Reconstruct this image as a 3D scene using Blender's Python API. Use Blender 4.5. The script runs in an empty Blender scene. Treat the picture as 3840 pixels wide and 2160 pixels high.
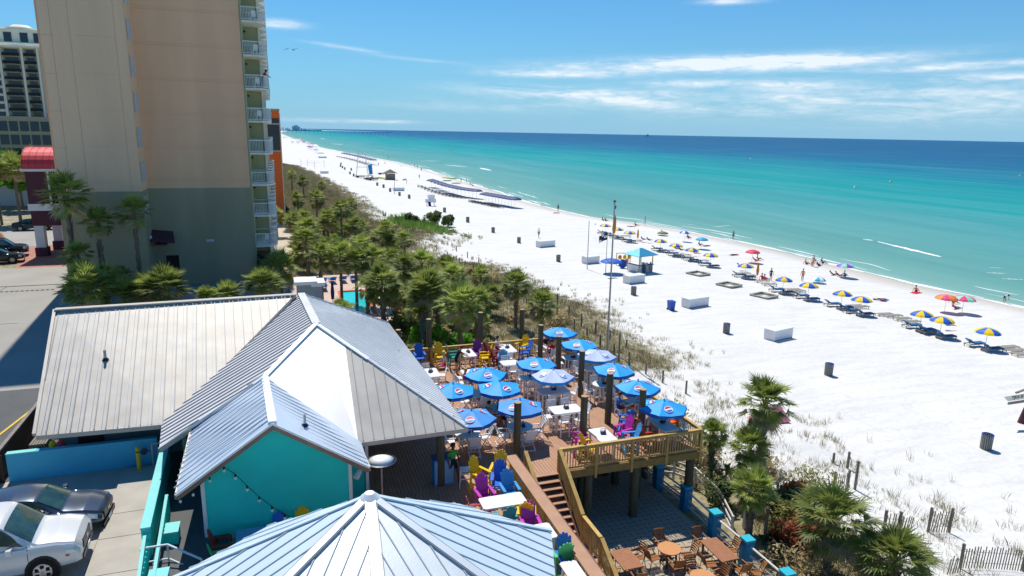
import bpy, math, random
from math import sin, cos, radians, pi, sqrt, atan2, tan, atan, hypot
from mathutils import Vector, Matrix, noise
random.seed(7)
SC = bpy.context.scene
COL = SC.collection

# ------------------------------------------------------------------ camera
FP = 2560.0
PITCH = atan(583.9/FP); ROLL = radians(1.065); HEAD = radians(19.0); CH = 19.5
cp, sp, cr, sr, ct, st = cos(PITCH), sin(PITCH), cos(ROLL), sin(ROLL), cos(HEAD), sin(HEAD)
VX = Vector((ct, -st, 0)); VF = Vector((st*cp, ct*cp, -sp)); VU0 = Vector((st*sp, ct*sp, cp))
VR = cr*VX + sr*VU0; VU = -sr*VX + cr*VU0
cam_d = bpy.data.cameras.new('camera'); cam = bpy.data.objects.new('camera', cam_d); COL.objects.link(cam)
cam.matrix_world = Matrix(((VR.x, VU.x, -VF.x, 0), (VR.y, VU.y, -VF.y, 0), (VR.z, VU.z, -VF.z, CH), (0, 0, 0, 1)))
cam_d.sensor_width = 36.0; cam_d.lens = FP/3840*36.0; cam_d.clip_start = 0.5; cam_d.clip_end = 90000
SC.camera = cam

# points taken from image pixels: where a ray read off the photograph meets a level
def ray(x, y):
    return VF + VR*((x-1920)/FP) - VU*((y-1080)/FP)
def G(x, y, z):
    d = ray(x, y); t = (z-CH)/d.z
    return d.x*t, d.y*t
REG = {'A': (1500,1200,2.415), 'B': (2000,1150,2.414), 'C': (1300,1500,2.195), 'E': (1900,1600,2.576), 'M': (1400,900,2.862),
       'L': (0,1500,2.196), 'K': (500,1500,2.1956), 'N': (0,540,2.587), 'O': (0,540,2.84), 'W': (0,1050,1.9815), 'Y': (900,440,2.587), 'T': (2500,1400,1.907),
       'S': (3100,1300,1.685), 'Q': (2200,740,2.8975), 'X': (2900,860,2.683), 'H': (1000,780,2.787), 'F': (1500,560,3.623),
       'I': (1000,460,3.623), 'A2': (1560,1240,4.83), 'B2': (1900,1240,4.83), 'C2': (2200,1450,4.14), 'D2': (1700,1650,2.84),
       'E2': (2240,1900,4.293), 'G2': (2240,880,7.246), 'P2': (3640,1400,5.795), 'D': (0,0,1/1.49068)}
def Z(r, x, y):
    a, b, s = REG[r]; return a+x/s, b+y/s
def P(r, x, y, z):
    return G(*Z(r, x, y), z)

# ------------------------------------------------------------------ shore and ground profile
SHORE = [(-400,82),(20,84),(55,84.4),(70,82.2),(98,82.8),(121,81),(132,77.4),(150,70.8),(166,68.6),(182,68.2),(200,68.4),(221,69.6),(250,70.2),
         (291,71.6),(342,72.6),(427,72),(486,66.7),(638,55),(768,45),(1258,41),(1725,32),(2600,25),(3400,30),(6000,120),(12000,600)]
DUNE = [(-400,31),(0,31),(18,30.5),(26,29.5),(30,31),(36,28.5),(42,26.6),(46,29),(54,28.6),(65,30),(79,27.5),(88,26.2),(100,21.4),(111,27),(114,31.5),(120,28),(131,23.5),
        (153,22.3),(196,22.5),(247,19.6),(324,14.7),(442,8.8),(600,4),(12000,-20)]
def interp(tab, y):
    if y <= tab[0][0]: return tab[0][1]
    for i in range(len(tab)-1):
        if y <= tab[i+1][0]:
            a, b = tab[i], tab[i+1]; t = (y-a[0])/(b[0]-a[0]); t2 = t*t*(3-2*t)*.4+t*.6
            return a[1]+(b[1]-a[1])*t2
    return tab[-1][1]
def XS(y): return interp(SHORE, y)
def XD(y): return interp(DUNE, y)
def T(x, y):
    xs, xd = XS(y), XD(y)
    if x > xs: return max(-3.0, -(x-xs)*.035)
    z = 1.35*min(1.0, (xs-x)/40.0)
    if x < xd+1:
        t = min(1.0, (xd+1-x)/9.0); n = noise.noise(Vector((x*.16, y*.16, 0)))
        z += t*(1.1+.35*n) + .12*t*noise.noise(Vector((x*.6, y*.6, 3)))
        if 5 < x < 21 and 8 < y < 40: z = min(z, 2.5)
    elif x < xs-6: z += .05*noise.noise(Vector((x*.35, y*.35, 9)))+.02*noise.noise(Vector((x*1.3, y*1.3, 5)))
    if y > 39 and x < 6: z += min(1.0, (6-x)/6)*1.0*min(1, (y-39)/4)
    if x < 0.5:
        t = min(1.0, (0.5-x)/2.0); z = z*(1-t)+5.93*t
    return z
def hit(r, x, y):
    px = Z(r, x, y); z = 1.2
    for _ in range(8):
        X, Y = G(px[0], px[1], z); z = T(X, Y)
    return X, Y, z

# ------------------------------------------------------------------ materials
MATS = {}
def lin(h):
    h = h.lstrip('#'); o = []
    for i in (0, 2, 4):
        c = int(h[i:i+2], 16)/255; o.append(c/12.92 if c <= .04045 else ((c+.055)/1.055)**2.4)
    return (*o, 1)
def mat(name, col, rough=.6, metal=0.0, var=.12, scale=3.0, bump=0.0, bscale=20.0, spec=.4, col2=None, stretch=None):
    if name in MATS: return name
    m = bpy.data.materials.new(name); m.use_nodes = True; nt = m.node_tree; N = nt.nodes; L = nt.links
    b = N['Principled BSDF']; b.inputs['Roughness'].default_value = rough; b.inputs['Metallic'].default_value = metal
    b.inputs['Specular IOR Level'].default_value = spec
    c = lin(col) if isinstance(col, str) else (*col, 1)
    c2 = (lin(col2) if isinstance(col2, str) else (*col2, 1)) if col2 else tuple(v*(1-var) for v in c[:3])+(1,)
    c1 = c if col2 else tuple(min(1, v*(1+var*.6)) for v in c[:3])+(1,)
    tc = N.new('ShaderNodeTexCoord'); mp = N.new('ShaderNodeMapping'); nz = N.new('ShaderNodeTexNoise'); rp = N.new('ShaderNodeMapRange')
    L.new(tc.outputs['Object'], mp.inputs[0])
    if stretch: mp.inputs['Scale'].default_value = stretch
    L.new(mp.outputs[0], nz.inputs['Vector']); nz.inputs['Scale'].default_value = scale; nz.inputs['Detail'].default_value = 5
    rp.inputs['From Min'].default_value = .3; rp.inputs['From Max'].default_value = .7; L.new(nz.outputs['Fac'], rp.inputs['Value'])
    mx = N.new('ShaderNodeMix'); mx.data_type = 'RGBA'; mx.inputs['A'].default_value = c1; mx.inputs['B'].default_value = c2
    L.new(rp.outputs[0], mx.inputs['Factor']); L.new(mx.outputs['Result'], b.inputs['Base Color'])
    if bump:
        n2 = N.new('ShaderNodeTexNoise'); n2.inputs['Scale'].default_value = bscale; n2.inputs['Detail'].default_value = 4
        L.new(mp.outputs[0], n2.inputs['Vector']); bp = N.new('ShaderNodeBump'); bp.inputs['Strength'].default_value = bump
        bp.inputs['Distance'].default_value = .05; L.new(n2.outputs['Fac'], bp.inputs['Height']); L.new(bp.outputs[0], b.inputs['Normal'])
    if 'leaf' in name or name.startswith('scrub'): leafy_mix(m)
    MATS[name] = m; return name
def leafy_mix(m, f=.45):
    """thin leaves let part of the light through"""
    N = m.node_tree.nodes; L = m.node_tree.links; b = N['Principled BSDF']; src = b.inputs['Base Color'].links[0].from_socket; out = [n for n in N if n.type == 'OUTPUT_MATERIAL'][0]
    t = N.new('ShaderNodeBsdfTranslucent'); L.new(src, t.inputs['Color']); x = N.new('ShaderNodeMixShader'); x.inputs[0].default_value = f; L.new(b.outputs[0], x.inputs[1]); L.new(t.outputs[0], x.inputs[2]); L.new(x.outputs[0], out.inputs['Surface'])
for a in [
    ('roof_old', '#bfb9af', .5, .12, .12, 1.3, .1), ('roof_grey', '#d4d5d7', .55, .0, .1, 1.0, .08), ('roof_new', '#d6e2ee', .45, .4, .06, 1.0, .05),
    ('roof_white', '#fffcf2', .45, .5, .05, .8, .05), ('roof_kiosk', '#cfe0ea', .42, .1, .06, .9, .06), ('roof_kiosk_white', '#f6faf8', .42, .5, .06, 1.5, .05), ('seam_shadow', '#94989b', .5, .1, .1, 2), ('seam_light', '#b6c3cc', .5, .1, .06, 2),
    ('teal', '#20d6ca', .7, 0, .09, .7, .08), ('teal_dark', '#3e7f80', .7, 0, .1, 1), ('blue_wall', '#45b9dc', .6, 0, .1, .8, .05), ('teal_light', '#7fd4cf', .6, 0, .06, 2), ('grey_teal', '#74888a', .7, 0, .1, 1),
    ('white_paint', '#e9e9e6', .45, 0, .05, 2), ('white_plastic', '#ececec', .35, 0, .04, 4), ('fascia', '#8a6f5f', .6, 0, .15, 3), ('maroon_door', '#5a2426', .6, 0, .1, 2),
    ('deck_board', '#b58a6b', .6, 0, .12, 2.0, .05), ('deck_trim', '#7c4f3c', .65, 0, .15, 3), ('pine', '#c9a560', .65, 0, .22, 3.0, .1), ('pine_dark', '#9c7b45', .7, 0, .2, 3.0, .1), ('pile', '#5f5a44', .8, 0, .3, 2.5, .35), ('pile_top', '#b59a70', .8, 0, .2, 6),
    ('cement', '#b4ac9f', .8, 0, .12, 1.2, .1), ('asphalt', '#5d5e5e', .85, 0, .12, .8, .2, 40), ('drive', '#a19d94', .85, 0, .1, .3, .1), ('brick_pave', '#b07a68', .85, 0, .2, 1.5), ('red_mulch', '#7c3a33', .9, 0, .3, 2), ('paver', '#b0a28c', .8, 0, .1, 1.0, .1), ('joint', '#47443f', .9, 0, .1, 4),
    ('yellow_line', '#d9b92e', .6, 0, .15, 5), ('white_line', '#dddcd4', .6, 0, .15, 4), ('dark_wood', '#4b3a32', .8, 0, .25, 4, .2), ('grey_wood', '#8d857a', .8, 0, .25, 4, .2), ('weathered', '#7b7467', .8, 0, .2, 5),
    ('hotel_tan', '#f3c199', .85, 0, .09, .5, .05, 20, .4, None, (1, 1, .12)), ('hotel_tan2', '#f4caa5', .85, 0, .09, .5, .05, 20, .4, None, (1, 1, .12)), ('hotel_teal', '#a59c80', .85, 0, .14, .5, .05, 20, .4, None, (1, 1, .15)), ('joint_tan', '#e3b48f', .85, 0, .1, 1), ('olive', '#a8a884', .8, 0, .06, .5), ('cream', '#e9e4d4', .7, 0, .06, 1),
    ('orange_wall', '#ee7434', .8, 0, .08, .3), ('dark_glass', '#1c2a33', .12, .2, .2, .5, 0, 20, .7), ('pane_pale', '#c3ced6', .3, .1, .1, 1), ('window_blue', '#27333c', .15, .1, .2, .5, 0, 20, .6), ('tower_cream', '#fbf3da', .8, 0, .06, .1), ('tower_dark', '#a8a48e', .8, 0, .1, .2), ('podium', '#a88875', .8, 0, .1, .2),
    ('red_roof', '#d8494e', .45, .1, .08, .6), ('maroon_wall', '#5c3440', .8, 0, .08, .5), ('grey_paint', '#9aa0a4', .6, 0, .08, 1),
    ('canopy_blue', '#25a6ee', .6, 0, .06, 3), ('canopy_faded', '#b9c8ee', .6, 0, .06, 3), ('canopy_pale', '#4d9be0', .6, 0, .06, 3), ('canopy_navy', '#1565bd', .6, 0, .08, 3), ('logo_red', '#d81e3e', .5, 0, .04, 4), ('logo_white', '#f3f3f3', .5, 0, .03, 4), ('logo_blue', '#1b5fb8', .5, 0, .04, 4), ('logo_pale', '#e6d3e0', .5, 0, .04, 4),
    ('chair_yellow', '#f0c400', .4, 0, .06, 3), ('chair_blue', '#2a6fd0', .4, 0, .06, 3), ('chair_sky', '#3b9bd8', .4, 0, .06, 3), ('chair_magenta', '#c432a8', .4, 0, .06, 3), ('chair_orange', '#ef6a28', .4, 0, .06, 3), ('chair_teal', '#2f9aa0', .4, 0, .06, 3), ('chair_green', '#58c878', .4, 0, .06, 3), ('chair_purple', '#7c2f86', .4, 0, .06, 3), ('chair_maroon', '#8a1f3c', .4, 0, .06, 3), ('chair_rust', '#a83a22', .4, 0, .06, 3), ('table_blue', '#7fb4d8', .45, 0, .05, 3),
    ('dark_caddy', '#23304a', .4, 0, .2, 8), ('steel', '#a9abad', .35, .6, .1, 4), ('pole_grey', '#b9b7b0', .4, .1, .1, 2), ('brown_table', '#a8714e', .5, 0, .12, 4), ('tan_table', '#d0925c', .5, 0, .08, 4), ('brown_chair', '#a0693a', .5, 0, .14, 5), ('dark_leg', '#4a3f38', .5, .2, .1, 5),
    ('pillar_blue', '#1f86b8', .6, 0, .2, 3), ('pillar_cap', '#25b3c8', .6, 0, .1, 3), ('rope_white', '#dcd8d0', .6, 0, .1, 4), ('navy', '#1d3f8a', .5, 0, .1, 4), ('bin_blue', '#1e52b4', .45, 0, .08, 4), ('black', '#141414', .5, 0, .2, 4), ('bin_slat', '#8f8d88', .75, 0, .2, 6),
    ('box_white', '#e6e6ea', .5, 0, .04, 3), ('sand_wood', '#b3ac9f', .85, 0, .25, 5), ('lounge_wood', '#8d8374', .8, 0, .2, 5), ('cushion_blue', '#1f5f96', .7, 0, .1, 4), ('cushion_dark', '#39495a', .7, 0, .15, 4), ('u_yellow', '#f2cf10', .6, 0, .05, 3), ('u_blue', '#1a63c8', .6, 0, .05, 3), ('u_cyan', '#28a8d0', .6, 0, .05, 3), ('u_pink', '#e8467e', .6, 0, .05, 3), ('u_red', '#e2405a', .6, 0, .05, 3), ('u_mint', '#8fe0c0', .6, 0, .05, 3), ('u_orange', '#f0902c', .6, 0, .05, 3), ('u_olive', '#7a7a52', .7, 0, .1, 3), ('u_green', '#24785c', .7, 0, .1, 3), ('u_white', '#eef0f2', .6, 0, .04, 3), ('u_purple', '#a050d8', .6, 0, .05, 3), ('u_navy', '#04356e', .6, 0, .05, 3),
    ('hut_roof', '#3f9fc4', .5, .2, .1, 1.5), ('orange_net', '#e05a24', .7, 0, .15, 6), ('skin', '#c98f6c', .55, 0, .06, 6), ('skin_tan', '#a8714e', .55, 0, .06, 6), ('skin_dark', '#6a432e', .55, 0, .06, 6), ('hair_dark', '#1f1611', .6, 0, .2, 30), ('hair_red', '#7a3318', .6, 0, .2, 30), ('hair_blond', '#c9a46a', .6, 0, .2, 30),
    ('cl_green', '#3fae4c', .8, 0, .1, 6), ('cl_black', '#17171b', .8, 0, .1, 6), ('cl_blue', '#2f7fd0', .8, 0, .1, 6), ('cl_navy', '#23345c', .8, 0, .1, 6), ('cl_red', '#c8283c', .8, 0, .1, 6), ('cl_pink', '#d8307c', .8, 0, .1, 6), ('cl_white', '#e8e6e2', .8, 0, .05, 6), ('cl_grey', '#7c8490', .8, 0, .1, 6), ('cl_orange', '#e07830', .8, 0, .1, 6), ('cl_teal', '#208a86', .8, 0, .1, 6),
    ('trunk', '#7d7060', .9, 0, .35, 5, .5), ('boot', '#8c7d69', .9, 0, .3, 8), ('red_leaf', '#9a5a40', .8, 0, .3, .8), ('scrub_leaf', '#a3a266', .8, 0, .3, .8), ('scrub_dry', '#bfae84', .85, 0, .3, .8), ('shelter_pink', '#e88aa0', .7, 0, .1, 3), ('shrub_leaf', '#67784a', .7, 0, .3, .6), ('tree_leaf', '#4f7a2a', .7, 0, .35, .5), ('lush_leaf', '#63a028', .6, 0, .25, .8),
    ('car_silver', '#dededc', .25, .2, .04, 1, 0, 20, .8), ('car_slate', '#56606f', .2, .55, .05, 1, 0, 20, .8), ('car_black', '#15181c', .2, .3, .1, 1, 0, 20, .8), ('car_white', '#dfdfdf', .25, .1, .05, 1, 0, 20, .7), ('car_red', '#b4202c', .25, .2, .05, 1), ('tyre', '#191919', .8, 0, .2, 8), ('rim', '#b9bcc0', .25, .8, .08, 6), ('car_glass', '#2f4a40', .06, .0, .6, 2.2, 0, 20, .9), ('lens', '#dfe6ea', .1, .3, .1, 10), ('amber', '#d86a1c', .2, 0, .1, 10), ('grille', '#22252a', .35, .5, .2, 20), ('bulb', '#e8f0f0', .2, 0, .05, 4),
    ('pool_water', '#2fd0d4', .08, 0, .12, 1.2, .2, 3, .6), ('pool_deck', '#c9b8a8', .8, 0, .1, 1), ('coping', '#d0694a', .8, 0, .1, 3), ('pink_deck', '#cdb3a4', .8, 0, .1, 1), ('sail_blue', '#1f8fd0', .6, 0, .08, 2), ('kayak_yellow', '#d8cc3c', .5, 0, .1, 2), ('kayak_green', '#6f9c48', .5, 0, .1, 2), ('haze_far', '#a4c2da', .9, 0, .06, .02), ('haze_far2', '#a8c4da', .9, 0, .06, .02), ('far_white', '#c9ccd0', .8, 0, .1, .05), ('far_beige', '#c4b7a0', .8, 0, .1, .05)]:
    mat(*a)

# ------------------------------------------------------------------ mesh builder
class MB:
    def __init__(s): s.v = []; s.f = []; s.m = []; s.mats = []; s.M = None
    def mi(s, m):
        if m not in s.mats: s.mats.append(m)
        return s.mats.index(m)
    def face(s, pts, m):
        n = len(s.v)
        for p in pts:
            p = Vector(p)
            if s.M is not None: p = s.M @ p
            s.v.append(tuple(p))
        s.f.append(tuple(range(n, n+len(pts)))); s.m.append(s.mi(m)); return s
    def mesh(s, verts, faces, m):
        n = len(s.v)
        for p in verts:
            p = Vector(p)
            if s.M is not None: p = s.M @ p
            s.v.append(tuple(p))
        k = s.mi(m)
        for f in faces: s.f.append(tuple(i+n for i in f)); s.m.append(k)
        return s
    def box(s, c, size, m, rz=0, R=None):
        a, b, h = size[0]/2, size[1]/2, size[2]/2
        R = R or (Matrix.Rotation(rz, 3, 'Z') if rz else None); o = []
        for x, y, z in ((-a,-b,-h),(a,-b,-h),(a,b,-h),(-a,b,-h),(-a,-b,h),(a,-b,h),(a,b,h),(-a,b,h)):
            p = Vector((x, y, z))
            if R: p = R @ p
            o.append(p+Vector(c))
        return s.mesh(o, ((0,3,2,1),(4,5,6,7),(0,1,5,4),(1,2,6,5),(2,3,7,6),(3,0,4,7)), m)
    def span(s, x0, x1, y0, y1, z0, z1, m):
        return s.box(((x0+x1)/2, (y0+y1)/2, (z0+z1)/2), (abs(x1-x0), abs(y1-y0), abs(z1-z0)), m)
    def bar(s, p0, p1, w, h, m, up=(0,0,1)):
        p0, p1 = Vector(p0), Vector(p1); d = p1-p0; L = d.length
        if L < 1e-6: return s
        d /= L; u = Vector(up)
        if abs(d.dot(u)) > .98: u = Vector((1,0,0))
        r = d.cross(u).normalized(); u = r.cross(d).normalized()
        R = Matrix((r, d, u)).transposed()
        return s.box((p0+p1)/2, (w, L, h), m, R=R)
    def cyl(s, p0, p1, r0, r1, m, n=8, cap=True):
        p0, p1 = Vector(p0), Vector(p1); d = (p1-p0).normalized(); u = Vector((0,0,1)) if abs(d.z) < .95 else Vector((1,0,0))
        a = d.cross(u).normalized(); b = d.cross(a).normalized(); o = []
        for p, r in ((p0, r0), (p1, r1)):
            for i in range(n):
                t = 2*pi*i/n; o.append(p+(a*cos(t)+b*sin(t))*r)
        F = [(i, n+i, n+(i+1)%n, (i+1)%n) for i in range(n)]
        if cap: F += [tuple(range(n)), tuple(range(2*n-1, n-1, -1))]
        return s.mesh(o, F, m)
    def tube(s, pts, r, m, n=6):
        for i in range(len(pts)-1):
            s.cyl(pts[i], pts[i+1], r, r, m, n, True)
        return s
    def prism(s, pts, z0, z1, m, mt=None):
        n = len(pts); o = [(x, y, z0) for x, y in pts]+[(x, y, z1) for x, y in pts]
        s.mesh(o, [tuple(range(n-1, -1, -1))]+[(i, (i+1)%n, n+(i+1)%n, n+i) for i in range(n)], m)
        return s.mesh([(x, y, z1) for x, y in pts], [tuple(range(n))], mt or m)
    def lathe(s, prof, m, c=(0,0), n=16):
        o = []; k = len(prof)
        for r, z in prof:
            for i in range(n): t = 2*pi*i/n; o.append((c[0]+r*cos(t), c[1]+r*sin(t), z))
        return s.mesh(o, [(j*n+i, j*n+(i+1)%n, (j+1)*n+(i+1)%n, (j+1)*n+i) for j in range(k-1) for i in range(n)], m)
    def build(s, name, parent=None, loc=None, smooth=False):
        me = bpy.data.meshes.new(name); me.from_pydata(s.v, [], s.f); me.update()
        for m in s.mats: me.materials.append(MATS[m])
        me.polygons.foreach_set('material_index', s.m)
        if smooth: me.polygons.foreach_set('use_smooth', [True]*len(me.polygons))
        o = bpy.data.objects.new(name, me); COL.objects.link(o)
        if parent is not None: o.parent = parent
        if loc: o.location = loc
        return o
def tag(o, label=None, cat=None, group=None, kind=None):
    if label: o['label'] = label
    if cat: o['category'] = cat
    if group: o['group'] = group
    if kind: o['kind'] = kind
    return o
def thing(name, label, cat, loc=(0,0,0), rz=0, group=None):
    o = bpy.data.objects.new(name, None); COL.objects.link(o); o.location = loc; o.rotation_euler = (0, 0, rz)
    o.empty_display_size = .3
    return tag(o, label, cat, group)
KIDS = {}
def tree(o):
    return [(c, tree(c)) for c in o.children]
def dup(root, loc, rz=0, label=None, scale=None, group=None, cat=None):
    if root.name not in KIDS: KIDS[root.name] = tree(root)
    def cpy(k, par):
        c = k[0].copy(); COL.objects.link(c); c.parent = par
        for kk in k[1]: cpy(kk, c)
    r = root.copy(); COL.objects.link(r); r.location = loc; r.rotation_euler = (0, 0, rz)
    if scale: r.scale = scale if isinstance(scale, tuple) else (scale,)*3
    if label: r['label'] = label
    if group: r['group'] = group
    if cat: r['category'] = cat
    for k in KIDS[root.name]: cpy(k, r)
    return r
class Stock:
    """first use places the prototype itself, later uses copy it"""
    def __init__(s, root): s.r = root; s.used = False; KIDS[root.name] = tree(root)
    def put(s, loc, rz=0, label=None, scale=1.0, group=None):
        if s.used: return dup(s.r, loc, rz, label, scale, group)
        s.used = True; r = s.r; r.location = loc; r.rotation_euler = (0, 0, rz)
        r.scale = scale if isinstance(scale, tuple) else (scale,)*3
        if label: r['label'] = label
        if group: r['group'] = group
        return r
ORD = ('first second third fourth fifth sixth seventh eighth ninth tenth eleventh twelfth thirteenth fourteenth fifteenth sixteenth seventeenth eighteenth '
       'nineteenth twentieth').split()
_T = ['', '', 'twenty', 'thirty', 'forty', 'fifty', 'sixty']
def nth(i):
    if i < 20: return ORD[i]
    t, u = divmod(i+1, 10)
    return _T[t][:-1]+'ieth' if u == 0 else _T[t]+'-'+ORD[u-1]
# ------------------------------------------------------------------ world, sun
SUN_EL, SUN_AZ = radians(60), radians(-4.5)      # azimuth from +Y towards +X
w = bpy.data.worlds.new('World'); SC.world = w; w.use_nodes = True; nt = w.node_tree; N = nt.nodes; L = nt.links
bg = N['Background']; sky = N.new('ShaderNodeTexSky'); sky.sky_type = 'NISHITA'; sky.sun_disc = False
sky.sun_elevation = SUN_EL; sky.sun_rotation = SUN_AZ; sky.altitude = 0; sky.air_density = 1.0; sky.dust_density = .1; sky.ozone_density = 2.2
bg.inputs['Strength'].default_value = .12
tc = N.new('ShaderNodeTexCoord'); sep = N.new('ShaderNodeSeparateXYZ'); L.new(tc.outputs['Generated'], sep.inputs[0])
def math_(op, a, b=None, c=None):
    n = N.new('ShaderNodeMath'); n.operation = op
    for i, v in enumerate((a, b, c)):
        if v is None: continue
        if isinstance(v, (int, float)): n.inputs[i].default_value = v
        else: L.new(v, n.inputs[i])
    return n.outputs[0]
az = math_('ARCTAN2', sep.outputs[0], sep.outputs[1])       # radians from +Y to +X
el = sep.outputs[2]
cv = N.new('ShaderNodeCombineXYZ'); L.new(math_('MULTIPLY', az, 3.0), cv.inputs[0]); L.new(math_('MULTIPLY', el, 26.0), cv.inputs[1])
nz = N.new('ShaderNodeTexNoise'); nz.inputs['Scale'].default_value = 2.2; nz.inputs['Detail'].default_value = 8; nz.inputs['Roughness'].default_value = .62; nz.inputs['Distortion'].default_value = .5
L.new(cv.outputs[0], nz.inputs['Vector'])
cv2 = N.new('ShaderNodeCombineXYZ'); L.new(math_('MULTIPLY', az, 22.0), cv2.inputs[0]); L.new(math_('MULTIPLY', el, 90.0), cv2.inputs[1])
nf = N.new('ShaderNodeTexNoise'); nf.inputs['Scale'].default_value = 1.6; nf.inputs['Detail'].default_value = 6; nf.inputs['Distortion'].default_value = 1.0; L.new(cv2.outputs[0], nf.inputs['Vector'])
def dirof(S):
    d = ray(*S).normalized(); return atan2(d.x, d.y), d.z
def streak(x, y, wpx, hpx, amp, slope=0.0):
    """a cirrus streak centred on an image pixel, in sky angles"""
    a0, e0 = dirof((x*1.49068, y*1.49068)); wa = wpx*1.49068/FP; he = hpx*1.49068/FP
    da = math_('DIVIDE', math_('SUBTRACT', az, a0), wa)
    de = math_('DIVIDE', math_('SUBTRACT', math_('SUBTRACT', el, e0), math_('MULTIPLY', math_('SUBTRACT', az, a0), slope)), he)
    r = math_('ADD', math_('MULTIPLY', da, da), math_('MULTIPLY', de, de))
    g = math_('EXPONENT', math_('MULTIPLY', r, -1.0))
    return math_('MULTIPLY', g, amp)
tot = None
for q in [(1790,160,330,14,1.5,.02), (1950,163,190,16,1.0,.0), (1400,187,130,8,1.0,0), (1420,232,200,13,1.15,-.03), (1560,250,90,9,.9,-.1), (1850,212,210,10,.85,0), (2250,235,420,20,.65,0), (2450,165,180,7,.9,.03), (2530,195,140,10,.9,0),
          (1840,2,60,6,1.1,0), (700,60,50,8,.9,-.02), (860,118,70,4,.5,-.1), (1050,150,90,4,.3,-.06), (820,303,130,5,.4,0), (960,306,80,4,.5,0), (1700,265,500,18,.3,0), (2300,280,500,30,.35,0), (1100,270,200,8,.2,0)]:
    s_ = streak(*q); tot = s_ if tot is None else math_('ADD', tot, s_)
# broken up by wispy noise
nm = math_('MULTIPLY', math_('SUBTRACT', nz.outputs['Fac'], .30), 3.2); nm2 = math_('ADD', math_('MULTIPLY', nf.outputs['Fac'], 2.0), -.1)
cl = math_('MULTIPLY', math_('MULTIPLY', tot, nm), nm2)
hz = math_('MULTIPLY', math_('EXPONENT', math_('MULTIPLY', math_('ABSOLUTE', el), -7.0)), 1.0)
cl = N.new('ShaderNodeClamp').outputs[0] if False else math_('MINIMUM', math_('MAXIMUM', cl, 0.0), .85)
hs = N.new('ShaderNodeHueSaturation'); hs.inputs['Saturation'].default_value = 1.12; hs.inputs['Value'].default_value = 1.0; L.new(sky.outputs[0], hs.inputs['Color'])
tint = N.new('ShaderNodeMix'); tint.data_type = 'RGBA'; tint.blend_type = 'MULTIPLY'; tint.inputs['Factor'].default_value = 1; L.new(hs.outputs[0], tint.inputs['A']); tint.inputs['B'].default_value = (.19, .56, .80, 1)
m1 = N.new('ShaderNodeMix'); m1.data_type = 'RGBA'; L.new(math_('MINIMUM', hz, 1.0), m1.inputs['Factor']); L.new(tint.outputs['Result'], m1.inputs['A']); m1.inputs['B'].default_value = (2.1, 3.95, 5.4, 1)
m2 = N.new('ShaderNodeMix'); m2.data_type = 'RGBA'; L.new(cl, m2.inputs['Factor']); L.new(m1.outputs['Result'], m2.inputs['A']); m2.inputs['B'].default_value = (6.6, 7.0, 7.4, 1)
L.new(m2.outputs['Result'], bg.inputs['Color'])
sun_d = bpy.data.lights.new('sun', 'SUN'); sun_d.energy = 3.9; sun_d.angle = radians(.53); sun_d.color = (1, .95, .86)
sun = bpy.data.objects.new('sun', sun_d); COL.objects.link(sun)
sd = Vector((sin(SUN_AZ)*cos(SUN_EL), cos(SUN_AZ)*cos(SUN_EL), sin(SUN_EL))); sun.rotation_euler = (-sd).to_track_quat('-Z', 'Y').to_euler(); sun.location = (0, 0, 80)
SC.view_settings.view_transform = 'Standard'; SC.view_settings.look = 'None'; SC.view_settings.exposure = 0.27; SC.view_settings.gamma = 1

# ------------------------------------------------------------------ ground sheet, sea
def frange(a, b, s):
    o = []; x = a
    while x < b-1e-6: o.append(x); x += s
    return o
ys = frange(-60, 5, 5)+frange(5, 60, .8)+frange(60, 130, 1.5)+frange(130, 300, 4)+frange(300, 900, 15)+frange(900, 3000, 80)+[3000,3500,4500,6000,9000,14000]
offs = [-25,-12,-6,-3,-1.5,-.7,0]+frange(.6, 8, 1.0)+frange(8, 100, 1.0)+[100,103,107,115,130,160,220,400,800,2000,5000]
me = bpy.data.meshes.new('beach_ground'); V = []; Fc = []; wet = []; veg = []
for y in ys:
    xs, xd = XS(y), XD(y)
    for o in offs:
        x = xs-o; V.append((x, y, T(x, y))); wet.append(max(0, min(1, 1-(o-.5)/(5+2*noise.noise(Vector((y*.05, 0, 0)))))) if o > -3 else 1)
        d = xd-x+2.2*noise.noise(Vector((x*.12, y*.12, 7)))+1.3*noise.noise(Vector((x*.4, y*.4, 2)))
        if 44 < y < 92: d += 1.8
        if y > 90: d -= 6.5*min(1,(y-90)/25)+5*max(0, min(1,(y-190)/40))
        if y < 46: d -= 7.5*min(1, (46-y)/5)
        veg.append(max(0, min(1, .5+d/7)) if x > .5 else .8)
n = len(offs)
for j in range(len(ys)-1):
    for i in range(n-1): Fc.append((j*n+i+1, j*n+i, (j+1)*n+i, (j+1)*n+i+1))
me.from_pydata(V, [], Fc); me.update()
for nm_, dat in (('wet', wet), ('veg', veg)):
    at = me.attributes.new(nm_, 'FLOAT', 'POINT'); at.data.foreach_set('value', dat)
me.polygons.foreach_set('use_smooth', [True]*len(me.polygons))
ground = bpy.data.objects.new('ground', me); COL.objects.link(ground); tag(ground, 'white sand beach rising to scrubby dune behind it', 'beach', kind='structure')
def newmat(name, rough=.8):
    m = bpy.data.materials.new(name); m.use_nodes = True; MATS[name] = m
    b = m.node_tree.nodes['Principled BSDF']; b.inputs['Roughness'].default_value = rough
    return m, m.node_tree.nodes, m.node_tree.links, b
def attr(N, nm_):
    a = N.new('ShaderNodeAttribute'); a.attribute_name = nm_; return a.outputs['Fac']
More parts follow.
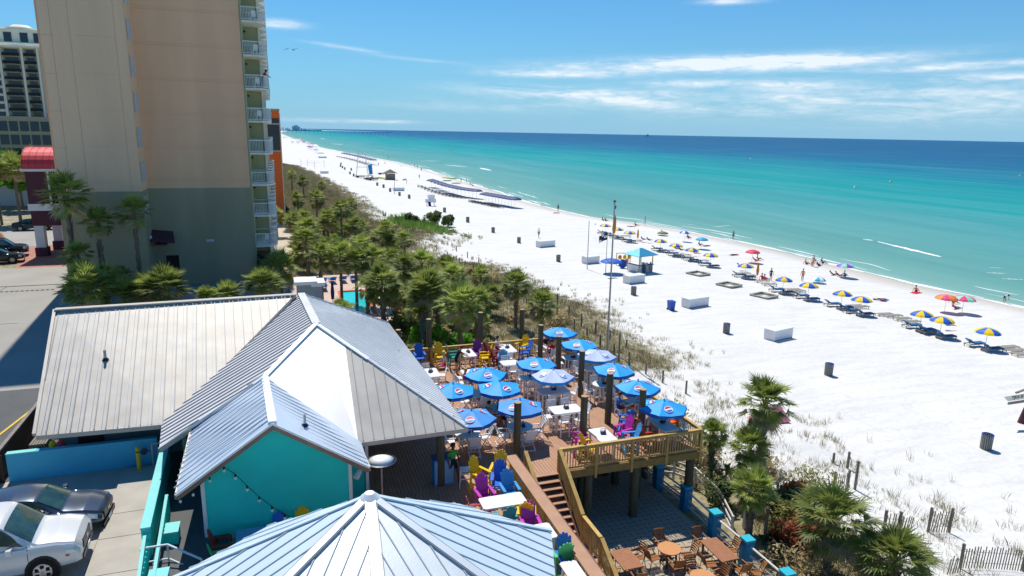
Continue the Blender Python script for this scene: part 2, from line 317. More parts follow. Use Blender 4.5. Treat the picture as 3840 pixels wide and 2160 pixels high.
def mixc(N, L, f, a, b):
    x = N.new('ShaderNodeMix'); x.data_type = 'RGBA'
    for k, v in (('Factor', f), ('A', a), ('B', b)):
        if isinstance(v, (tuple, float, int)): x.inputs[k].default_value = v
        else: L.new(v, x.inputs[k])
    return x.outputs['Result']
def noi(N, L, vec, sc_, det=4, lo=.35, hi=.65, dist=0):
    a = N.new('ShaderNodeTexNoise'); a.inputs['Scale'].default_value = sc_; a.inputs['Detail'].default_value = det; a.inputs['Distortion'].default_value = dist
    if vec is not None: L.new(vec, a.inputs['Vector'])
    r = N.new('ShaderNodeMapRange'); r.inputs['From Min'].default_value = lo; r.inputs['From Max'].default_value = hi; L.new(a.outputs['Fac'], r.inputs['Value'])
    return r.outputs[0], a.outputs['Fac']
m, N, L, b = newmat('sand', .9); tcn = N.new('ShaderNodeTexCoord').outputs['Object']
mp = N.new('ShaderNodeMapping'); mp.inputs['Rotation'].default_value = (0, 0, radians(-28)); mp.inputs['Scale'].default_value = (.25, 1.4, 1); L.new(tcn, mp.inputs[0])
t1, _ = noi(N, L, mp.outputs[0], .8, 6, .42, .72); t2, _ = noi(N, L, tcn, .12, 3); t3, r3 = noi(N, L, tcn, 3.0, 6)
c = mixc(N, L, t2, (.80, .78, .73, 1), (.74, .72, .675, 1)); c = mixc(N, L, t1, c, (.66, .65, .62, 1))
mm = N.new('ShaderNodeMath'); mm.operation = 'MULTIPLY'; L.new(t3, mm.inputs[0]); mm.inputs[1].default_value = .35
c = mixc(N, L, mm.outputs[0], c, (.60, .59, .555, 1))
mp3 = N.new('ShaderNodeMapping'); mp3.inputs['Rotation'].default_value = (0, 0, radians(7)); mp3.inputs['Scale'].default_value = (.16, .012, 1); L.new(tcn, mp3.inputs[0])
_, tk = noi(N, L, mp3.outputs[0], 1.0, 2, dist=.3); ab = N.new('ShaderNodeMath'); ab.operation = 'PINGPONG'; L.new(tk, ab.inputs[0]); ab.inputs[1].default_value = .05
tr_ = N.new('ShaderNodeMapRange'); tr_.inputs['From Min'].default_value = .0; tr_.inputs['From Max'].default_value = .0035; tr_.inputs['To Min'].default_value = .42; tr_.inputs['To Max'].default_value = 0; L.new(ab.outputs[0], tr_.inputs['Value']); c = mixc(N, L, tr_.outputs[0], c, (.60, .585, .55, 1))
fp_, _ = noi(N, L, tcn, 1.6, 3, .56, .66); fm_ = N.new('ShaderNodeMath'); fm_.operation = 'MULTIPLY'; L.new(fp_, fm_.inputs[0]); fm_.inputs[1].default_value = .3; c = mixc(N, L, fm_.outputs[0], c, (.58, .565, .535, 1))
v1, vr = noi(N, L, tcn, 1.1, 7, 0, 1); ad = N.new('ShaderNodeMath'); ad.operation = 'ADD'; L.new(attr(N, 'veg'), ad.inputs[0]); L.new(vr, ad.inputs[1])
vm = N.new('ShaderNodeMapRange'); vm.inputs['From Min'].default_value = .98; vm.inputs['From Max'].default_value = 1.25; L.new(ad.outputs[0], vm.inputs['Value'])
vc, _ = noi(N, L, tcn, 2.5, 5); vcol = mixc(N, L, vc, (.20, .185, .09, 1), (.36, .30, .19, 1))
c = mixc(N, L, vm.outputs[0], c, vcol); c = mixc(N, L, attr(N, 'wet'), c, (.52, .47, .40, 1))
L.new(c, b.inputs['Base Color']); bp = N.new('ShaderNodeBump'); bp.inputs['Strength'].default_value = .5; bp.inputs['Distance'].default_value = .12
n4 = N.new('ShaderNodeTexNoise'); n4.inputs['Scale'].default_value = 2.2; n4.inputs['Detail'].default_value = 6; L.new(tcn, n4.inputs['Vector']); L.new(n4.outputs['Fac'], bp.inputs['Height']); L.new(bp.outputs[0], b.inputs['Normal'])
me.materials.append(m)
# sea
offs = [-.2,.4,1,2,3.5,5,7,10,14,18,23,28,35,42,50,60,72,85,100,120,140,165,190,220,260,300,350,420,500,620,800,1100,1600,2500,4000,7000,12000,20000,40000,70000]
ysea = frange(-200, 20, 20)+frange(20, 300, 3)+frange(300, 900, 15)+frange(900, 3000, 80)+[3000,3600,4500,6000,9000,14000,25000,45000,70000]
V = []; Fc = []; off = []; n = len(offs)
for y in ysea:
    for o in offs: V.append((XS(y)+o, y, 0)); off.append(o)
for j in range(len(ysea)-1):
    for i in range(n-1): Fc.append((j*n+i, j*n+i+1, (j+1)*n+i+1, (j+1)*n+i))
me = bpy.data.meshes.new('sea'); me.from_pydata(V, [], Fc); me.update(); at = me.attributes.new('off', 'FLOAT', 'POINT'); at.data.foreach_set('value', off)
sea = bpy.data.objects.new('sea', me); COL.objects.link(sea); tag(sea, 'turquoise gulf water turning deep blue offshore', 'sea', kind='structure')
m, N, L, b = newmat('sea_water', .4); b.inputs['Specular IOR Level'].default_value = .025
tcn = N.new('ShaderNodeTexCoord').outputs['Object']; mp = N.new('ShaderNodeMapping'); mp.inputs['Rotation'].default_value = (0, 0, radians(12)); mp.inputs['Scale'].default_value = (1, .22, 1); L.new(tcn, mp.inputs[0])
_, nr = noi(N, L, mp.outputs[0], .018, 5); _, nr2 = noi(N, L, mp.outputs[0], .12, 6)
o_ = attr(N, 'off')
def M_(op, a, b_):
    x = N.new('ShaderNodeMath'); x.operation = op
    for i, v in enumerate((a, b_)):
        if isinstance(v, (int, float)): x.inputs[i].default_value = v
        else: L.new(v, x.inputs[i])
    return x.outputs[0]
ofn = M_('ADD', o_, M_('MULTIPLY', M_('MULTIPLY', M_('SUBTRACT', nr, .5), M_('MINIMUM', o_, 500)), .9))
ofn = M_('ADD', ofn, M_('MULTIPLY', M_('MULTIPLY', M_('SUBTRACT', nr2, .5), M_('MINIMUM', o_, 120)), .55))
lg = M_('DIVIDE', M_('LOGARITHM', M_('ADD', M_('MAXIMUM', ofn, 0), 1), 10), 5.0)
rp = N.new('ShaderNodeValToRGB'); L.new(lg, rp.inputs[0]); e = rp.color_ramp.elements
def lgp(d): return math.log10(d+1)/5
stops = [(0,'#c9cfc4'),(1.5,'#a3c3b8'),(6,'#8dbab0'),(20,'#77b0a9'),(50,'#6aafac'),(85,'#4fa9aa'),(125,'#25aaa8'),(175,'#0ba5a6'),(240,'#029aa4'),(310,'#0289a2'),(420,'#01749a'),(650,'#026294'),(2000,'#045a8c'),(30000,'#0d6496')]
e[0].position = 0; e[0].color = lin(stops[0][1]); e[1].position = lgp(stops[-1][0]); e[1].color = lin(stops[-1][1])
for d, h in stops[1:-1]:
    q = e.new(lgp(d)); q.color = lin(h)
sc = N.new('ShaderNodeMix'); sc.data_type = 'RGBA'; sc.blend_type = 'MULTIPLY'; sc.inputs['Factor'].default_value = 1; L.new(rp.outputs[0], sc.inputs['A']); sc.inputs['B'].default_value = (.68, .79, .77, 1)
# small whitecaps near shore
wc, _ = noi(N, L, mp.outputs[0], 1.6, 8, .70, .78); c = mixc(N, L, M_('MULTIPLY', wc, .35), sc.outputs['Result'], (.75, .82, .82, 1))
mpr = N.new('ShaderNodeMapping'); mpr.inputs['Rotation'].default_value = (0, 0, radians(4)); mpr.inputs['Scale'].default_value = (1, .09, 1); L.new(tcn, mpr.inputs[0])
rs_, _ = noi(N, L, mpr.outputs[0], .22, 6, .3, .7, .6); c = mixc(N, L, M_('MULTIPLY', rs_, .16), c, (.02, .10, .12, 1)); rs2, _ = noi(N, L, mpr.outputs[0], .07, 5, .45, .75, .8); c = mixc(N, L, M_('MULTIPLY', rs2, .16), c, (.30, .52, .50, 1))
L.new(c, b.inputs['Base Color']); bp = N.new('ShaderNodeBump'); bp.inputs['Strength'].default_value = .35; bp.inputs['Distance'].default_value = .25
n5 = N.new('ShaderNodeTexNoise'); n5.inputs['Scale'].default_value = .9; n5.inputs['Detail'].default_value = 7; L.new(mp.outputs[0], n5.inputs['Vector']); L.new(n5.outputs['Fac'], bp.inputs['Height']); L.new(bp.outputs[0], b.inputs['Normal'])
me.materials.append(m)
# foam: lacy swash line and small breakers
mat('foam', '#f4f6f4', .7, 0, .04, 2)
fm = MB(); rnd = random.Random(3)
def foam_strip(pts, w0, z=.06):
    prev = None
    for i, (x, y) in enumerate(pts):
        k = sin(pi*i/(len(pts)-1)) if len(pts) > 2 else 1
        wd = w0*(.25+.75*k)*(.6+.8*rnd.random())
        cur = ((x-wd*.5, y, .012), (x-wd*.1, y, .03+.03*k), (x+wd*.5, y, .012))
        if prev:
            for a in (0, 1): fm.face((prev[a], prev[a+1], cur[a+1], cur[a]), 'foam')
        prev = cur
y = 22
for rep in range(3):
  y = 24+rep*3
  while y < 420:
    Ls = rnd.uniform(3, 12)*(1+y/120); pts = []; k = max(6, int(Ls/(.8+y/120))); dx = (1.6, 3.2, 5.5)[rep]*(1+.3*rnd.random())
    for i in range(k):
        yy = y+Ls*i/(k-1); pts.append((XS(yy)+dx+.8*noise.noise(Vector((yy*.2, rep*5, 1))), yy))
    foam_strip(pts, rnd.uniform(.12, .4)*(1+y/300)); y += Ls*rnd.uniform(1.2, 4.5)
y = 22
while y < 900:
    Ls = rnd.uniform(4, 14)*(1+y/150); pts = []
    k = max(6, int(Ls/ (0.8+y/150))); dx = rnd.uniform(-.5, .9)
    for i in range(k):
        yy = y+Ls*i/(k-1); pts.append((XS(yy)+dx+.5*noise.noise(Vector((yy*.25, 1, 1))), yy))
    foam_strip(pts, rnd.uniform(.25, .9)*(1+y/260), .05); y += Ls*rnd.uniform(.7, 1.05)
def breaker(r, x0, y0, x1, y1, wd):
    a, b_ = Z(r, x0, y0), Z(r, x1, y1); a = G(*a, .1); b_ = G(*b_, .1); k = 22; pts = []
    for i in range(k):
        t = i/(k-1); pts.append((a[0]+(b_[0]-a[0])*t+.35*noise.noise(Vector((t*9, x0, 0))), a[1]+(b_[1]-a[1])*t))
    foam_strip(pts, wd, .18)
for q in [('X',1090,128,1690,272,1.5),('X',905,95,1010,108,.9),('X',1050,118,1100,130,.6),('Q',1370,318,1570,300,1.0),('Q',1100,292,1200,298,.4),('F',605,208,920,238,2.0),('F',1085,250,1240,285,2.6),
          ('F',330,150,560,158,1.0),('I',870,285,1050,297,4),('I',730,215,790,222,5),('I',1470,372,1600,378,1.2),('I',2050,515,2300,525,1.0),('X',2160,380,2330,385,.5),('X',2150,430,2340,440,.7),('X',2300,490,2522,500,.7),('X',1810,632,1850,636,.5)]:
    breaker(*q)
tag(fm.build('sea_foam'), 'white foam of small breakers and swash along the water edge', 'foam', kind='stuff')
# ------------------------------------------------------------------ car park, drive
mb = MB(); mb.prism([(-90,10),(-2.2,10),(-2.2,27.0),(-4.2,27),(-4.2,39.8),(-90,39.8)], 5.7, 5.995, 'asphalt'); tag(mb.build('car_park'), 'grey asphalt parking lot', kind='structure')
mb = MB(); mb.prism([(-90,39.8),(-2.0,39.8),(-2.0,75.6),(-90,75.6)], 5.7, 6.0, 'drive'); tag(mb.build('driveway'), 'pale concrete drive beside the hotel', kind='structure')
mb = MB(); mb.prism([(-28.4,89.1),(-25.2,80.1),(-24,75.6),(-17,75.6),(-17,90)], 5.7, 6.0, 'brick_pave'); tag(mb.build('brick_drive'), 'red paver drive at the hotel entrance', kind='structure')
mb = MB(); mb.prism([(-33,101),(-28.4,89.2),(-17,90.1),(-17,120),(-33,120)], 5.7, 6.0, 'drive'); mb.prism([(-90,135),(-20,135),(-20,180),(-90,180)],5.7,6.0,'asphalt'); tag(mb.build('forecourt'), 'pale concrete forecourt beyond the entrance', kind='structure')
mb = MB(); mb.prism([(-33.2,101),(-28.6,89.2),(-25.4,80.1),(-40,80),(-46,101)], 5.7, 6.06, 'red_mulch'); tag(mb.build('planting_bed'), 'red mulch bed along the drive', kind='structure')
# concrete bay by the blue wall, footpath with kerb
mb = MB(); mb.prism([(-30,18),(-6.2,18),(-6.35,25),(-6.45,28.9),(-30,28.9)], 5.7, 6.0, 'cement'); tag(mb.build('parking_bay'), 'worn concrete parking bay', kind='structure')
mb = MB(); y = 18
pa = [(18,-6.0,-4.55),(21.3,-6.18,-4.6),(23.4,-6.25,-4.9),(25.0,-6.3,-4.95),(28.6,-6.42,-5.1)]
for i in range(len(pa)-1):
    (y0,a0,b0),(y1,a1,b1) = pa[i], pa[i+1]
    mb.prism([(a0,y0),(b0,y0),(b1,y1-.03),(a1,y1-.03)], 5.7, 6.13, 'cement')
tag(mb.build('footpath'), 'concrete footpath along the parking bay', kind='structure')
mb = MB()
mb.bar((-12.3,33.6,6.012),(-11.5,38.6,6.012),.12,.012,'yellow_line'); mb.bar((-19,30,6.012),(-12.3,33.6,6.012),.12,.012,'yellow_line')
for x0 in (-13.5,-16.3): mb.bar((x0,36,6.01),(x0-2.4,36.9,6.01),.1,.01,'white_line')
tag(mb.build('road_markings'), 'faded yellow and white paint lines', kind='structure')
mb = MB()
for yy, ln in ((66.9,5.0),(64.6,0)): pass
mb.span(-30,-17.9,66.85,67.05,6.004,6.014,'joint'); mb.span(-30,-17.5,54,54.05,6.004,6.01,'joint'); mb.span(-30,-17.5,47,47.05,6.004,6.01,'joint'); mb.span(-22.1,-22.05,40,67,6.004,6.01,'joint')
k = 0; x = -29.5
while x < -18.2: mb.span(x, x+.22, 64.7, 65.0, 6.004, 6.016, 'joint'); x += .36
tag(mb.build('drain_grate'), 'slotted drain and joints across the drive', kind='structure')

# ------------------------------------------------------------------ hotel
BAND = 14.35; FLOORS = [9.2+2.72*k for k in range(9)]
hotel = thing('hotel', 'tall tan hotel block with teal base band and curved white balconies', 'hotel', (-9, 64, 6))
def rel(b): b.M = Matrix.Translation((9, -64, -6)); return b
mb = rel(MB()); Yl, Yr = 61.5, 64.5
mb.span(-15.9,-10.3,Yl,90,BAND,31.5,'hotel_tan2'); mb.span(-17.75,-14.3,68,90,BAND,54,'hotel_tan2'); mb.span(-10.3,-2.25,Yr,90,BAND,31.5,'hotel_tan')  # rear tower added behind, its unseen height set to shade the drive
mb.build('upper_wall', hotel)
mb = rel(MB()); mb.span(-15.93,-10.27,Yl-.03,90,5.9,BAND,'hotel_teal'); mb.span(-10.27,-2.22,Yr-.03,90,5.9,BAND,'hotel_teal'); mb.span(-17.8,-15.93,67.97,90,5.9,BAND,'hotel_teal'); mb.build('base_wall', hotel)
mb = rel(MB())
for z in FLOORS[2:] :
    zz = z+.35
    mb.span(-15.92,-15.0,Yl-.02,Yl,zz,zz+.03,'joint_tan'); mb.span(-13.6,-11.0,Yl-.02,Yl,zz+.1,zz+.12,'joint_tan')
    mb.span(-10.25,-2.26,Yr-.02,Yr,zz,zz+.035,'joint_tan'); mb.span(-10.25,-2.26,Yr-.02,Yr,zz+.2,zz+.215,'joint_tan')
for x in (-15.2,-14.0,-11.0): mb.span(x,x+.03,Yl-.015,Yl,BAND,31.5,'joint_tan')
mb.build('wall_joint', hotel)
for z in FLOORS[1:]:
    mb = rel(MB()); mb.span(-10.3,-10.27,62.3,63.6,z+.5,z+1.9,'pane_pale'); mb.span(-10.27,-10.24,62.1,62.3,z+.4,z+2.0,'far_white'); mb.span(-10.27,-10.24,63.6,63.75,z+.4,z+2.0,'far_white'); mb.build('window', hotel)
mb = rel(MB()); mb.span(-9.9,-9.0,Yl+1.0,Yl+2.97,9.8,9.9,'maroon_wall')
mb.mesh([(-10.6,Yr-.05,10.9),(-8.7,Yr-.05,10.7),(-8.4,Yr-1.7,10.0),(-10.3,Yr-1.7,10.2),(-10.6,Yr-.05,10.75),(-8.7,Yr-.05,10.55),(-8.4,Yr-1.7,9.88),(-10.3,Yr-1.7,10.08)],[(0,1,2,3),(7,6,5,4),(3,2,6,7),(0,3,7,4),(1,5,6,2)],'maroon_wall')
mb.build('door_awning', hotel)
mb = rel(MB()); mb.span(-9.4,-8.4,Yr-.09,Yr-.03,5.9,8.6,'black'); mb.span(-9.5,-9.4,Yr-.1,Yr-.03,5.9,8.7,'hotel_teal'); mb.span(-8.4,-8.3,Yr-.1,Yr-.03,5.9,8.7,'hotel_teal'); mb.build('door', hotel)
mb = rel(MB()); mb.span(-6.1,-5.5,Yr-.07,Yr-.03,9.7,9.9,'far_white'); mb.build('vent', hotel)
for zz in (13.1,10.4): mb = rel(MB()); mb.cyl((-10.15,Yl+.9,zz),(-10.15,Yl+.9,zz+.25),.13,.13,'far_white',10); mb.build('wall_light', hotel)
# sea-side recess: olive back wall, white dividers
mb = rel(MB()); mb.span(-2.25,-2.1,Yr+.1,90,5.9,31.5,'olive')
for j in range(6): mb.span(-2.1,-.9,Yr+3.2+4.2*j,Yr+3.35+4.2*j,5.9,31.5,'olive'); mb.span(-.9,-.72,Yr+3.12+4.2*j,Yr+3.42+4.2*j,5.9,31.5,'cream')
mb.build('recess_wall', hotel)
for z in FLOORS: mb = rel(MB()); mb.cyl((-2.0,Yr+3.1,z-.55),(-2.0,Yr+3.15,z-.55),.09,.09,'black',8); mb.build('wall_lamp', hotel)
def bal_outline(w=3.2, d=1.75):
    pts = [(0, 0), (1.15, 0)]
    for i in range(9):
        t = i/8; pts.append((1.15+(d-1.15)*sin(pi*t*.5)+.35*sin(pi*t), w*.12+w*.76*t if 0 < t < 1 else (w*.1 if t == 0 else w*.9)))
    pts = [(0,0),(1.2,0),(1.55,.35),(1.8,.95),(1.88,1.6),(1.8,2.25),(1.55,2.85),(1.2,3.2),(0,3.2)]
    return pts
bo = bal_outline()
def make_bal(near):
    sl = MB(); sl.prism(bo, -.16, 0.0, 'cream'); sl.prism([(x*1.02 if x else 0, y*1.01-.016) for x, y in bo], -.3, -.16, 'cream') if False else None
    rl = MB(); top = 1.05; ed = bo[:-0] if False else bo
    for i in range(len(bo)-1):
        a, b_ = Vector((*bo[i], 0)), Vector((*bo[i+1], 0)); ln = (b_-a).length
        rl.bar(a+Vector((0,0,top)), b_+Vector((0,0,top)), .07, .06, 'white_paint'); rl.bar(a+Vector((0,0,.1)), b_+Vector((0,0,.1)), .05, .05, 'white_paint')
        k = max(1, int(ln/(.11 if near else .22)))
        for q in range(k+1):
            p = a+(b_-a)*q/k; rl.bar(p+Vector((0,0,.1)), p+Vector((0,0,top)), .028, .028, 'white_paint')
    return sl, rl
sl, rl = make_bal(True); s0 = sl.build('balcony', hotel, (-2.1+9, Yr+.02-64, FLOORS[0]-6)); r0 = rl.build('railing', s0)
sl2, rl2 = make_bal(False); first = True; s1 = None
for fl, z in enumerate(FLOORS):
    for j in range(6):
        if fl == 0 and j == 0: continue
        if j == 0: src = s0
        else:
            if s1 is None: s1 = sl2.build('balcony', hotel, (-2.1+9, Yr+.02+4.2*j-64, z-6)); rl2.build('railing', s1); continue
            src = s1
        c = src.copy(); COL.objects.link(c); c.location = (-2.1+9, Yr+.02+4.2*j-64, z-6)
        rr = src.children[0].copy(); COL.objects.link(rr); rr.parent = c
mb = rel(MB()); mb.span(-2.1,-.8,Yr+.3,Yr+3.1,5.9,8.2,'dark_glass'); mb.build('ground_floor_glass', hotel)
mb = rel(MB()); mb.span(-.85,-.7,Yr+.2,Yr+.35,5.9,9.0,'cream'); mb.build('column', hotel); mb = rel(MB()); mb.span(-.95,-.6,Yr+3,Yr+3.3,5.9,9.0,'cream'); mb.build('column', hotel)
# plastic furniture on the balconies
def plast_chair():
    t = thing('balcony_chair', 'white plastic chair', 'chair')
    m_ = MB(); m_.box((0,0,.42),(.44,.42,.04),'white_plastic'); m_.build('seat', t)
    m_ = MB(); m_.bar((0,.2,.44),(0,.32,.88),.44,.035,'white_plastic',(0,1,0)); m_.build('backrest', t)
    for sx in (-.19,.19):
        for sy in (-.18,.18):
            m_ = MB(); m_.bar((sx,sy,.42),(sx*1.15,sy*1.15,0),.045,.045,'white_plastic'); m_.build('leg', t)
    for sx in (-.23,.23):
        m_ = MB(); m_.bar((sx,-.18,.64),(sx,.26,.66),.05,.03,'white_plastic'); m_.bar((sx,-.17,.42),(sx,-.17,.64),.04,.04,'white_plastic'); m_.build('armrest', t)
    return t
bc = Stock(plast_chair()); fn = ['lowest','second lowest','third lowest','fourth lowest','middle','fourth highest','third highest','second highest','highest visible']
for fl, z in enumerate(FLOORS):
    if fl in (1, 2, 3): continue
    bc.put((-1.2, Yr+1.0, z), radians(200), f'white plastic chair on the {fn[fl]} corner balcony of the tan hotel', group='plastic chairs on the hotel balconies')

# ------------------------------------------------------------------ entrance canopy building
pc = thing('entrance_canopy', 'maroon hotel entrance canopy with red barrel roof on white columns', 'canopy', (-22.5, 83, 6))
def rel2(b): b.M = Matrix.Translation((22.5, -83, -6)); return b
mb = rel2(MB()); x0, x1 = -24.35, -16.5; n = 14
prof = [(81.9+2.9*(1-cos(pi*i/n))/1, 15.0+2.1*sin(pi*i/n)) for i in range(n+1)]
for i in range(n):
    (a, za), (b_, zb) = prof[i], prof[i+1]; mb.face([(x0,a,za),(x1,a,za),(x1,b_,zb),(x0,b_,zb)], 'red_roof')
    for k in range(12):
        xx = x0+.05+k*.6; mb.bar((xx,a,za+.03),(xx,b_,zb+.03),.06,.06,'red_roof')
mb.face([(x0,a,z) for a, z in prof], 'red_roof'); mb.build('barrel_roof', pc)
mb = rel2(MB()); mb.span(x0-.1,x1,81.8,87.9,14.75,15.0,'white_paint'); mb.build('cornice', pc)
mb = rel2(MB()); mb.span(-24.15,-22.2,82.1,87.6,11.45,14.75,'maroon_wall'); mb.span(-22.0,-16.5,82.3,87.6,11.45,14.75,'black'); mb.build('upper_wall', pc)
mb = rel2(MB()); mb.span(-24.25,-16.5,82.0,87.7,10.75,11.45,'white_paint'); mb.build('band', pc)
mb = rel2(MB()); mb.span(-24.1,-16.5,82.1,87.6,9.2,10.75,'maroon_wall'); mb.build('lintel', pc)
for cx, cy in ((-23.6,82.6),(-23.2,87.1),(-20.6,82.6),(-20.4,87.1)):
    mb = rel2(MB()); mb.span(cx-.42,cx+.42,cy-.42,cy+.42,6.9,9.2,'white_paint'); c_ = mb.build('column', pc)
    mb = rel2(MB()); mb.span(cx-.55,cx+.55,cy-.55,cy+.55,6.0,6.9,'maroon_wall'); mb.build('plinth', c_)
mb = rel2(MB()); mb.span(-22.22,-22.05,82.0,82.12,11.4,14.8,'white_paint'); mb.build('trim', pc)

# ------------------------------------------------------------------ cream tower far behind
tw = thing('apartment_tower', 'tall cream apartment tower with dark balconies above a brown podium', 'tower', (-45, 152, 6))
def rel3(b): b.M = Matrix.Translation((45, -152, -6)); return b
TY = 150
mb = rel3(MB()); mb.span(-56,-36.5,TY,TY+18,18.5,32.6,'tower_cream'); mb.span(-55,-37,TY+.6,TY+18,32.6,33.5,'tower_cream')
for x0 in (-47.6,-45.4,-42.05,-39.6,-37.2): mb.span(x0,x0+.35,TY-.7,TY,18.5,32.8,'tower_cream')
mb.span(-56,-36.5,TY-.9,TY,32.6,32.9,'tower_cream'); mb.build('wall', tw)
mb = rel3(MB()); mb.span(-54,-38.4,TY+2,TY+14,33.5,36.0,'tower_cream'); mb.cyl((-43,TY+5,33.5),(-43,TY+5,36.4),3.0,3.0,'tower_cream',20); mb.cyl((-43,TY+5,36.4),(-43,TY+5,37.0),2.2,1.2,'tower_cream',20); mb.build('penthouse', tw)
mb = rel3(MB()); mb.span(-60,-34,TY-2.5,TY+18,5.9,18.4,'podium'); mb.span(-60,-34,TY-2.9,TY-2.5,17.9,18.7,'podium'); mb.build('podium', tw)
for k in range(10):
    z = 19.1+k*1.36
    for x0, x1 in ((-47.1,-45.7),(-39.1,-37.9)):
        mb = rel3(MB()); mb.span(x0,x1,TY-.06,TY+.0,z+.1,z+1.0,'window_blue'); mb.span(x0-.08,x1+.08,TY-.1,TY-.06,z+.02,z+.1,'tower_cream'); mb.build('window', tw)
    for x0, x1 in ((-44.9,-42.3),(-41.6,-39.8)):
        mb = rel3(MB()); mb.span(x0,x1,TY-.04,TY,z-.1,z+1.15,'tower_dark'); mb.span(x0+.3,x1-.3,TY-.07,TY-.04,z,z+1.0,'dark_glass'); mb.span(x0,x1,TY-.62,TY-.08,z-.16,z-.06,'tower_dark')
        wn = mb.build('balcony_bay', tw); mb = rel3(MB()); mb.span(x0,x1,TY-.66,TY-.62,z-.16,z+.36,'black'); mb.build('railing', wn)
for x0 in (-53,-49.5,-47.2,-46,-43.7,-42.6,-40.6,-39.2):
    for z in (12.7,15.0):
        mb = rel3(MB()); mb.span(x0,x0+.8,TY-2.56,TY-2.5,z,z+1.2,'dark_glass'); mb.build('window', tw)
for x0 in (-49,-45,-42.5,-40.4):
    mb = rel3(MB()); mb.span(x0,x0+1.2,TY+1.9,TY+1.98,33.8,35.4,'window_blue'); mb.build('window', tw)
dk = thing('glass_block', 'dark glass block half hidden behind the tan hotel', 'building', (-40, 140, 6))
mb = MB(); mb.span(-3.2,5,-3,4,0,14.6,'tower_dark'); mb.build('wall', dk)
for i in range(5):
    for j in range(6):
        mb = MB(); mb.span(-3.0+1.5*i,-1.8+1.5*i,-3.08,-3.0,1.2+2.2*j,2.8+2.2*j,'dark_glass'); mb.build('window', dk)

# ------------------------------------------------------------------ orange building, others beyond
ob = thing('orange_building', 'orange rendered beach building behind the hotel balconies', 'building', (-6, 125, 4))
def rel4(b): b.M = Matrix.Translation((6, -125, -4)); return b
mb = rel4(MB()); mb.span(-16,.9,120,150,3,22.2,'orange_wall'); mb.build('wall', ob)
mb = rel4(MB()); mb.span(-16.1,1.0,119.85,150,22.2,22.5,'olive'); mb.build('parapet', ob)
for z0, z1 in ((20.2,21.0),(15.9,20.0)):
    mb = rel4(MB()); mb.span(-1.15,.82,119.9,120,z0,z1,'window_blue'); w_ = mb.build('window', ob); mb = rel4(MB()); mb.span(-1.35,-1.15,119.86,120,z0-.15,z1+.15,'far_white'); mb.span(-1.15,.95,119.86,120,z0-.15,z0,'far_white'); mb.build('frame', w_)
mb = rel4(MB()); mb.span(.9,1.05,120.1,150,3,21.9,'cream'); mb.build('side_trim', ob)
bw = thing('boardwalk_fence', 'dark slatted boardwalk fence beside the orange building', 'fence', (2.5, 105, 3))
mb = MB(); p0 = Vector((-1.2,25,1.6)); p1 = Vector((2.2,-18,1.2))
for k in range(44):
    p = p0+(p1-p0)*k/43; mb.bar(p, p+Vector((0,0,1.3)), .16, .16, 'black')
mb.bar(p0+Vector((0,0,1.2)), p1+Vector((0,0,1.2)), .12, .14, 'black'); mb.build('picket_run', bw)
mb = MB(); mb.prism([(-1,86),(3.2,86),(1.6,128),(-1,128)], 3.5, 4.6, 'far_beige'); tag(mb.build('boardwalk'), 'pale concrete walk beside the orange building', kind='structure')

# skyline and pier on the horizon, air haze painted into their pale blue
random.seed(11)
SKY = [(985,472,5,10),(1053,484,8,12),(1062,482,6,16),(1071,483,6,10),(1078,480,8,14),(1086,484,8,8),(1100,470,9,24),(1107,465,9,30),(1115,466,9,30),(1123,472,7,22),(1132,478,8,12),(1144,482,16,8),(1160,485,18,5)]
sizes = ['low','narrow','slab-like','stepped','blocky','squat','tall','tallest','twin','slim','short','long low','faint low']
for i, (x, y, w_, h_) in enumerate(SKY):
    if x < 1050: continue
    dist = 5200; d = ray(x, 492); k = dist/d.y; X, Y = d.x*k, dist; ppm = FP/ (Vector((X,Y,0)).dot(VF)); H_ = .62*h_/ppm; W_ = .8*w_/ppm
    t = thing('distant_hotel', f'{sizes[i]} hazy blue hotel on the far shore, {nth(i-1)} from the tan hotel', 'building', (X, Y, 3), 0, 'hazy hotels on the horizon')
    mb = MB(); mb.span(-W_/2,W_/2,0,60,-5,H_,'haze_far'); mb.span(-W_/2.4,W_/4,5,50,H_,H_+3,'haze_far2'); mb.build('wall', t)
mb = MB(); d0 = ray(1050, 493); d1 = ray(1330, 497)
mb.prism([(-900,5300),(330,5300),(-100,9000),(-3000,9000)],-1,9,'haze_far2'); mb.prism([(300,5400),(900,5700),(600,7000),(-200,7000)],-1,4,'haze_far2'); tag(mb.build('far_shore'), 'hazy low far shore', kind='structure')
pr = thing('pier', 'long dark fishing pier standing in the sea on the horizon', 'pier', (60, 2500, 4))
mb = MB(); mb.span(-45,330,-4,4,6.5,7.6,'haze_far'); mb.build('deck', pr)
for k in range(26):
    mb = MB(); mb.span(-30+14*k,-29+14*k,-1.5,1.5,-1,6.5,'haze_far'); mb.build('pile', pr)
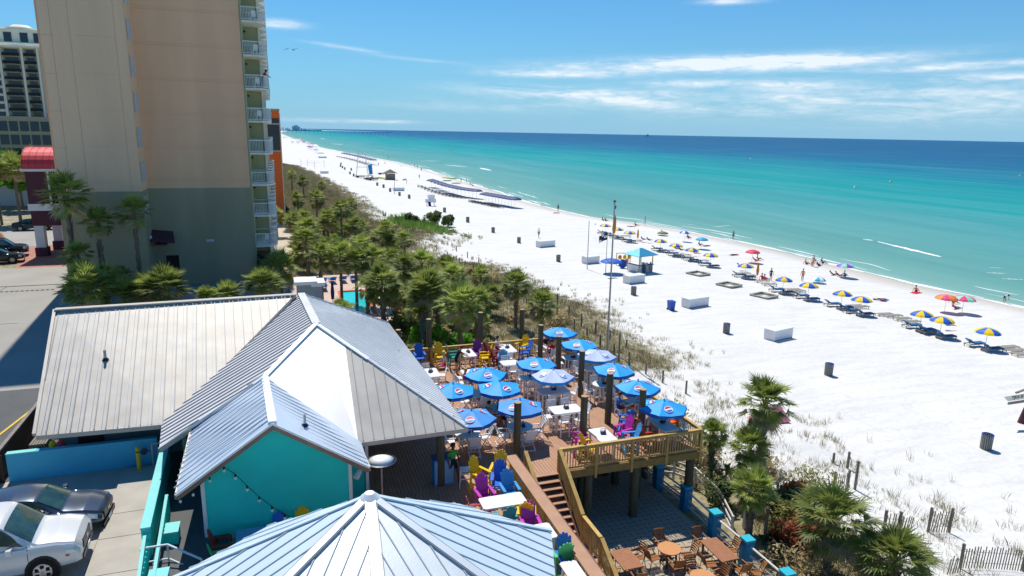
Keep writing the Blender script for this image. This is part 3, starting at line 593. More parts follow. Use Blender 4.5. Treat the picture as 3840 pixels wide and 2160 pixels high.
# ------------------------------------------------------------------ restaurant
def roof_panel(parent, name, poly, m, down, sp=.41, off=0.0, seam=None, thick=.14, rib=(.035,.03)):
    poly = [Vector(p) for p in poly]; nrm = Vector((0,0,0))
    for i in range(len(poly)):
        a, b = poly[i], poly[(i+1)%len(poly)]; nrm += a.cross(b)
    nrm.normalize()
    if nrm.z < 0: nrm = -nrm; poly = poly[::-1]
    mb = MB(); n = len(poly); lo = [p-Vector((0,0,thick)) for p in poly]
    mb.mesh(poly+lo, [tuple(range(n)), tuple(range(2*n-1, n-1, -1))]+[(i, i+n, (i+1)%n+n, (i+1)%n) for i in range(n)], m)
    d = Vector(down); d = (d-nrm*d.dot(nrm)).normalized(); u = nrm.cross(d).normalized(); o = poly[0]
    uv = [((p-o).dot(u), (p-o).dot(d)) for p in poly]
    u0, u1 = min(q[0] for q in uv), max(q[0] for q in uv); k = u0+.12+off
    while k < u1-.05:
        ts = []
        for i in range(n):
            (a, b), (c, e) = uv[i], uv[(i+1)%n]
            if (a-k)*(c-k) < 0: ts.append(b+(e-b)*(k-a)/(c-a))
        ts.sort()
        for j in range(0, len(ts)-1, 2):
            if ts[j+1]-ts[j] > .15:
                a = o+u*k+d*(ts[j]+.02)+nrm*.02; b = o+u*k+d*(ts[j+1]-.02)+nrm*.02
                mb.bar(a, b, rib[0], rib[1], seam or m, up=nrm)
        k += sp
    return mb.build(name, parent)
rs = thing('restaurant', 'beach restaurant with grey metal hip roofs and teal gable wall', 'restaurant', (0, 0, 0))
ZR = 11.35; A_ = Vector((.85,35.2,ZR)); B_ = Vector((1.26,29.35,ZR)); Q_ = Vector((6.65,24.46,8.0)); FR = Vector((5.95,40.58,8.0)); NL = Vector((2.36,24.3,8.02)); C_ = Vector((-.86,26.75,10.09)); Pk = Vector((-.57,22.05,10.15)); PkL = Vector((-3.62,22.25,7.98)); PkR = Vector((2.52,22.35,7.98))
LE = Vector((-4.62,25.95,8.0)); LE2 = Vector((-4.86,28.3,7.957)); RL = Vector((-9.66,34.5,11.35)); EL = Vector((-9.15,28.4,8.0)); RR = Vector((.6,34.9,11.4))
# left wing
roof_panel(rs, 'wing_roof', [RL, EL, LE2+Vector((.3,0,-.02)), RR], 'roof_old', (.05,-1,-.5), .40, seam='seam_shadow')
roof_panel(rs, 'wing_roof_back', [RL, RR+Vector((0,.05,0)), (.6,40.5,8.2), (-9.9,40.5,8.2)], 'roof_old', (0,1,-.5), .8)
roof_panel(rs, 'wing_roof_fine_seam', [RL+Vector((.05,-.02,.01)), EL+Vector((.05,.05,.01)), LE2+Vector((.25,0,-.01)), RR+Vector((-.05,-.05,.0))], 'roof_old', (.05,-1,-.5), .40, off=.2, seam='seam_light', thick=.02, rib=(.015,.012))
mb = MB(); mb.bar(RL+Vector((-.05,0,.06)), RR+Vector((0,0,.0)), .34, .06, 'roof_old'); mb.bar(RL+Vector((-.06,0,.02)), EL+Vector((-.06,0,.02)), .12, .16, 'roof_old'); mb.build('ridge_cap', rs)
# main hip roof
AL = Vector((-5.0,36.5,8.196))
roof_panel(rs, 'main_roof_inland', [A_, B_, C_, Vector((-3.55,26.25,8.596)), LE, LE2+Vector((.0,0,.0)), AL], 'roof_grey', (-1,0,-.6), .36, seam='seam_shadow', rib=(.04,.035))
roof_panel(rs, 'main_roof_sea', [A_, FR, Q_, B_], 'roof_grey', (1,0,-.6), .36, seam='seam_light', rib=(.03,.018))
roof_panel(rs, 'main_roof_back', [A_, AL, FR], 'roof_grey', (0,1,-.6), .4)
W0 = Vector((3.05,27.1,9.85))
# near slope: sun glare painted white at left, older ribbed sheet on the right
Bq = B_+(Q_-B_)*.30; 
def on_near(x, y):
    n_ = (Q_-B_).cross(NL-B_); return Vector((x, y, B_.z-(n_.x*(x-B_.x)+n_.y*(y-B_.y))/n_.z))
SP = on_near(*(B_+(Q_-B_)*.20)[:2])
roof_panel(rs, 'near_roof_glare', [B_, C_+Vector((0,.0,.02)), NL, SP], 'roof_white', (0,-1,-.6), 50)
roof_panel(rs, 'near_roof_sheet', [SP, NL, Q_], 'roof_old', (0,-1,-.6), .40, seam='seam_shadow', off=.1)
mb = MB(); up = Vector((0,0,.05))
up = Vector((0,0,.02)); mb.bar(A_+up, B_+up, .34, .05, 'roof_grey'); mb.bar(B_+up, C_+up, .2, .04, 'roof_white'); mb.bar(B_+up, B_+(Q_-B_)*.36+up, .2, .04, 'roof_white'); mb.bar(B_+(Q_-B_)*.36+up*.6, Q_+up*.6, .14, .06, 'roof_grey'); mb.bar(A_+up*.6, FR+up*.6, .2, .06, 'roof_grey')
mb.bar(C_+up, Pk+up, .26, .05, 'roof_new'); mb.build('ridge_cap', rs)
# front gable
g_back = Vector((-3.56,26.2,8.42))
roof_panel(rs, 'gable_roof_inland', [Pk, C_+Vector((0,.1,-.03)), g_back+Vector((0,.1,-.03)), PkL], 'roof_new', (-1,0,-.71), .36, seam='seam_light', rib=(.04,.03))
roof_panel(rs, 'gable_roof_sea', [C_+Vector((0,-.02,0)), Pk, PkR, NL+Vector((.1,-.02,0))], 'roof_new', (1,0,-.71), .36, seam='seam_light', rib=(.035,.02))
mb = MB(); dn = Vector((0,-.02,-.13))
for a, b in ((Pk, PkL), (Pk, PkR)):
    mb.bar(a+dn, b+dn, .05, .2, 'fascia'); mb.bar(a+dn+Vector((0,-.03,.1)), b+dn+Vector((0,-.03,.1)), .05, .07, 'white_paint')
for a, b in ((LE, Vector((-3.55,26.25,8.56))), (NL, Q_), (Q_, FR), (PkL, g_back), (PkR, NL), (EL, LE2)):
    mb.bar(a+Vector((0,0,-.1)), b+Vector((0,0,-.1)), .09, .18, 'roof_old')
mb.build('fascia', rs)
# walls
GY = 22.75
mb = MB(); gx0, gx1 = -2.95, 1.95; zt = 10.0
mb.mesh([(gx0,GY,2.4),(gx1,GY,2.4),(gx1,GY,8.25),(-.57,GY,9.92),(gx0,GY,8.35)], [(0,1,2,3,4)], 'teal'); mb.build('gable_wall', rs)
mb = MB(); mb.span(gx0,gx0+.12,GY-.05,GY,5.4,8.3,'white_paint'); mb.span(gx1-.12,gx1,GY-.05,GY,5.4,8.25,'white_paint'); mb.build('corner_board', rs)
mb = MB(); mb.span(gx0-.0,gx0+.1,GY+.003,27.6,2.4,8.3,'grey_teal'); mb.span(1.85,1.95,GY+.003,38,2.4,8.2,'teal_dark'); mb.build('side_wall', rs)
mb = MB(); mb.span(2.0,2.6,24.6,24.75,5.5,8.0,'teal'); mb.span(2.62,2.74,24.5,24.78,5.5,8.05,'white_paint'); mb.build('porch_wall', rs)
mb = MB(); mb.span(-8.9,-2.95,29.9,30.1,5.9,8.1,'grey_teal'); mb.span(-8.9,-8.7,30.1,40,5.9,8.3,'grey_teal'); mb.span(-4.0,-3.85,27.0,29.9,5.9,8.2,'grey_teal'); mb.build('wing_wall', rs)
mb = MB(); mb.span(-8.2,-7.3,29.82,29.9,5.95,8.0,'maroon_door'); mb.build('door', rs)
for x, y, z, n_ in ((-6.2,31.0,9.62,'wing'),(1.2,24.1,8.95,'gable')):
    px, py = (-7.3,31.6) if n_ == 'wing' else (.45,23.2)
    mb = MB(); zb = 8.0+(py-28.4)*.56 if n_ == 'wing' else 10.15-.71*(px+.57)
    mb.cyl((px,py,zb-.05),(px,py,zb+.42),.055,.055,'steel',10); mb.cyl((px,py,zb-.03),(px,py,zb+.07),.14,.08,'dark_caddy',10); mb.build('vent_pipe', rs)
mb = MB(); mb.cyl((2.2,22.55,7.75),(2.05,22.35,7.6),.09,.11,'far_white',10); mb.cyl((2.3,22.7,7.85),(2.2,22.55,7.75),.04,.04,'far_white',8); mb.build('flood_lamp', rs)
# covered deck: dark back and counter
mb = MB(); mb.span(2.0,5.4,33.0,33.2,5.5,8.6,'dark_wood'); mb.build('inner_wall', rs)
# chimney-like stair block behind the ridge
cb = thing('rooftop_stair_block', 'grey flat-topped stair block standing behind the restaurant ridge', 'structure block', (1.65, 46.4, 3))
mb = MB(); mb.span(-.8,.8,-.7,.7,0,6.5,'grey_paint'); mb.build('wall', cb); mb = MB(); mb.span(-.95,.5,-.85,.8,6.5,6.72,'white_paint'); mb.span(.1,1.0,-.8,.8,6.35,6.6,'white_paint'); mb.build('cap', cb)

# octagonal pavilion in front
kv = thing('pavilion', 'pavilion with pale blue metal roof and broad white hip caps', 'pavilion', (0, 0, 0))
KA = Vector((1.83,16.35,10.25)); 
def kc(deg, r=5.35, z=8.0): return Vector((KA.x+r*cos(radians(deg)), KA.y+r*sin(radians(deg)), z))
kang = [5, -43, -93, -147, -192]
kp = [kc(a) for a in kang]; kp[0] = Vector((7.13,16.72,8.0))
names = [('roof_kiosk','roof_panel_sea'),('roof_kiosk_white','roof_panel_front'),('roof_kiosk_white','roof_panel_front'),('roof_kiosk','roof_panel_inland')]  # front panels coloured for sun glare, side panels for sky reflection
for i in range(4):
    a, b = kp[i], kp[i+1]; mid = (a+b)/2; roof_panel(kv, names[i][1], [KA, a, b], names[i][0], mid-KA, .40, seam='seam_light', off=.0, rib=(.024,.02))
back = [kp[4], kc(-232,4.2,7.9), kc(-275,3.6,7.9), kc(-318,4.2,7.9), kp[0]]
for i in range(4): roof_panel(kv, 'roof_panel_back', [KA, back[i], back[i+1]], 'roof_kiosk', (back[i]+back[i+1])/2-KA, .8)
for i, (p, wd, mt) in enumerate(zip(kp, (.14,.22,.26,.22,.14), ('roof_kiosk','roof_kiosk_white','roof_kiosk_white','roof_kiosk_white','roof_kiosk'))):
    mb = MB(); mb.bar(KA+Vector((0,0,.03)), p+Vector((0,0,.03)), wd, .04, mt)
    if wd > .2:
        d_ = (p-KA).normalized(); s_ = d_.cross(Vector((0,0,1))).normalized()*(wd/2+.03)
        for sg in (-1, 1): mb.bar(KA+s_*sg+Vector((0,0,.02)), p+s_*sg+Vector((0,0,.02)), .015, .03, 'seam_shadow')
    mb.build('hip_cap', kv)
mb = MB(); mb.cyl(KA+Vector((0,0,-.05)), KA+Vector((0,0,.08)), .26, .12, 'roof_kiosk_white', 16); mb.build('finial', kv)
for a in kang:
    p = kc(a, 4.7, 0); mb = MB(); mb.cyl((p.x,p.y,5.5),(p.x,p.y,8.1),.1,.1,'white_paint',8); mb.build('post', kv)

# blue yard wall, teal footpath wall, bollard and meter
bwall = thing('yard_wall', 'bright blue rendered wall between parking bay and restaurant wing', 'wall', (-7.8, 29, 6))
mb = MB(); mb.box((0,0,.55),(5.2,.22,1.14),'blue_wall'); mb.build('wall', bwall); mb = MB(); mb.span(-2.6,-1.6,-.13,.13,1.12,1.16,'teal_light'); mb.span(-1.6,2.6,-.115,.115,1.12,1.14,'blue_wall'); mb.build('coping', bwall)
tw2 = thing('path_wall', 'low turquoise wall with pale coping along the footpath', 'wall', (0, 0, 0))
mb = MB(); mb.M = None
a0, a1 = Vector((-4.98,28.6,0)), Vector((-4.72,22.15,0)); mb.bar(a0+Vector((.14,0,6.2)), a1+Vector((.14,0,6.2)), .26, 1.5, 'teal'); mb.build('wall', tw2)
mb = MB(); mb.bar(a0+Vector((.14,0,6.98)), a1+Vector((.14,0,6.98)), .3, .06, 'teal_light'); mb.build('coping', tw2)
tw3 = thing('ramp_rail_wall', 'turquoise slatted rail beside the timber walkway', 'railing', (0, 0, 0))
mb = MB(); b0, b1 = Vector((-4.30,24.6,6.75)), Vector((-4.05,19.0,6.35)); mb.bar(b0, b1, .1, .1, 'teal_light'); mb.bar(b0+Vector((-.35,-1.7,.1)), b1+Vector((-.35,0,.1)), .1, .1, 'teal_light'); mb.build('top_rail', tw3)
mb = MB()
for k in range(22):
    p = b0+(b1-b0)*(k/22); mb.bar(p+Vector((-.35,-.3,0)) if k > 7 else p, (p.x if k <= 7 else p.x-.35, p.y-(.3 if k > 7 else 0), 5.6), .05, .12, 'teal')
mb.build('baluster', tw3)
for k, (x, y) in enumerate(((-4.0,22.9),(-4.0,20.3))):
    t = thing('turquoise_bin_box', ('upper' if not k else 'lower')+' turquoise box standing on the timber walkway beside the path wall', 'box', (x, y, 5.5))
    mb = MB(); mb.box((0,0,.45),(.5,.6,.9),'teal'); mb.build('body', t); mb = MB(); mb.box((0,0,.93),(.56,.66,.06),'teal_light'); mb.build('lid', t)
bl = thing('bollard', 'yellow steel bollard at the head of the footpath', 'bollard', (-5.81, 28.3, 6.1)); mb = MB(); mb.cyl((0,0,0),(0,0,.95),.085,.085,'yellow_line',12); mb.lathe([(.085,.95),(.06,1.0),(0,1.02)],'yellow_line',n=12); mb.build('post', bl); mb = MB(); mb.cyl((0,0,.78),(0,0,.83),.088,.088,'black',12); mb.build('band', bl)
gm = thing('gas_meter', 'grey gas meter with bent pipework beside the yellow bollard', 'meter', (-5.35, 28.55, 6.1))
mb = MB(); mb.tube([(0,0,0),(0,0,.95),(.35,0,.95),(.35,0,.6)],.035,'pole_grey',8); mb.build('pipe', gm); mb = MB(); mb.cyl((.35,-.1,.6),(.35,.12,.6),.16,.16,'grey_paint',12); mb.cyl((-.28,-.05,.65),(-.28,.05,.65),.12,.12,'dark_caddy',12); mb.bar((-.28,0,.65),(0,0,.65),.03,.03,'dark_caddy'); mb.build('gauge', gm)
# timber walkway by the gable, white pipe handrail
mb = MB(); mb.prism([(-4.45,15),(-3.0,15),(-3.0,27.5),(-4.6,27.5)],5.2,5.5,'deck_board'); tag(mb.build('walkway'), 'brown timber walkway between path wall and teal gable', kind='structure')
hr = thing('pipe_handrail', 'white pipe handrail at the walkway steps', 'handrail', (0, 0, 0))
h0 = [P('K',60,1225,6.6), P('K',280,1190,6.6), P('K',560,1310,6.3)]
mb = MB(); pts = [(h0[0][0],h0[0][1],6.6),(h0[1][0],h0[1][1],6.6),(h0[2][0],h0[2][1],6.3)]; mb.tube(pts,.035,'white_paint',8); mb.tube([(p[0],p[1],p[2]-.5) for p in pts],.03,'white_paint',8); mb.build('rail', hr)
for p in pts: mb = MB(); mb.cyl((p[0],p[1],5.5),p,.03,.03,'white_paint',8); mb.build('post', hr)
# timber fence and clutter by the wing
fe = thing('service_fence', 'dark timber fence round the service yard beside the wing', 'fence', (-10.7, 32, 5.95))
mb = MB(); mb.bar((0,-3.2,1.25),(-.1,6,1.25),.14,.08,'grey_wood'); mb.bar((0,-3.2,.7),(-.1,6,.7),.06,.12,'dark_wood'); mb.build('rail', fe)
mb = MB()
for k in range(36): mb.box((0,-3.1+.255*k,.6),(.03,.23,1.2),'dark_wood')
mb.build('boards', fe)
fe2 = thing('dark_side_fence', 'dark timber screen at the end of the blue wall', 'fence', (-11.2, 28.9, 5.9)); mb = MB()
for k in range(7): mb.box((-.35+.25*k-.6,0,.6),(.23,.04,1.25),'dark_wood')
mb.build('boards', fe2)
for k, (x, y, nm_, col, lb) in enumerate(((-9.9,30.6,'lobster_toy','u_red','red and yellow inflatable hanging over the blue wall'),)):
    t = thing('beach_inflatable', lb, 'inflatable', (-8.9, 29.55, 6.95)); mb = MB()
    mb.lathe([(.0,-.2),(.16,-.1),(.2,.05),(.12,.2),(0,.25)],'u_red',(.16,0),10); mb.build('float', t, smooth=True); mb = MB(); mb.lathe([(.0,-.1),(.12,.0),(.14,.12),(.08,.25),(0,.3)],'u_yellow',(-.12,0),10); mb.build('tail', t, smooth=True)
for k, (x, y, s_, lb) in enumerate(((-10.0,31.5,1.0,'stack of grey timber pallets behind the service fence'),(-9.9,33.2,.8,'leaning timber frame behind the service fence'))):
    t = thing('pallet_stack', lb, 'pallets', (x, y, 5.95)); mb = MB()
    for q in range(4 if k == 0 else 1):
        for r_ in range(6): mb.box((-.25+.1*r_*1.05,0,.12+.16*q),(.08,1.1,.025),'grey_wood')
        for yy in (-.5,0,.5): mb.box((0,yy,.06+.16*q),(.6,.08,.09),'grey_wood')
    mb.build('boards', t)
# festoon lights over the teal gable
fs = thing('string_lights', 'string of small bulbs draped across the teal gable wall', 'string lights', (0, 0, 0))
pp = [P('K', x, y, z) + (z,) for x, y, z in ((385,800,7.75),(490,745,7.95),(628,630,8.3),(745,540,8.6),(838,610,8.3),(935,705,7.95),(1035,795,7.6),(1140,875,7.3),(1245,940,7.0),(1380,1000,6.7))]
pp = [(x, min(y, 22.5), z) for x, y, z in pp]
mb = MB(); mb.tube(pp, .012, 'black', 5); mb.build('cable', fs)
for x, y, z in pp[:9]:
    mb = MB(); mb.cyl((x,y,z),(x,y,z-.1),.03,.03,'black',8); b_ = mb.build('socket', fs); mb = MB(); mb.lathe([(0,z-.22),(.04,z-.18),(.045,z-.14),(.02,z-.1)],'bulb',(x,y),10); mb.build('bulb', b_, smooth=True)
# ------------------------------------------------------------------ decks
DX0 = 2.0
mb = MB()
def boards(mb, x0, x1, y0, y1, z, m='deck_board', w_=.145, along='y'):
    if along == 'y':
        x = x0
        while x < x1-.01: mb.span(x, min(x+w_-.012, x1), y0, y1, z-.04, z, m); x += w_
    else:
        y = y0
        while y < y1-.01: mb.span(x0, x1, y, min(y+w_-.012, y1), z-.04, z, m); y += w_
boards(mb, 1.0, 8.7, 12.0, 24.4, 5.5); boards(mb, 1.96, 17.5, 24.4, 39.4, 5.5); mb.span(8.7,10.6,24.2,24.4,5.46,5.5,'deck_board')
dk_ = tag(mb.build('deck_floor'), 'brown composite deck floor of the restaurant terrace', kind='structure')
mb = MB(); mb.span(1.96,17.45,24.45,39.35,5.22,5.455,'deck_trim'); mb.span(1.0,8.65,12,24.45,5.22,5.455,'deck_trim'); mb.span(10.6,17.62,24.33,24.4,5.12,5.47,'pine_dark'); mb.span(17.5,17.58,24.4,39.45,5.12,5.47,'pine_dark'); mb.span(8.7,17.58,39.4,39.48,5.12,5.47,'pine_dark'); mb.span(8.7,8.78,12,24.2,5.12,5.47,'deck_trim')
for yy in (27,30,33,36): mb.span(2,17.5,yy,yy+.1,4.95,5.22,'pine_dark')
tag(mb.build('deck_frame'), 'timber joists and rim under the terrace', kind='structure')
def railing(name, label, a, b, z0, z1=None, posts=None, h=1.05, cap=.16, m='pine', mb_sp=.13, z_low=0.0):
    z1 = z0 if z1 is None else z1; t = thing(name, label, 'railing', (0, 0, 0)); a = Vector((*a, z0)); b = Vector((*b, z1)); d = b-a; Ln = d.length
    mb = MB(); mb.bar(a+Vector((0,0,h)), b+Vector((0,0,h)), cap, .04, m); mb.bar(a+Vector((0,0,h-.12)), b+Vector((0,0,h-.12)), .04, .09, m); mb.build('top_rail', t)
    mb = MB(); mb.bar(a+Vector((0,0,.12)), b+Vector((0,0,.12)), .04, .09, m); mb.build('bottom_rail', t)
    mb = MB(); k = int(Ln/mb_sp)
    for i in range(k+1):
        p = a+d*i/k; mb.box(p+Vector((0,0,(h-.1)/2+.04)), (.036,.036,h-.12), m)
    tag(mb.build('balusters', t))
    np_ = posts or max(2, int(Ln/1.8)+1)
    for i in range(np_):
        p = a+d*i/(np_-1); mb = MB(); mb.box(p+Vector((0,0,(h+z_low)/2-.02)), (.11,.11,h-z_low), m); mb.build('post', t)
    return t
railing('front_railing', 'yellow pine railing along the near edge of the raised deck', (10.62,24.36), (17.6,24.36), 5.5, posts=5, z_low=-.5)
railing('sea_railing', 'yellow pine railing on the sea side of the raised deck', (17.6,24.42), (17.3,39.3), 5.5, posts=9, z_low=-.3)
railing('back_railing', 'yellow pine railing along the far edge of the deck', (6.6,39.3), (17.25,39.35), 5.5, posts=7, z_low=-.3)
t = railing('drink_rail', 'broad brown drink ledge above the lower terrace railing', (8.45,12.5), (8.45,24.25), 5.5, posts=7, z_low=-.3)
mb = MB(); mb.bar((8.43,12.4,6.59),(8.43,24.3,6.59),.44,.05,'deck_board'); mb.build('ledge', t); mb = MB(); mb.bar((8.67,12.4,6.56),(8.67,24.3,6.56),.05,.1,'deck_trim'); mb.build('ledge_edge', t)
# stairs
sr_ = thing('deck_stairs', 'brown stairs with open shadowed risers from deck to patio', 'stairs', (0, 0, 0))
n1 = 9
for i in range(n1):
    z = 5.5-(i+1)*1.65/n1; y = 24.2-i*2.3/n1; mb = MB(); mb.span(9.35,10.52,y-.29,y,z-.04,z,'deck_board'); mb.build('tread', sr_)
mb = MB(); mb.span(9.35,10.52,20.3,21.9-.02,3.8,3.84,'deck_board'); mb.build('landing', sr_)
for i in range(6):
    z = 3.85-(i+1)*1.15/6.5; y = 20.3-i*1.6/6; mb = MB(); mb.span(9.35,10.52,y-.29,y,z-.04,z,'deck_board'); mb.build('tread', sr_)
for x in (9.27,10.56):
    mb = MB(); mb.bar((x,24.2,5.25),(x,21.9,3.65),.06,.3,'deck_trim'); mb.bar((x,21.9,3.68),(x,20.3,3.68),.06,.28,'deck_trim'); mb.bar((x,20.3,3.65),(x,18.6,2.5),.06,.3,'deck_trim'); mb.build('stringer', sr_)
mb = MB(); mb.span(9.3,10.54,23.9,24.2,2.6,5.2,'deck_trim'); mb.build('backing', sr_)
railing('stair_railing', 'sloping pine railing on the open side of the stairs', (10.64,24.3), (10.64,21.85), 5.5, 3.9, posts=3, z_low=-.3)
railing('landing_railing', 'level pine railing beside the stair landing', (10.66,21.8), (10.66,20.3), 3.85, posts=3, z_low=-1.1)
railing('lower_stair_railing', 'pine railing down the lowest stair flight', (10.68,20.25), (10.68,18.4), 3.85, 2.75, posts=3, z_low=-.2)
railing('inner_stair_railing', 'pine railing between the stairs and the drink ledge', (9.2,24.6), (9.2,21.9), 5.5, 3.9, posts=2, z_low=-.3)
# timber piles through the deck
pl = MB(); pl.cyl((0,0,-1),(0,0,1),1,.97,'pile',14); plr = thing('timber_pile', 'pile', 'post'); pb = pl.build('pole', plr); 
mb = MB(); mb.cyl((0,0,1),(0,0,1.004),.93,.93,'pile_top',14); mb.build('cut_top', plr)
pst = Stock(plr)
def pile(x, y, z0, z1, lb, r=.165):
    h = z1-z0; pst.put((x, y, (z0+z1)/2), random.random()*6, lb, (r, r, h/2), 'round timber piles')
for x, y, zt_, lb in ((8.3,39.6,8.3,'at the inland end of the far railing'),(11.8,40.3,8.3,'outside the middle of the far railing'),(14.75,40.7,8.2,'outside the far railing behind the blue and yellow chairs'),(14.8,37.4,8.05,'inside the deck near the far railing beside the small shaded table'),
                      (14.95,34.9,8.05,'beside the round table below the farthest sea-side parasols'),(15.05,31.9,8.1,'beside the pale faded parasol of the sea-side row'),(14.9,28.3,8.1,'beside the rectangular shaded table in the sea-side row'),(15.4,25.95,8.1,'beside the near corner table of the deck'),
                      (12.45,25.95,8.1,'beside the white table with the magenta chair'),(9.35,26.1,8.1,'standing at the head of the stairs'),(5.62,24.75,7.95,'holding the near corner of the restaurant roof'),(6.3,38.8,8.0,'under the far corner of the restaurant roof')):
    pile(x, y, 2.3, zt_, 'timber pile '+lb)
for x, y, lb in ((17.3,24.6,'under the sea-side near corner of the deck'),(14.4,24.5,'under the middle of the near deck edge'),(12.1,24.5,'under the near deck edge close to the stairs'),(15.0,27.4,'in the shade under the deck, inland of the blue pillar'),(17.1,28.2,'under the sea edge of the deck beside the farthest blue pillar'),(17.2,32.5,'under the sea edge farther along'),(12.3,29.5,'deep in the shade under the deck')):
    pile(x, y, 2.3, 5.12, 'timber pile '+lb, .2)

# lower patio
mb = MB(); mb.prism([(8.9,9),(16.9,9),(16.6,16),(16.75,22.4),(16.55,28.5),(16.3,31.5),(8.9,31.5)], 2.3, 2.7, 'paver'); pat = tag(mb.build('patio'), 'light paved patio below the deck', kind='structure')
mb = MB(); x = 9.2
k = 0
for i in range(26):
    for j in range(46):
        xx, yy = 9.0+i*.3, 17+j*.3
        if xx > 16.2: continue
        if (i+j) % 2: mb.span(xx+.1,xx+.12,yy,yy+.24,2.704,2.708,'joint')
        else: mb.span(xx,xx+.24,yy+.1,yy+.12,2.704,2.708,'joint')
tag(mb.build('patio_joints'), 'basket weave joints between the pavers', kind='structure')
# ------------------------------------------------------------------ people
def skin_mesh(nodes, edges, sub=1):
    """nodes: (pos, rx, ry); one continuous skinned surface"""
    me = bpy.data.meshes.new('tmp'); me.from_pydata([n[0] for n in nodes], edges, []); ob = bpy.data.objects.new('tmp', me); COL.objects.link(ob)
    ob.modifiers.new('s', 'SKIN'); sv = me.skin_vertices[0].data if me.skin_vertices else None
    if sv is None:
        me.update()
        ob.update_from_editmode(); sv = me.skin_vertices[0].data
    for i, n in enumerate(nodes): sv[i].radius = (n[1], n[2]); sv[i].use_root = (i == 0)
    ss = ob.modifiers.new('u', 'SUBSURF'); ss.levels = sub; ss.render_levels = sub
    dg = bpy.context.evaluated_depsgraph_get(); out = bpy.data.meshes.new_from_object(ob.evaluated_get(dg)); bpy.data.objects.remove(ob); return out
def seg_dist(p, a, b):
    d = b-a; L2 = d.length_squared; t = 0 if L2 == 0 else max(0, min(1, (p-a).dot(d)/L2)); return (p-(a+d*t)).length
POSES = {}
def pose(kind):
    if kind in POSES: return POSES[kind]
    V3 = Vector
    if kind in ('stand', 'walk', 'lean', 'bend'):
        pel = V3((0,0,.93)); ch = V3((0,0,1.27)); nk = V3((0,0,1.46)); hd = V3((0,.02,1.62))
        lg = 0 if kind != 'walk' else .2
        kn = [V3((-.1,.05+lg,.5)), V3((.1,.03-lg*.4,.5))]; an = [V3((-.1,.02+lg*1.4,.08)), V3((.1,-.04-lg*1.3,.10))]
        sh = [V3((-.18,0,1.40)), V3((.18,0,1.40))]; el = [V3((-.25,-.02,1.12)), V3((.25,-.02,1.12))]; wr = [V3((-.24,.16,.92)), V3((.26,.12,.90))]
        if kind == 'lean':
            ch = V3((0,.16,1.24)); nk = V3((0,.28,1.40)); hd = V3((0,.36,1.52)); sh = [V3((-.18,.24,1.34)), V3((.18,.24,1.34))]; el = [V3((-.22,.42,1.15)), V3((.22,.42,1.15))]; wr = [V3((-.16,.62,1.08)), V3((.16,.62,1.08))]
        if kind == 'bend':
            ch = V3((0,.26,1.12)); nk = V3((0,.42,1.16)); hd = V3((0,.54,1.14)); sh = [V3((-.18,.38,1.1)), V3((.18,.38,1.1))]; el = [V3((-.2,.40,.85)), V3((.2,.40,.85))]; wr = [V3((-.16,.44,.62)), V3((.16,.44,.62))]
    elif kind == 'chair':      # seat height 0
        pel = V3((0,0,.11)); ch = V3((0,.04,.45)); nk = V3((0,.06,.62)); hd = V3((0,.10,.78)); kn = [V3((-.11,.45,.1)), V3((.11,.45,.1))]; an = [V3((-.12,.46,-.33)), V3((.12,.46,-.33))]
        sh = [V3((-.18,.04,.57)), V3((.18,.04,.57))]; el = [V3((-.24,.12,.31)), V3((.24,.12,.31))]; wr = [V3((-.17,.36,.34)), V3((.17,.36,.34))]
    elif kind == 'sit':        # on the sand
        pel = V3((0,0,.12)); ch = V3((0,-.1,.44)); nk = V3((0,-.12,.62)); hd = V3((0,-.08,.78)); kn = [V3((-.12,.40,.38)), V3((.12,.42,.3))]; an = [V3((-.12,.66,.06)), V3((.12,.78,.06))]
        sh = [V3((-.18,-.12,.56)), V3((.18,-.12,.56))]; el = [V3((-.26,-.2,.32)), V3((.24,.06,.34))]; wr = [V3((-.28,-.28,.06)), V3((.16,.26,.36))]
    elif kind == 'recline':    # on a lounger, surface at 0
        pel = V3((0,0,.11)); ch = V3((0,-.24,.33)); nk = V3((0,-.38,.46)); hd = V3((0,-.48,.58)); kn = [V3((-.11,.42,.22)), V3((.11,.44,.12))]; an = [V3((-.12,.82,.06)), V3((.12,.86,.06))]
        sh = [V3((-.18,-.34,.42)), V3((.18,-.34,.42))]; el = [V3((-.27,-.14,.2)), V3((.27,-.14,.2))]; wr = [V3((-.2,.1,.16)), V3((.24,.12,.1))]
    else:                      # lying prone
        pel = V3((0,0,.11)); ch = V3((0,-.36,.12)); nk = V3((0,-.54,.12)); hd = V3((0,-.68,.13)); kn = [V3((-.11,.44,.08)), V3((.11,.44,.08))]; an = [V3((-.12,.84,.07)), V3((.13,.84,.07))]
        sh = [V3((-.18,-.48,.11)), V3((.18,-.48,.11))]; el = [V3((-.32,-.36,.07)), V3((.32,-.4,.07))]; wr = [V3((-.26,-.6,.06)), V3((.24,-.66,.06))]
    N = [(pel,.14,.10), ((pel+ch)/2,.115,.09), (ch,.15,.10), (nk,.055,.055), (hd-(hd-nk)*.25,.072,.075), (hd+(hd-nk)*.22,.092,.1), (hd+(hd-nk)*.62,.06,.07)]
    Ed = [(0,1),(1,2),(2,3),(3,4),(4,5),(5,6)]; segs = [(0,1,'b'),(1,2,'t'),(2,3,'t'),(3,5,'s'),(5,6,'s')]
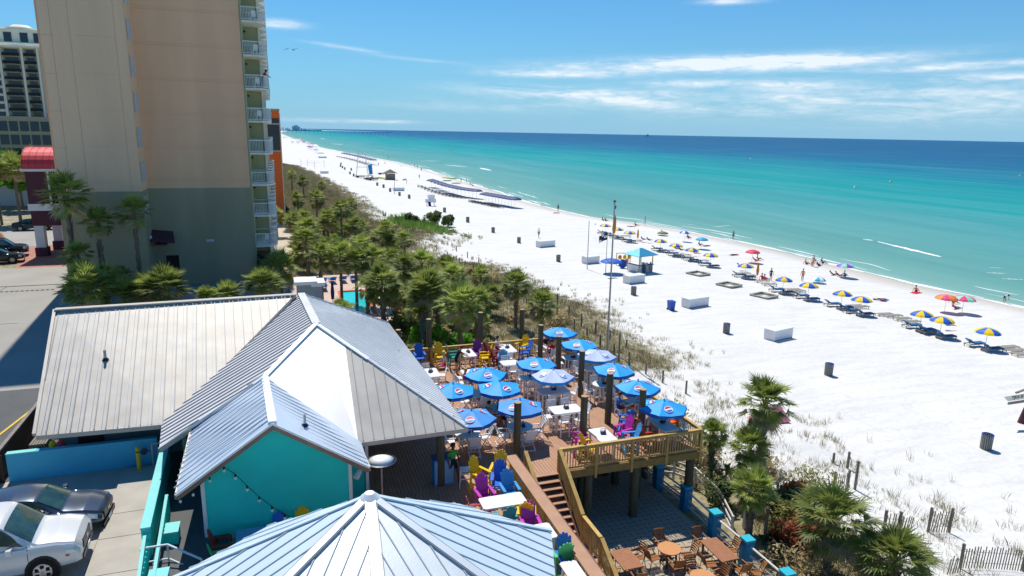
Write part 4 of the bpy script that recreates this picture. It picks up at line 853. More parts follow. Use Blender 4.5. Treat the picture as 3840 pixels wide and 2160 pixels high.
    for i in (0, 1):
        s_ = -1 if i == 0 else 1; k = len(N)
        hand = wr[i]+(wr[i]-el[i]).normalized()*.07
        N += [(sh[i],.06,.06), (el[i],.042,.042), (wr[i],.028,.03), (hand,.034,.018)]; Ed += [(2,k),(k,k+1),(k+1,k+2),(k+2,k+3)]; segs += [(2,k,'t'),(k,(k,k+1),'t2'),(k+1,k+2,'s'),(k+2,k+3,'s')]
        fd = (wr[i]-el[i]).normalized(); sd_ = fd.cross(Vector((0,0,1)));
        sd_ = sd_.normalized() if sd_.length > .1 else Vector((0,1,0)); h = k+3
        for q, (o_, l_) in enumerate(((-.024,.052),(-.008,.064),(.008,.06),(.024,.046))):
            a = hand+sd_*o_+fd*.025; N += [(a,.009,.009), (a+fd*l_+Vector((0,0,-.012)),.007,.007)]; z_ = len(N)-2; Ed += [(h,z_),(z_,z_+1)]
        a = wr[i]+fd*.03+sd_*.034*s_; N += [(a,.01,.01), (a+fd*.04+sd_*.02*s_,.008,.008)]; z_ = len(N)-2; Ed += [(h,z_),(z_,z_+1)]
        k = len(N); hp = pel+Vector((s_*.085,.0,-.03)) if kind in ('stand','walk','lean','bend') else pel+Vector((s_*.09,.05,-.01))
        toe = an[i]+(Vector((0,.14,-.045)) if kind in ('stand','walk','lean','bend','chair') else Vector((0,.1,.08)))
        N += [(hp,.088,.088), (kn[i],.06,.06), ((kn[i]*.6+an[i]*.4),.058,.055), (an[i],.038,.04), (toe,.035,.025)]; Ed += [(0,k),(k,k+1),(k+1,k+2),(k+2,k+3),(k+3,k+4)]
        segs += [(0,k,'b'),(k,(k,k+1),'b2'),(k+1,k+2,'s'),(k+2,k+3,'s'),(k+3,k+4,'s')]
    me = skin_mesh(N, Ed, 1); P_ = [n[0] for n in N]
    S = []
    for a, b_, r_ in segs:
        if isinstance(b_, tuple): A0, B0 = P_[b_[0]], P_[b_[1]]; mid = A0+(B0-A0)*.55; S += [(A0, mid, r_[0]), (mid, B0, 's')]
        else: S.append((P_[a], P_[b_], r_))
    for m_ in ('skin', 'cl_white', 'cl_navy'): me.materials.append(MATS[m_])
    for f in me.polygons:
        c = f.center; best = min(S, key=lambda s_: seg_dist(c, s_[0], s_[1])); f.material_index = {'s': 0, 't': 1, 'b': 2}[best[2]]; f.use_smooth = True
    hm = MB(); up_ = (hd-nk).normalized(); cc = hd+(hd-nk)*.28
    for i in range(5):
        for j in range(12):
            q = []
            for (ii, jj) in ((i,j),(i+1,j),(i+1,j+1),(i,j+1)):
                th_ = ii/5*radians(112); ph = 2*pi*jj/12; r_ = .112 if sin(ph) < .5 else .106
                v_ = Vector((r_*sin(th_)*cos(ph), r_*1.08*sin(th_)*sin(ph)-.012, r_*1.1*cos(th_)))
                if sin(ph) > .3 and th_ > radians(60): v_ = Vector((.09*sin(radians(60))*cos(ph), .1*sin(radians(60))*sin(ph), .11*cos(radians(60))))
                ax = Vector((0,0,1)).rotation_difference(up_); q.append(cc+ax@v_)
            hm.face(q, 'hair_dark')
    if kind in ('stand', 'lean', 'chair', 'walk'):   # nose, eyes, ears so that the head reads as one
        pass
    ho = hm.build('hair', smooth=True); hme = ho.data; bpy.data.objects.remove(ho)
    POSES[kind] = (me, hme, cc); return POSES[kind]
PC = {}
def person(label, kind, loc, rz, top='cl_white', bottom='cl_navy', skin='skin', hair='hair_dark', scale=1.0, group=None):
    me, hme, cc = pose(kind); key = (kind, top, bottom, skin, hair)
    if key not in PC:
        a = me.copy(); a.name = 'body'; a.materials[0] = MATS[skin]; a.materials[1] = MATS[top]; a.materials[2] = MATS[bottom]; b_ = hme.copy(); b_.name = 'hair'; b_.materials[0] = MATS[hair]; PC[key] = (a, b_)
    a, b_ = PC[key]; o = bpy.data.objects.new('person', a); COL.objects.link(o); o.location = loc; o.rotation_euler = (0,0,rz); o.scale = (scale,)*3; tag(o, label, 'person', group)
    h = bpy.data.objects.new('hair', b_); COL.objects.link(h); h.parent = o; return o

# ------------------------------------------------------------------ terrace furniture
DZ = 5.5
def leg(t, x, y, z0, z1, m, w_=.06, lean=0, name='leg'):
    mb = MB(); mb.bar((x, y, z1), (x*(1+lean), y*(1+lean), z0), w_, w_, m); return mb.build(name, t)
def make_stool():
    t = thing('bar_stool', 'white slatted bar stool', 'bar stool'); m_ = 'white_plastic'
    mb = MB()
    for k in range(4): mb.box((0,-.17+.115*k,.74),(.44,.10,.03),m_)
    mb.build('seat', t); mb = MB()
    for k in range(4): mb.bar((-.21,-.22-.02*k,.86+.09*k),(.21,-.22-.02*k,.86+.09*k),.02,.065,m_)
    mb.build('backrest', t)
    for sx in (-.2,.2):
        mb = MB(); mb.bar((sx,-.2,.72),(sx,-.30,1.18),.045,.045,m_); mb.bar((sx,-.2,.74),(sx*1.1,-.25,0),.045,.045,m_); mb.build('leg', t)
        mb = MB(); mb.bar((sx,.2,.74),(sx*1.1,.23,0),.045,.045,m_); mb.build('leg', t)
    mb = MB(); mb.bar((-.21,.22,.3),(.21,.22,.3),.03,.04,m_); mb.bar((-.21,-.24,.3),(.21,-.24,.3),.03,.04,m_); mb.bar((-.21,-.23,.42),(-.21,.22,.42),.03,.04,m_); mb.bar((.21,-.23,.42),(.21,.22,.42),.03,.04,m_); mb.build('footrest', t)
    return t
def make_folding():
    t = thing('folding_chair', 'white slatted folding chair', 'chair'); m_ = 'white_plastic'
    mb = MB()
    for k in range(5): mb.box((0,-.2+.1*k,.45),(.46,.085,.025),m_)
    mb.build('seat', t); mb = MB()
    for k in range(6): mb.bar((-.22,-.24-.045*k,.58+.095*k),(.22,-.24-.045*k,.58+.095*k),.018,.075,m_)
    mb.build('backrest', t)
    for sx in (-.24,.24):
        mb = MB(); mb.bar((sx,-.5,1.12),(sx,.24,0),.04,.04,m_,(1,0,0)); mb.build('leg', t)
        mb = MB(); mb.bar((sx,.22,.48),(sx,-.34,0),.04,.04,m_,(1,0,0)); mb.build('leg', t)
        mb = MB(); mb.bar((sx,-.3,.68),(sx,.26,.66),.06,.03,m_); mb.bar((sx,.22,.46),(sx,.22,.66),.03,.03,m_); mb.build('armrest', t)
    mb = MB(); mb.bar((-.24,-.3,.06),(.24,-.3,.06),.03,.04,m_); mb.bar((-.24,.2,.08),(.24,.2,.08),.03,.04,m_); mb.build('stretcher', t)
    return t
def make_adi(m_):
    t = thing('adirondack_chair', 'adirondack bar chair', 'chair'); mb = MB()
    for k in range(5): mb.box((0,-.2+.11*k,.72-.006*k*0),(.5,.1,.03),m_)
    mb.build('seat', t)
    mb = MB(); hs = (.66,.76,.8,.76,.66)
    for k in range(5):
        x = -.2+.1*k; h = hs[k]; a = Vector((x*.85,-.22,.7)); b_ = Vector((x*1.1,-.22-h*.32,.7+h)); mb.bar(a, b_, .104, .022, m_, (0,1,.3))
        c_ = b_; mb.cyl(c_+Vector((0,-.012,0)), c_+Vector((0,.012,.004)), .05, .05, m_, 8)
    mb.bar((-.22,-.25,.86),(.22,-.25,.86),.03,.06,m_); mb.bar((-.24,-.38,1.2),(.24,-.38,1.2),.03,.06,m_); mb.build('backrest', t)
    for sx in (-.3,.3):
        mb = MB(); mb.bar((sx,-.36,.98),(sx,.30,.97),.12,.03,m_); mb.build('armrest', t)
        mb = MB(); mb.bar((sx*.92,.25,.96),(sx,.3,0),.07,.04,m_,(1,0,0)); mb.build('leg', t)
        mb = MB(); mb.bar((sx*.92,-.22,.96),(sx,-.34,0),.07,.04,m_,(1,0,0)); mb.build('leg', t)
    mb = MB(); mb.bar((-.28,.28,.3),(.28,.28,.3),.06,.04,m_); mb.bar((-.28,-.3,.3),(.28,-.3,.3),.06,.04,m_); mb.bar((-.28,.27,.5),(-.28,-.28,.5),.04,.05,m_); mb.bar((.28,.27,.5),(.28,-.28,.5),.04,.05,m_); mb.build('footrest', t)
    return t
ST = {'stool': Stock(make_stool()), 'fold': Stock(make_folding())}
COLN = {'yellow':'chair_yellow','blue':'chair_blue','sky blue':'chair_sky','magenta':'chair_magenta','orange':'chair_orange','teal':'chair_teal','green':'chair_green','purple':'chair_purple','maroon':'chair_maroon','rust red':'chair_rust'}
def adi(color):
    if color not in ST: ST[color] = Stock(make_adi(COLN[color]))
    return ST[color]
def caddy(x, y, z, desc):
    t = thing('table_caddy', 'dark condiment caddy on '+desc, 'caddy', (x, y, z), random.random()*3, 'condiment caddies on the terrace tables')
    mb = MB(); mb.box((0,0,.05),(.24,.16,.1),'dark_caddy'); mb.bar((-.11,0,.1),(-.11,0,.24),.02,.02,'dark_caddy'); mb.bar((.11,0,.1),(.11,0,.24),.02,.02,'dark_caddy'); mb.bar((-.11,0,.24),(.11,0,.24),.02,.02,'dark_caddy'); mb.build('rack', t)
    mb = MB(); mb.cyl((-.06,.03,.05),(-.06,.03,.2),.032,.025,'logo_red',8); mb.build('bottle', t); mb = MB(); mb.cyl((.05,.02,.05),(.05,.02,.19),.03,.03,'white_plastic',8); mb.build('jar', t)
def rect_table(x, y, w_, d_, h, label, m_='white_plastic', rz=0, z=DZ, cad=True, desc='', m_leg=None, grp='white terrace tables', plank=False):
    t = thing('bar_table' if h > .9 else 'table', label, 'table', (x, y, z), rz, grp); mb = MB(); c = .07; m_leg = m_leg or m_
    if plank:
        k = int(w_/.1)
        for i in range(k): mb.box((-w_/2+w_/k*(i+.5),0,h-.02),(w_/k-.008,d_,.035),m_)
        mb.box((0,0,h-.045),(w_-.02,d_-.02,.02),m_)
    else: mb.prism([(-w_/2+c,-d_/2),(w_/2-c,-d_/2),(w_/2,-d_/2+c),(w_/2,d_/2-c),(w_/2-c,d_/2),(-w_/2+c,d_/2),(-w_/2,d_/2-c),(-w_/2,-d_/2+c)],h-.045,h,m_)
    mb.build('tabletop', t)
    for sx in (-1,1):
        for sy in (-1,1): leg(t, sx*(w_/2-.1), sy*(d_/2-.12), 0, h-.045, m_leg, .07)
    mb = MB(); mb.box((0,0,h-.09),(w_-.2,d_-.2,.07),m_leg); mb.build('apron', t)
    if cad: caddy(x+.05, y+.05, z+h, desc or label)
    return t
def round_table(x, y, r, h, label, m_='white_plastic', z=DZ, cad=True, desc='', grp='white terrace tables', m_leg=None):
    t = thing('round_table', label, 'table', (x, y, z), 0, grp); mb = MB(); mb.cyl((0,0,h-.04),(0,0,h),r,r,m_,24); mb.build('tabletop', t); m_leg = m_leg or m_
    for a in (45,135,225,315):
        mb = MB(); mb.bar((cos(radians(a))*r*.6,sin(radians(a))*r*.6,h-.04),(cos(radians(a))*r*.7,sin(radians(a))*r*.7,0),.06,.06,m_leg); mb.build('leg', t)
    mb = MB(); mb.bar((-r*.6,0,.25),(r*.6,0,.25),.05,.04,m_leg); mb.bar((0,-r*.6,.25),(0,r*.6,.25),.05,.04,m_leg); mb.build('stretcher', t)
    if cad: caddy(x+.15, y-.05, z+h, desc or label)
    return t
SIDE = {'W': ('inland side', -1, 0, -pi/2), 'E': ('sea side', 1, 0, pi/2), 'S': ('near side', 0, -1, 0), 'N': ('far side', 0, 1, pi)}
def seats(kind, x, y, w_, d_, spec, desc, z=DZ, gap=.22, grp=None):
    """spec: side letter + offset along the side"""
    cnt = {}
    for s_, o in spec: cnt[s_] = cnt.get(s_, 0)+1
    seen = {}
    for s_, o in spec:
        nm_, sx, sy, rz = SIDE[s_]; seen[s_] = seen.get(s_, 0)+1
        px = x+sx*(w_/2+gap)+(o if sy else 0); py = y+sy*(d_/2+gap)+(o if sx else 0)
        q = '' if cnt[s_] == 1 else (('nearer', 'farther')[(seen[s_]-1)] if cnt[s_] == 2 else nth(seen[s_]-1))+' '
        noun = {'stool': 'white bar stool', 'fold': 'white folding chair', 'brown': 'brown armchair'}[kind]
        ST[kind].put((px, py, z), rz+random.uniform(-.18, .18), f'{q}{noun}, {nm_} of {desc}', group=grp or noun+'s')
TB = [ # x, y, w, d, h, label, caddy, seat spec
 (10.3,37.9,.8,1.5,1.02,'white bar table by the far railing with diners and blue plates','the far railing table with blue plates',1,[]),
 (12.85,38.1,.9,1.6,1.02,'white bar table by the far railing between maroon and blue chairs','the far railing table near maroon chairs',1,[('S',-.2)]),
 (12.15,35.5,1.0,.85,1.02,'small white table before the maroon chairs','the small white table before maroon chairs',0,[('N',0),('S',0),('E',0)]),
 (7.4,35.1,.95,1.4,1.02,'white table half hidden by the restaurant roof edge','the table at the roof edge',1,[('E',.2),('S',0),('N',0)]),
 (9.45,34.2,.75,1.7,1.02,'white table poking out behind the farthest inland parasol','the table behind the farthest inland parasol',0,[('W',-.4),('W',.4),('E',-.4),('E',.4)]),
 (12.5,32.9,1.1,.8,1.02,'shaded table between the two middle parasols','the shaded table between middle parasols',1,[('N',-.3),('N',.3),('S',-.3),('S',.3)]),
 (12.95,30.75,1.6,.9,1.02,'big shaded table under the lavender parasol','the table under the lavender parasol',1,[('N',-.4),('N',.4),('S',-.4),('S',.4),('E',0)]),
 (15.5,37.7,.7,.8,1.02,'small shaded table under the farthest sea-side parasol','the small table under farthest sea-side parasol',0,[('W',0),('S',0)]),
 (16.3,33.4,.8,.8,1.02,'shaded table under the faded sea-side parasol','the table under the faded sea-side parasol',0,[('W',0),('S',0),('E',0),('N',0)]),
 (12.6,28.3,1.5,.95,1.02,'long white table in full sun behind the near piles','the long sunny white table',1,[('N',-.4),('N',.4),('S',-.4),('S',.4),('W',0),('E',0)]),
 (16.1,28.25,1.0,.75,1.02,'shaded table where the person in blue sits','the table of the diner in blue',0,[('N',-.2),('E',0),('S',.2)]),
 (16.25,25.5,.85,1.6,1.02,'large shaded table in the near corner of the deck','the near corner table',1,[('E',-.3)]),
 (13.05,25.2,.85,1.35,1.02,'white table beside the near railing with a magenta chair','the sunny table beside near railing',1,[]),
 (7.1,21.2,1.65,.8,1.02,'white table among coloured chairs on the lower terrace','the lower terrace white table',0,[]),
 (7.85,18.95,.6,.9,1.02,'white table half under the blue pavilion roof','the table half under the pavilion roof',0,[]),
 (7.9,16.6,.55,1.2,1.02,'white table at the pavilion roof corner by the drink ledge','the pavilion corner table',0,[]),
]
for x, y, w_, d_, h, lb, ds, cd, sp_ in TB:
    rect_table(x, y, w_, d_, h, lb, cad=cd, desc=ds); seats('stool', x, y, w_, d_, sp_, ds)
for x, y, r, h, lb, ds, sp_, kd in [
 (15.95,35.4,.5,1.02,'round shaded table under the second sea-side parasol','the round table under second sea-side parasol',[('W',0),('S',0),('E',0)],'stool'),
 (15.8,30.9,.5,1.02,'round shaded table beside the fourth sea-side pile','the round table beside the fourth sea-side pile',[('W',0),('S',.1),('N',0)],'stool'),
 (10.0,27.55,.6,.78,'round shaded table under the near pale blue parasol','the round table under the near pale parasol',[('W',0),('N',0),('E',0),('S',.1)],'fold'),
 (7.5,27.65,.6,.78,'round shaded table at the restaurant roof corner','the round table at the roof corner',[('E',0),('S',.1),('W',0),('N',0)],'fold'),
 (9.6,29.9,.6,.78,'round dark shaded table under the middle inland parasol','the round table under the middle inland parasol',[('W',.1),('N',.1),('E',0)],'fold'),
 (9.3,32.0,.55,.78,'round table under the inland parasol with the open brolly logo','the round table farthest along the inland row',[('W',0),('S',0),('E',0)],'fold')]:
    round_table(x, y, r, h, lb.replace('with the open brolly logo', 'farthest from the stairs'), desc=ds); seats(kd, x, y, 2*r, 2*r, sp_, ds)
ST['stool'].put((6.55,24.35,DZ), radians(75), 'white bar stool standing alone beside the server in green')
for c_, x, y, rz, lb in [
 ('blue',7.55,38.7,180,'royal blue bar chair by the far railing at the roof edge'),('yellow',8.75,38.6,180,'yellow bar chair facing the camera beside the tall pile'),('teal',9.55,38.3,-90,'teal bar chair on the inland side of the diners table'),('yellow',11.3,37.7,80,'yellow bar chair seen from the side beside the diners table'),
 ('purple',11.0,38.6,150,'purple bar chair in the shade of the far pile'),('maroon',11.9,38.4,-80,'maroon bar chair at the far white table'),('maroon',11.95,37.5,-80,'nearer maroon bar chair at the far white table'),('sky blue',12.3,37.1,-20,'sky blue bar chair before the far white table'),
 ('yellow',14.1,38.9,120,'yellow bar chair in the corner beyond the blue one'),('blue',14.0,38.0,90,'blue bar chair on the sea side of the far white table'),
 ('magenta',14.35,25.75,100,'magenta bar chair turned to the sunny white table'),('sky blue',14.3,24.95,80,'sky blue bar chair by the near railing'),('yellow',12.2,24.75,-80,'yellow bar chair against the near railing'),('magenta',12.15,25.6,-100,'magenta bar chair on the inland side of the railing table'),
 ('orange',17.1,26.25,100,'bright orange bar chair in the deck corner'),('rust red',15.35,25.2,-90,'orange red bar chair in the shade inland of the corner table'),('blue',15.0,26.7,-110,'deep blue bar chair in shade beside the corner pile'),
 ('yellow',6.95,23.6,-150,'yellow bar chair seen from behind at the top of the lower terrace'),('yellow',7.75,23.75,150,'yellow bar chair wedged against the drink ledge'),('blue',7.55,23.0,160,'royal blue bar chair behind the sky blue one'),('sky blue',7.7,22.15,180,'sky blue bar chair with its back to the drink ledge'),('magenta',6.7,22.1,185,'magenta bar chair at the far side of the lower white table'),
 ('teal',6.95,20.45,5,'pale teal bar chair on the near side of the lower white table'),('yellow',7.75,20.5,-20,'yellow bar chair under the drink ledge beside the magenta one'),('magenta',7.65,19.75,175,'magenta bar chair with arms beside the pavilion roof'),('rust red',6.15,21.0,-95,'red bar chair frame at the inland end of the lower white table'),
 ('green',8.0,17.9,0,'green bar chair peeping out at the pavilion roof edge'),('blue',8.1,17.55,180,'blue bar chair peeping out at the pavilion roof edge')]:
    adi(c_).put((x, y, DZ), radians(rz-180 if False else rz), lb, scale=.97)
# under the teal gable
rect_table(-1.45,21.75,.95,1.3,.78,'pale blue slatted table below the teal gable','table_blue',cad=0,plank=True,grp='tables below the gable')
for c_, x, y, rz, lb in [('rust red',-2.35,22.1,-90,'rust red armchair against the teal gable wall'),('green',-2.3,21.3,-80,'bright green armchair below the teal gable'),('blue',-.75,22.2,150,'dark blue armchair beyond the pale blue table'),('yellow',.2,22.3,180,'yellow chair peeping over the pavilion roof at the teal wall')]:
    adi(c_).put((x, y, DZ-.25), radians(rz), lb, scale=.9)
# service counter and patio heater
t = thing('service_station', 'blue service station cabinet behind the roof post', 'cabinet', (5.75,24.95,DZ)); mb = MB(); mb.box((0,0,.55),(.8,.5,1.1),'canopy_pale'); mb.build('body', t); mb = MB(); mb.box((0,0,1.13),(.86,.56,.05),'navy'); mb.build('top', t)
for sx in (-.2,.2): mb = MB(); mb.box((sx,-.262,.55),(.36,.02,.95),'table_blue'); mb.build('door', t)
t = thing('patio_heater', 'patio heater with round white reflector near the gable corner', 'patio heater', (3.05,23.2,DZ)); mb = MB(); mb.cyl((0,0,.05),(0,0,2.1),.035,.035,'steel',8); mb.build('pole', t); mb = MB(); mb.lathe([(0,2.36),(.2,2.34),(.5,2.2),(.48,2.19),(.2,2.3),(0,2.31)],'white_paint',n=24); mb.build('reflector', t, smooth=True); mb = MB(); mb.lathe([(.09,2.02),(.12,2.2),(.0,2.22)],'dark_caddy',n=12); mb.build('burner', t); mb = MB(); mb.cyl((0,0,0),(0,0,.5),.22,.2,'steel',14); mb.build('base', t); mb = MB(); mb.lathe([(.5,2.2),(.56,2.18),(.56,2.21),(.5,2.23)],'dark_caddy',n=24); mb.build('rim', t)

# ------------------------------------------------------------------ parasols with drinks logo
def text_mesh(s_, size):
    cu = bpy.data.curves.new('t', 'FONT'); cu.body = s_; cu.size = size; cu.align_x = 'CENTER'; cu.extrude = .002; ob = bpy.data.objects.new('t', cu); COL.objects.link(ob)
    dg = bpy.context.evaluated_depsgraph_get(); me = bpy.data.meshes.new_from_object(ob.evaluated_get(dg)); bpy.data.objects.remove(ob); return me
TXT = {}
def parasol(x, y, label, m_='canopy_blue', off=0.0, R=1.05, pole_h=1.75, logo=('logo_red','logo_white','logo_blue')):
    a0 = atan2(-y, -x)+radians(off)              # one logo panel turned this way
    t = thing('parasol', label, 'parasol', (x, y, DZ), a0, 'blue drinks parasols on the deck'); H0, H1 = pole_h, pole_h+.34
    v = [(R/cos(pi/6)*.93*cos(radians(30+60*k)), R/cos(pi/6)*.93*sin(radians(30+60*k))) for k in range(6)]
    mb = MB(); top = Vector((0,0,H1))
    for k in range(6):
        a, b_ = Vector((*v[k-1], H0)), Vector((*v[k], H0)); n_ = 5
        for i in range(n_):
            for j in range(4):
                def pt(ii, jj):
                    s = ii/n_; e = jj/4; p = top.lerp(a.lerp(b_, e), s); sag = -.07*sin(pi*s)*0 - .05*s*sin(pi*e); p.z += sag; return p
                q = [pt(i,j), pt(i+1,j), pt(i+1,j+1), pt(i,j+1)]
                mb.face(q if i else q[1:3]+[q[0]] if False else q, m_)
    c_ = mb.build('canopy', t)
    mb = MB()
    for k in range(6):
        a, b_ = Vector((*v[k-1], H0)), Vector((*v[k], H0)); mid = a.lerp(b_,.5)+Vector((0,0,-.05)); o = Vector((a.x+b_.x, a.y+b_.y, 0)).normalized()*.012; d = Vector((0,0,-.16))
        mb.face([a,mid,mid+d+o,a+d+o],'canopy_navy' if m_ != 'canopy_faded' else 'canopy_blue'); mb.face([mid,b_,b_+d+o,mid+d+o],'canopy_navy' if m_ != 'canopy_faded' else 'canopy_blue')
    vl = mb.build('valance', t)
    if 'w' not in TXT: TXT['w'] = text_mesh('pepsi', .13); TXT['w'].materials.append(MATS['logo_white'])
    for k in (0, 3):
        a, b_ = Vector((*v[k-1], H0)), Vector((*v[k], H0)); nrm = Vector((a.x+b_.x, a.y+b_.y, 0)).normalized(); o = bpy.data.objects.new('lettering', TXT['w']); COL.objects.link(o); o.parent = vl
        zx = Vector((0,0,1)); xx = zx.cross(nrm).normalized(); p = (a+b_)/2+nrm*.03+Vector((0,0,-.17)); o.matrix_local = Matrix(((xx.x,zx.x,nrm.x,p.x),(xx.y,zx.y,nrm.y,p.y),(xx.z,zx.z,nrm.z,p.z),(0,0,0,1)))
    for ang in (0, 120, 240):
        o1 = Vector((cos(radians(ang)), sin(radians(ang)), 0)); mid = o1*(R*.93)*1.0+Vector((0,0,H0-.05)); s1 = (mid-top).normalized(); s2 = Vector((-o1.y, o1.x, 0)); nn = s2.cross(s1).normalized(); nn = nn if nn.z > 0 else -nn
        cc_ = top.lerp(mid, .6)+nn*.045; r = .2; mb = MB()
        def q(u_, w_): return cc_+s2*u_*r+s1*(-w_)*r
        def disc(r_, lift, m2, n=20): mb.face([q(cos(2*pi*i/n)*r_, sin(2*pi*i/n)*r_)+nn*lift for i in range(n)][::1], m2)
        disc(1.0, 0, logo[1])
        ws = lambda u_: .16+.16*sin(u_*2.2+.5); wl = lambda u_: -.28+.13*sin(u_*2.2+.5)
        for fn_, m2, sg in ((ws, logo[0], 1), (wl, logo[2], -1)):
            us = [-.84+1.68*i/12 for i in range(13)]; lo_ = []; hi_ = []
            for u_ in us:
                e = sqrt(max(0, .86**2-u_*u_)); w0 = max(-e, min(e, fn_(u_))); lo_.append((u_, w0)); hi_.append((u_, sg*e))
            for i in range(12):
                P4 = [lo_[i], lo_[i+1], hi_[i+1], hi_[i]]; mb.face([q(*p_)+nn*.004 for p_ in P4], m2)
        mb.build('logo', c_)
    for k in range(6): mb = MB(); mb.bar(top+Vector((0,0,-.06)), (v[k][0], v[k][1], H0-.03), .02, .02, 'steel'); mb.build('rib', t)
    mb = MB(); mb.cyl((0,0,0),(0,0,H1+.03),.024,.024,'white_plastic',8); mb.build('pole', t); mb = MB(); mb.lathe([(.03,H1+.01),(.05,H1+.04),(.02,H1+.09),(0,H1+.1)],m_,n=10); mb.build('finial', t)
    return t
PAR = [('A',775,480,'blue parasol of the inland row farthest from the stairs','canopy_blue',12),('A',900,605,'blue parasol with two logos at the middle of the inland row','canopy_blue',38),('A',480,625,'blue parasol with two logos touching the restaurant roof edge','canopy_blue',28),
 ('A',1085,772,'pale blue parasol beside the pile at the head of the stairs','canopy_pale',-30),('A',645,870,'dusty blue parasol over the roof corner table','canopy_pale',-5),('A',1235,385,'blue parasol in the middle of the deck behind the lavender one','canopy_blue',-12),
 ('A',1385,495,'lavender faded parasol in the middle of the deck','canopy_faded',60),('B',237,225,'blue parasol farthest away in the sea-side row','canopy_blue',0),('B',415,335,'second farthest blue parasol of the sea-side row','canopy_blue',-14),
 ('B',575,432,'lavender faded parasol of the sea-side row','canopy_faded',55),('B',730,562,'blue parasol third from the near corner in the sea-side row','canopy_blue',-14),('B',945,718,'blue parasol second from the near corner in the sea-side row','canopy_blue',4),('B',1180,900,'blue parasol over the near corner table of the deck','canopy_blue',22)]
for r, x, y, lb, m_, off in PAR:
    X, Y = P(r, x, y, DZ+1.8); parasol(X, Y, lb, m_, off, logo=('logo_red','logo_white','logo_blue') if m_ == 'canopy_blue' else (('logo_pale','logo_white','canopy_pale') if m_ == 'canopy_faded' else ('logo_red','logo_pale','canopy_blue')))
# people on the terrace
person('server in bright green shirt and black trousers walking past the roof post', 'walk', (6.13,24.75,DZ), radians(200), 'cl_green', 'cl_black', 'skin_dark', 'hair_dark')
person('diner in blue shirt seated at the shaded table in the sea-side row', 'chair', (15.3,28.1,DZ+.75), -pi/2, 'cl_blue', 'cl_navy', 'skin', 'hair_red')
person('dark haired diner seated beyond the near corner parasol', 'chair', (16.9,28.1,DZ+.75), pi/2, 'cl_white', 'cl_navy', 'skin', 'hair_dark')
person('red haired diner in blue seated in the shade near the corner pile', 'chair', (15.15,26.5,DZ+.75), radians(-60), 'cl_blue', 'cl_navy', 'skin', 'hair_red')
person('diner in black leaning on the far table with blue plates', 'lean', (9.45,37.4,DZ), -pi/2, 'cl_black', 'cl_black', 'skin', 'hair_dark')
person('diner in grey shirt at the middle inland parasol', 'chair', (9.0,29.4,DZ+.46), radians(-60), 'cl_grey', 'cl_black', 'skin', 'hair_dark')
person('second diner in dark clothes under the pale blue parasol', 'chair', (9.9,29.0,DZ+.46), radians(40), 'cl_navy', 'cl_black', 'skin_tan', 'hair_dark')
person('diner in pink shirt behind the farthest inland parasol', 'chair', (8.9,33.5,DZ+.75), radians(-100), 'cl_pink', 'cl_white', 'skin', 'hair_blond')
person('diner with brown hair between the two inland parasols', 'chair', (10.2,31.6,DZ+.46), radians(150), 'cl_white', 'cl_grey', 'skin', 'hair_red')
person('diner in navy shirt under the farthest sea-side parasol', 'chair', (15.5,38.3,DZ+.75), pi, 'cl_navy', 'cl_red', 'skin', 'hair_dark')
person('diner in red shirt seated before the small sea-side table', 'chair', (15.4,37.0,DZ+.75), 0, 'cl_red', 'cl_navy', 'skin', 'hair_dark')
person('diner in white beside the far maroon chairs', 'chair', (12.35,38.7,DZ+.75), radians(-100), 'cl_white', 'cl_red', 'skin', 'hair_dark')
person('diner in lilac top near the far inland railing', 'chair', (8.6,36.6,DZ+.75), radians(100), 'cl_white', 'cl_pink', 'skin', 'hair_blond')
person('guest in dark red top leaning out over a balcony rail of the tan hotel', 'lean', (-.75,66.4,FLOORS[5]), radians(-80), 'cl_red', 'cl_navy', 'skin_dark', 'hair_dark')

# ------------------------------------------------------------------ lower patio furniture
def make_patio_chair():
    t = thing('patio_chair', 'brown slatted patio armchair', 'chair'); m_ = 'brown_chair'; mb = MB()
    for k in range(5): mb.box((0,-.19+.095*k,.44),(.44,.08,.025),m_)
    mb.build('seat', t); mb = MB()
    for k in range(5):
        z = .56+.085*k
        for i in range(6):
            a, b_ = (-.22+.0733*i), (-.22+.0733*(i+1)); f_ = lambda x: -.24-.03*k-.05*(1-(x/.22)**2); mb.bar((a,f_(a),z),(b_,f_(b_),z),.018,.07,m_)
    mb.build('backrest', t)
    for sx in (-.24,.24):
        mb = MB(); mb.tube([(sx,.2,0),(sx,.22,.64)],.016,'dark_leg',6); mb.build('leg', t); mb = MB(); mb.tube([(sx,-.3,0),(sx,-.22,.44),(sx*.92,-.36,.92)],.016,'dark_leg',6); mb.build('leg', t)
        mb = MB(); mb.bar((sx,-.27,.66),(sx,.26,.65),.05,.025,m_); mb.build('armrest', t)
    return t
ST['brown'] = Stock(make_patio_chair()); PZ = 2.7
g = 'brown patio furniture'
rect_table(12.05,20.75,.85,1.25,.74,'brown plank patio table beside the lower stairs','brown_table',z=PZ,cad=0,plank=True,grp='brown patio tables',m_leg='dark_leg')
seats('brown',12.05,20.75,.85,1.25,[('E',.35),('W',-.1),('S',.05)],'the plank table by the stairs',z=PZ)
round_table(14.02,20.85,.46,.74,'round tan patio table in the middle of the patio','tan_table',z=PZ,cad=0,grp='brown patio tables',m_leg='dark_leg')
seats('brown',14.02,20.85,.8,.8,[('W',.05),('N',.1),('S',-.1),('E',-.25)],'the round tan table',z=PZ,gap=.3)
rect_table(15.9,20.2,.8,1.5,.74,'long brown plank table beside the blue pillars','brown_table',z=PZ,cad=0,plank=True,grp='brown patio tables',m_leg='dark_leg')
seats('brown',15.9,20.2,.8,1.5,[('W',-.35),('N',-.15),('E',.2),('S',.3)],'the long plank table',z=PZ,gap=.26)
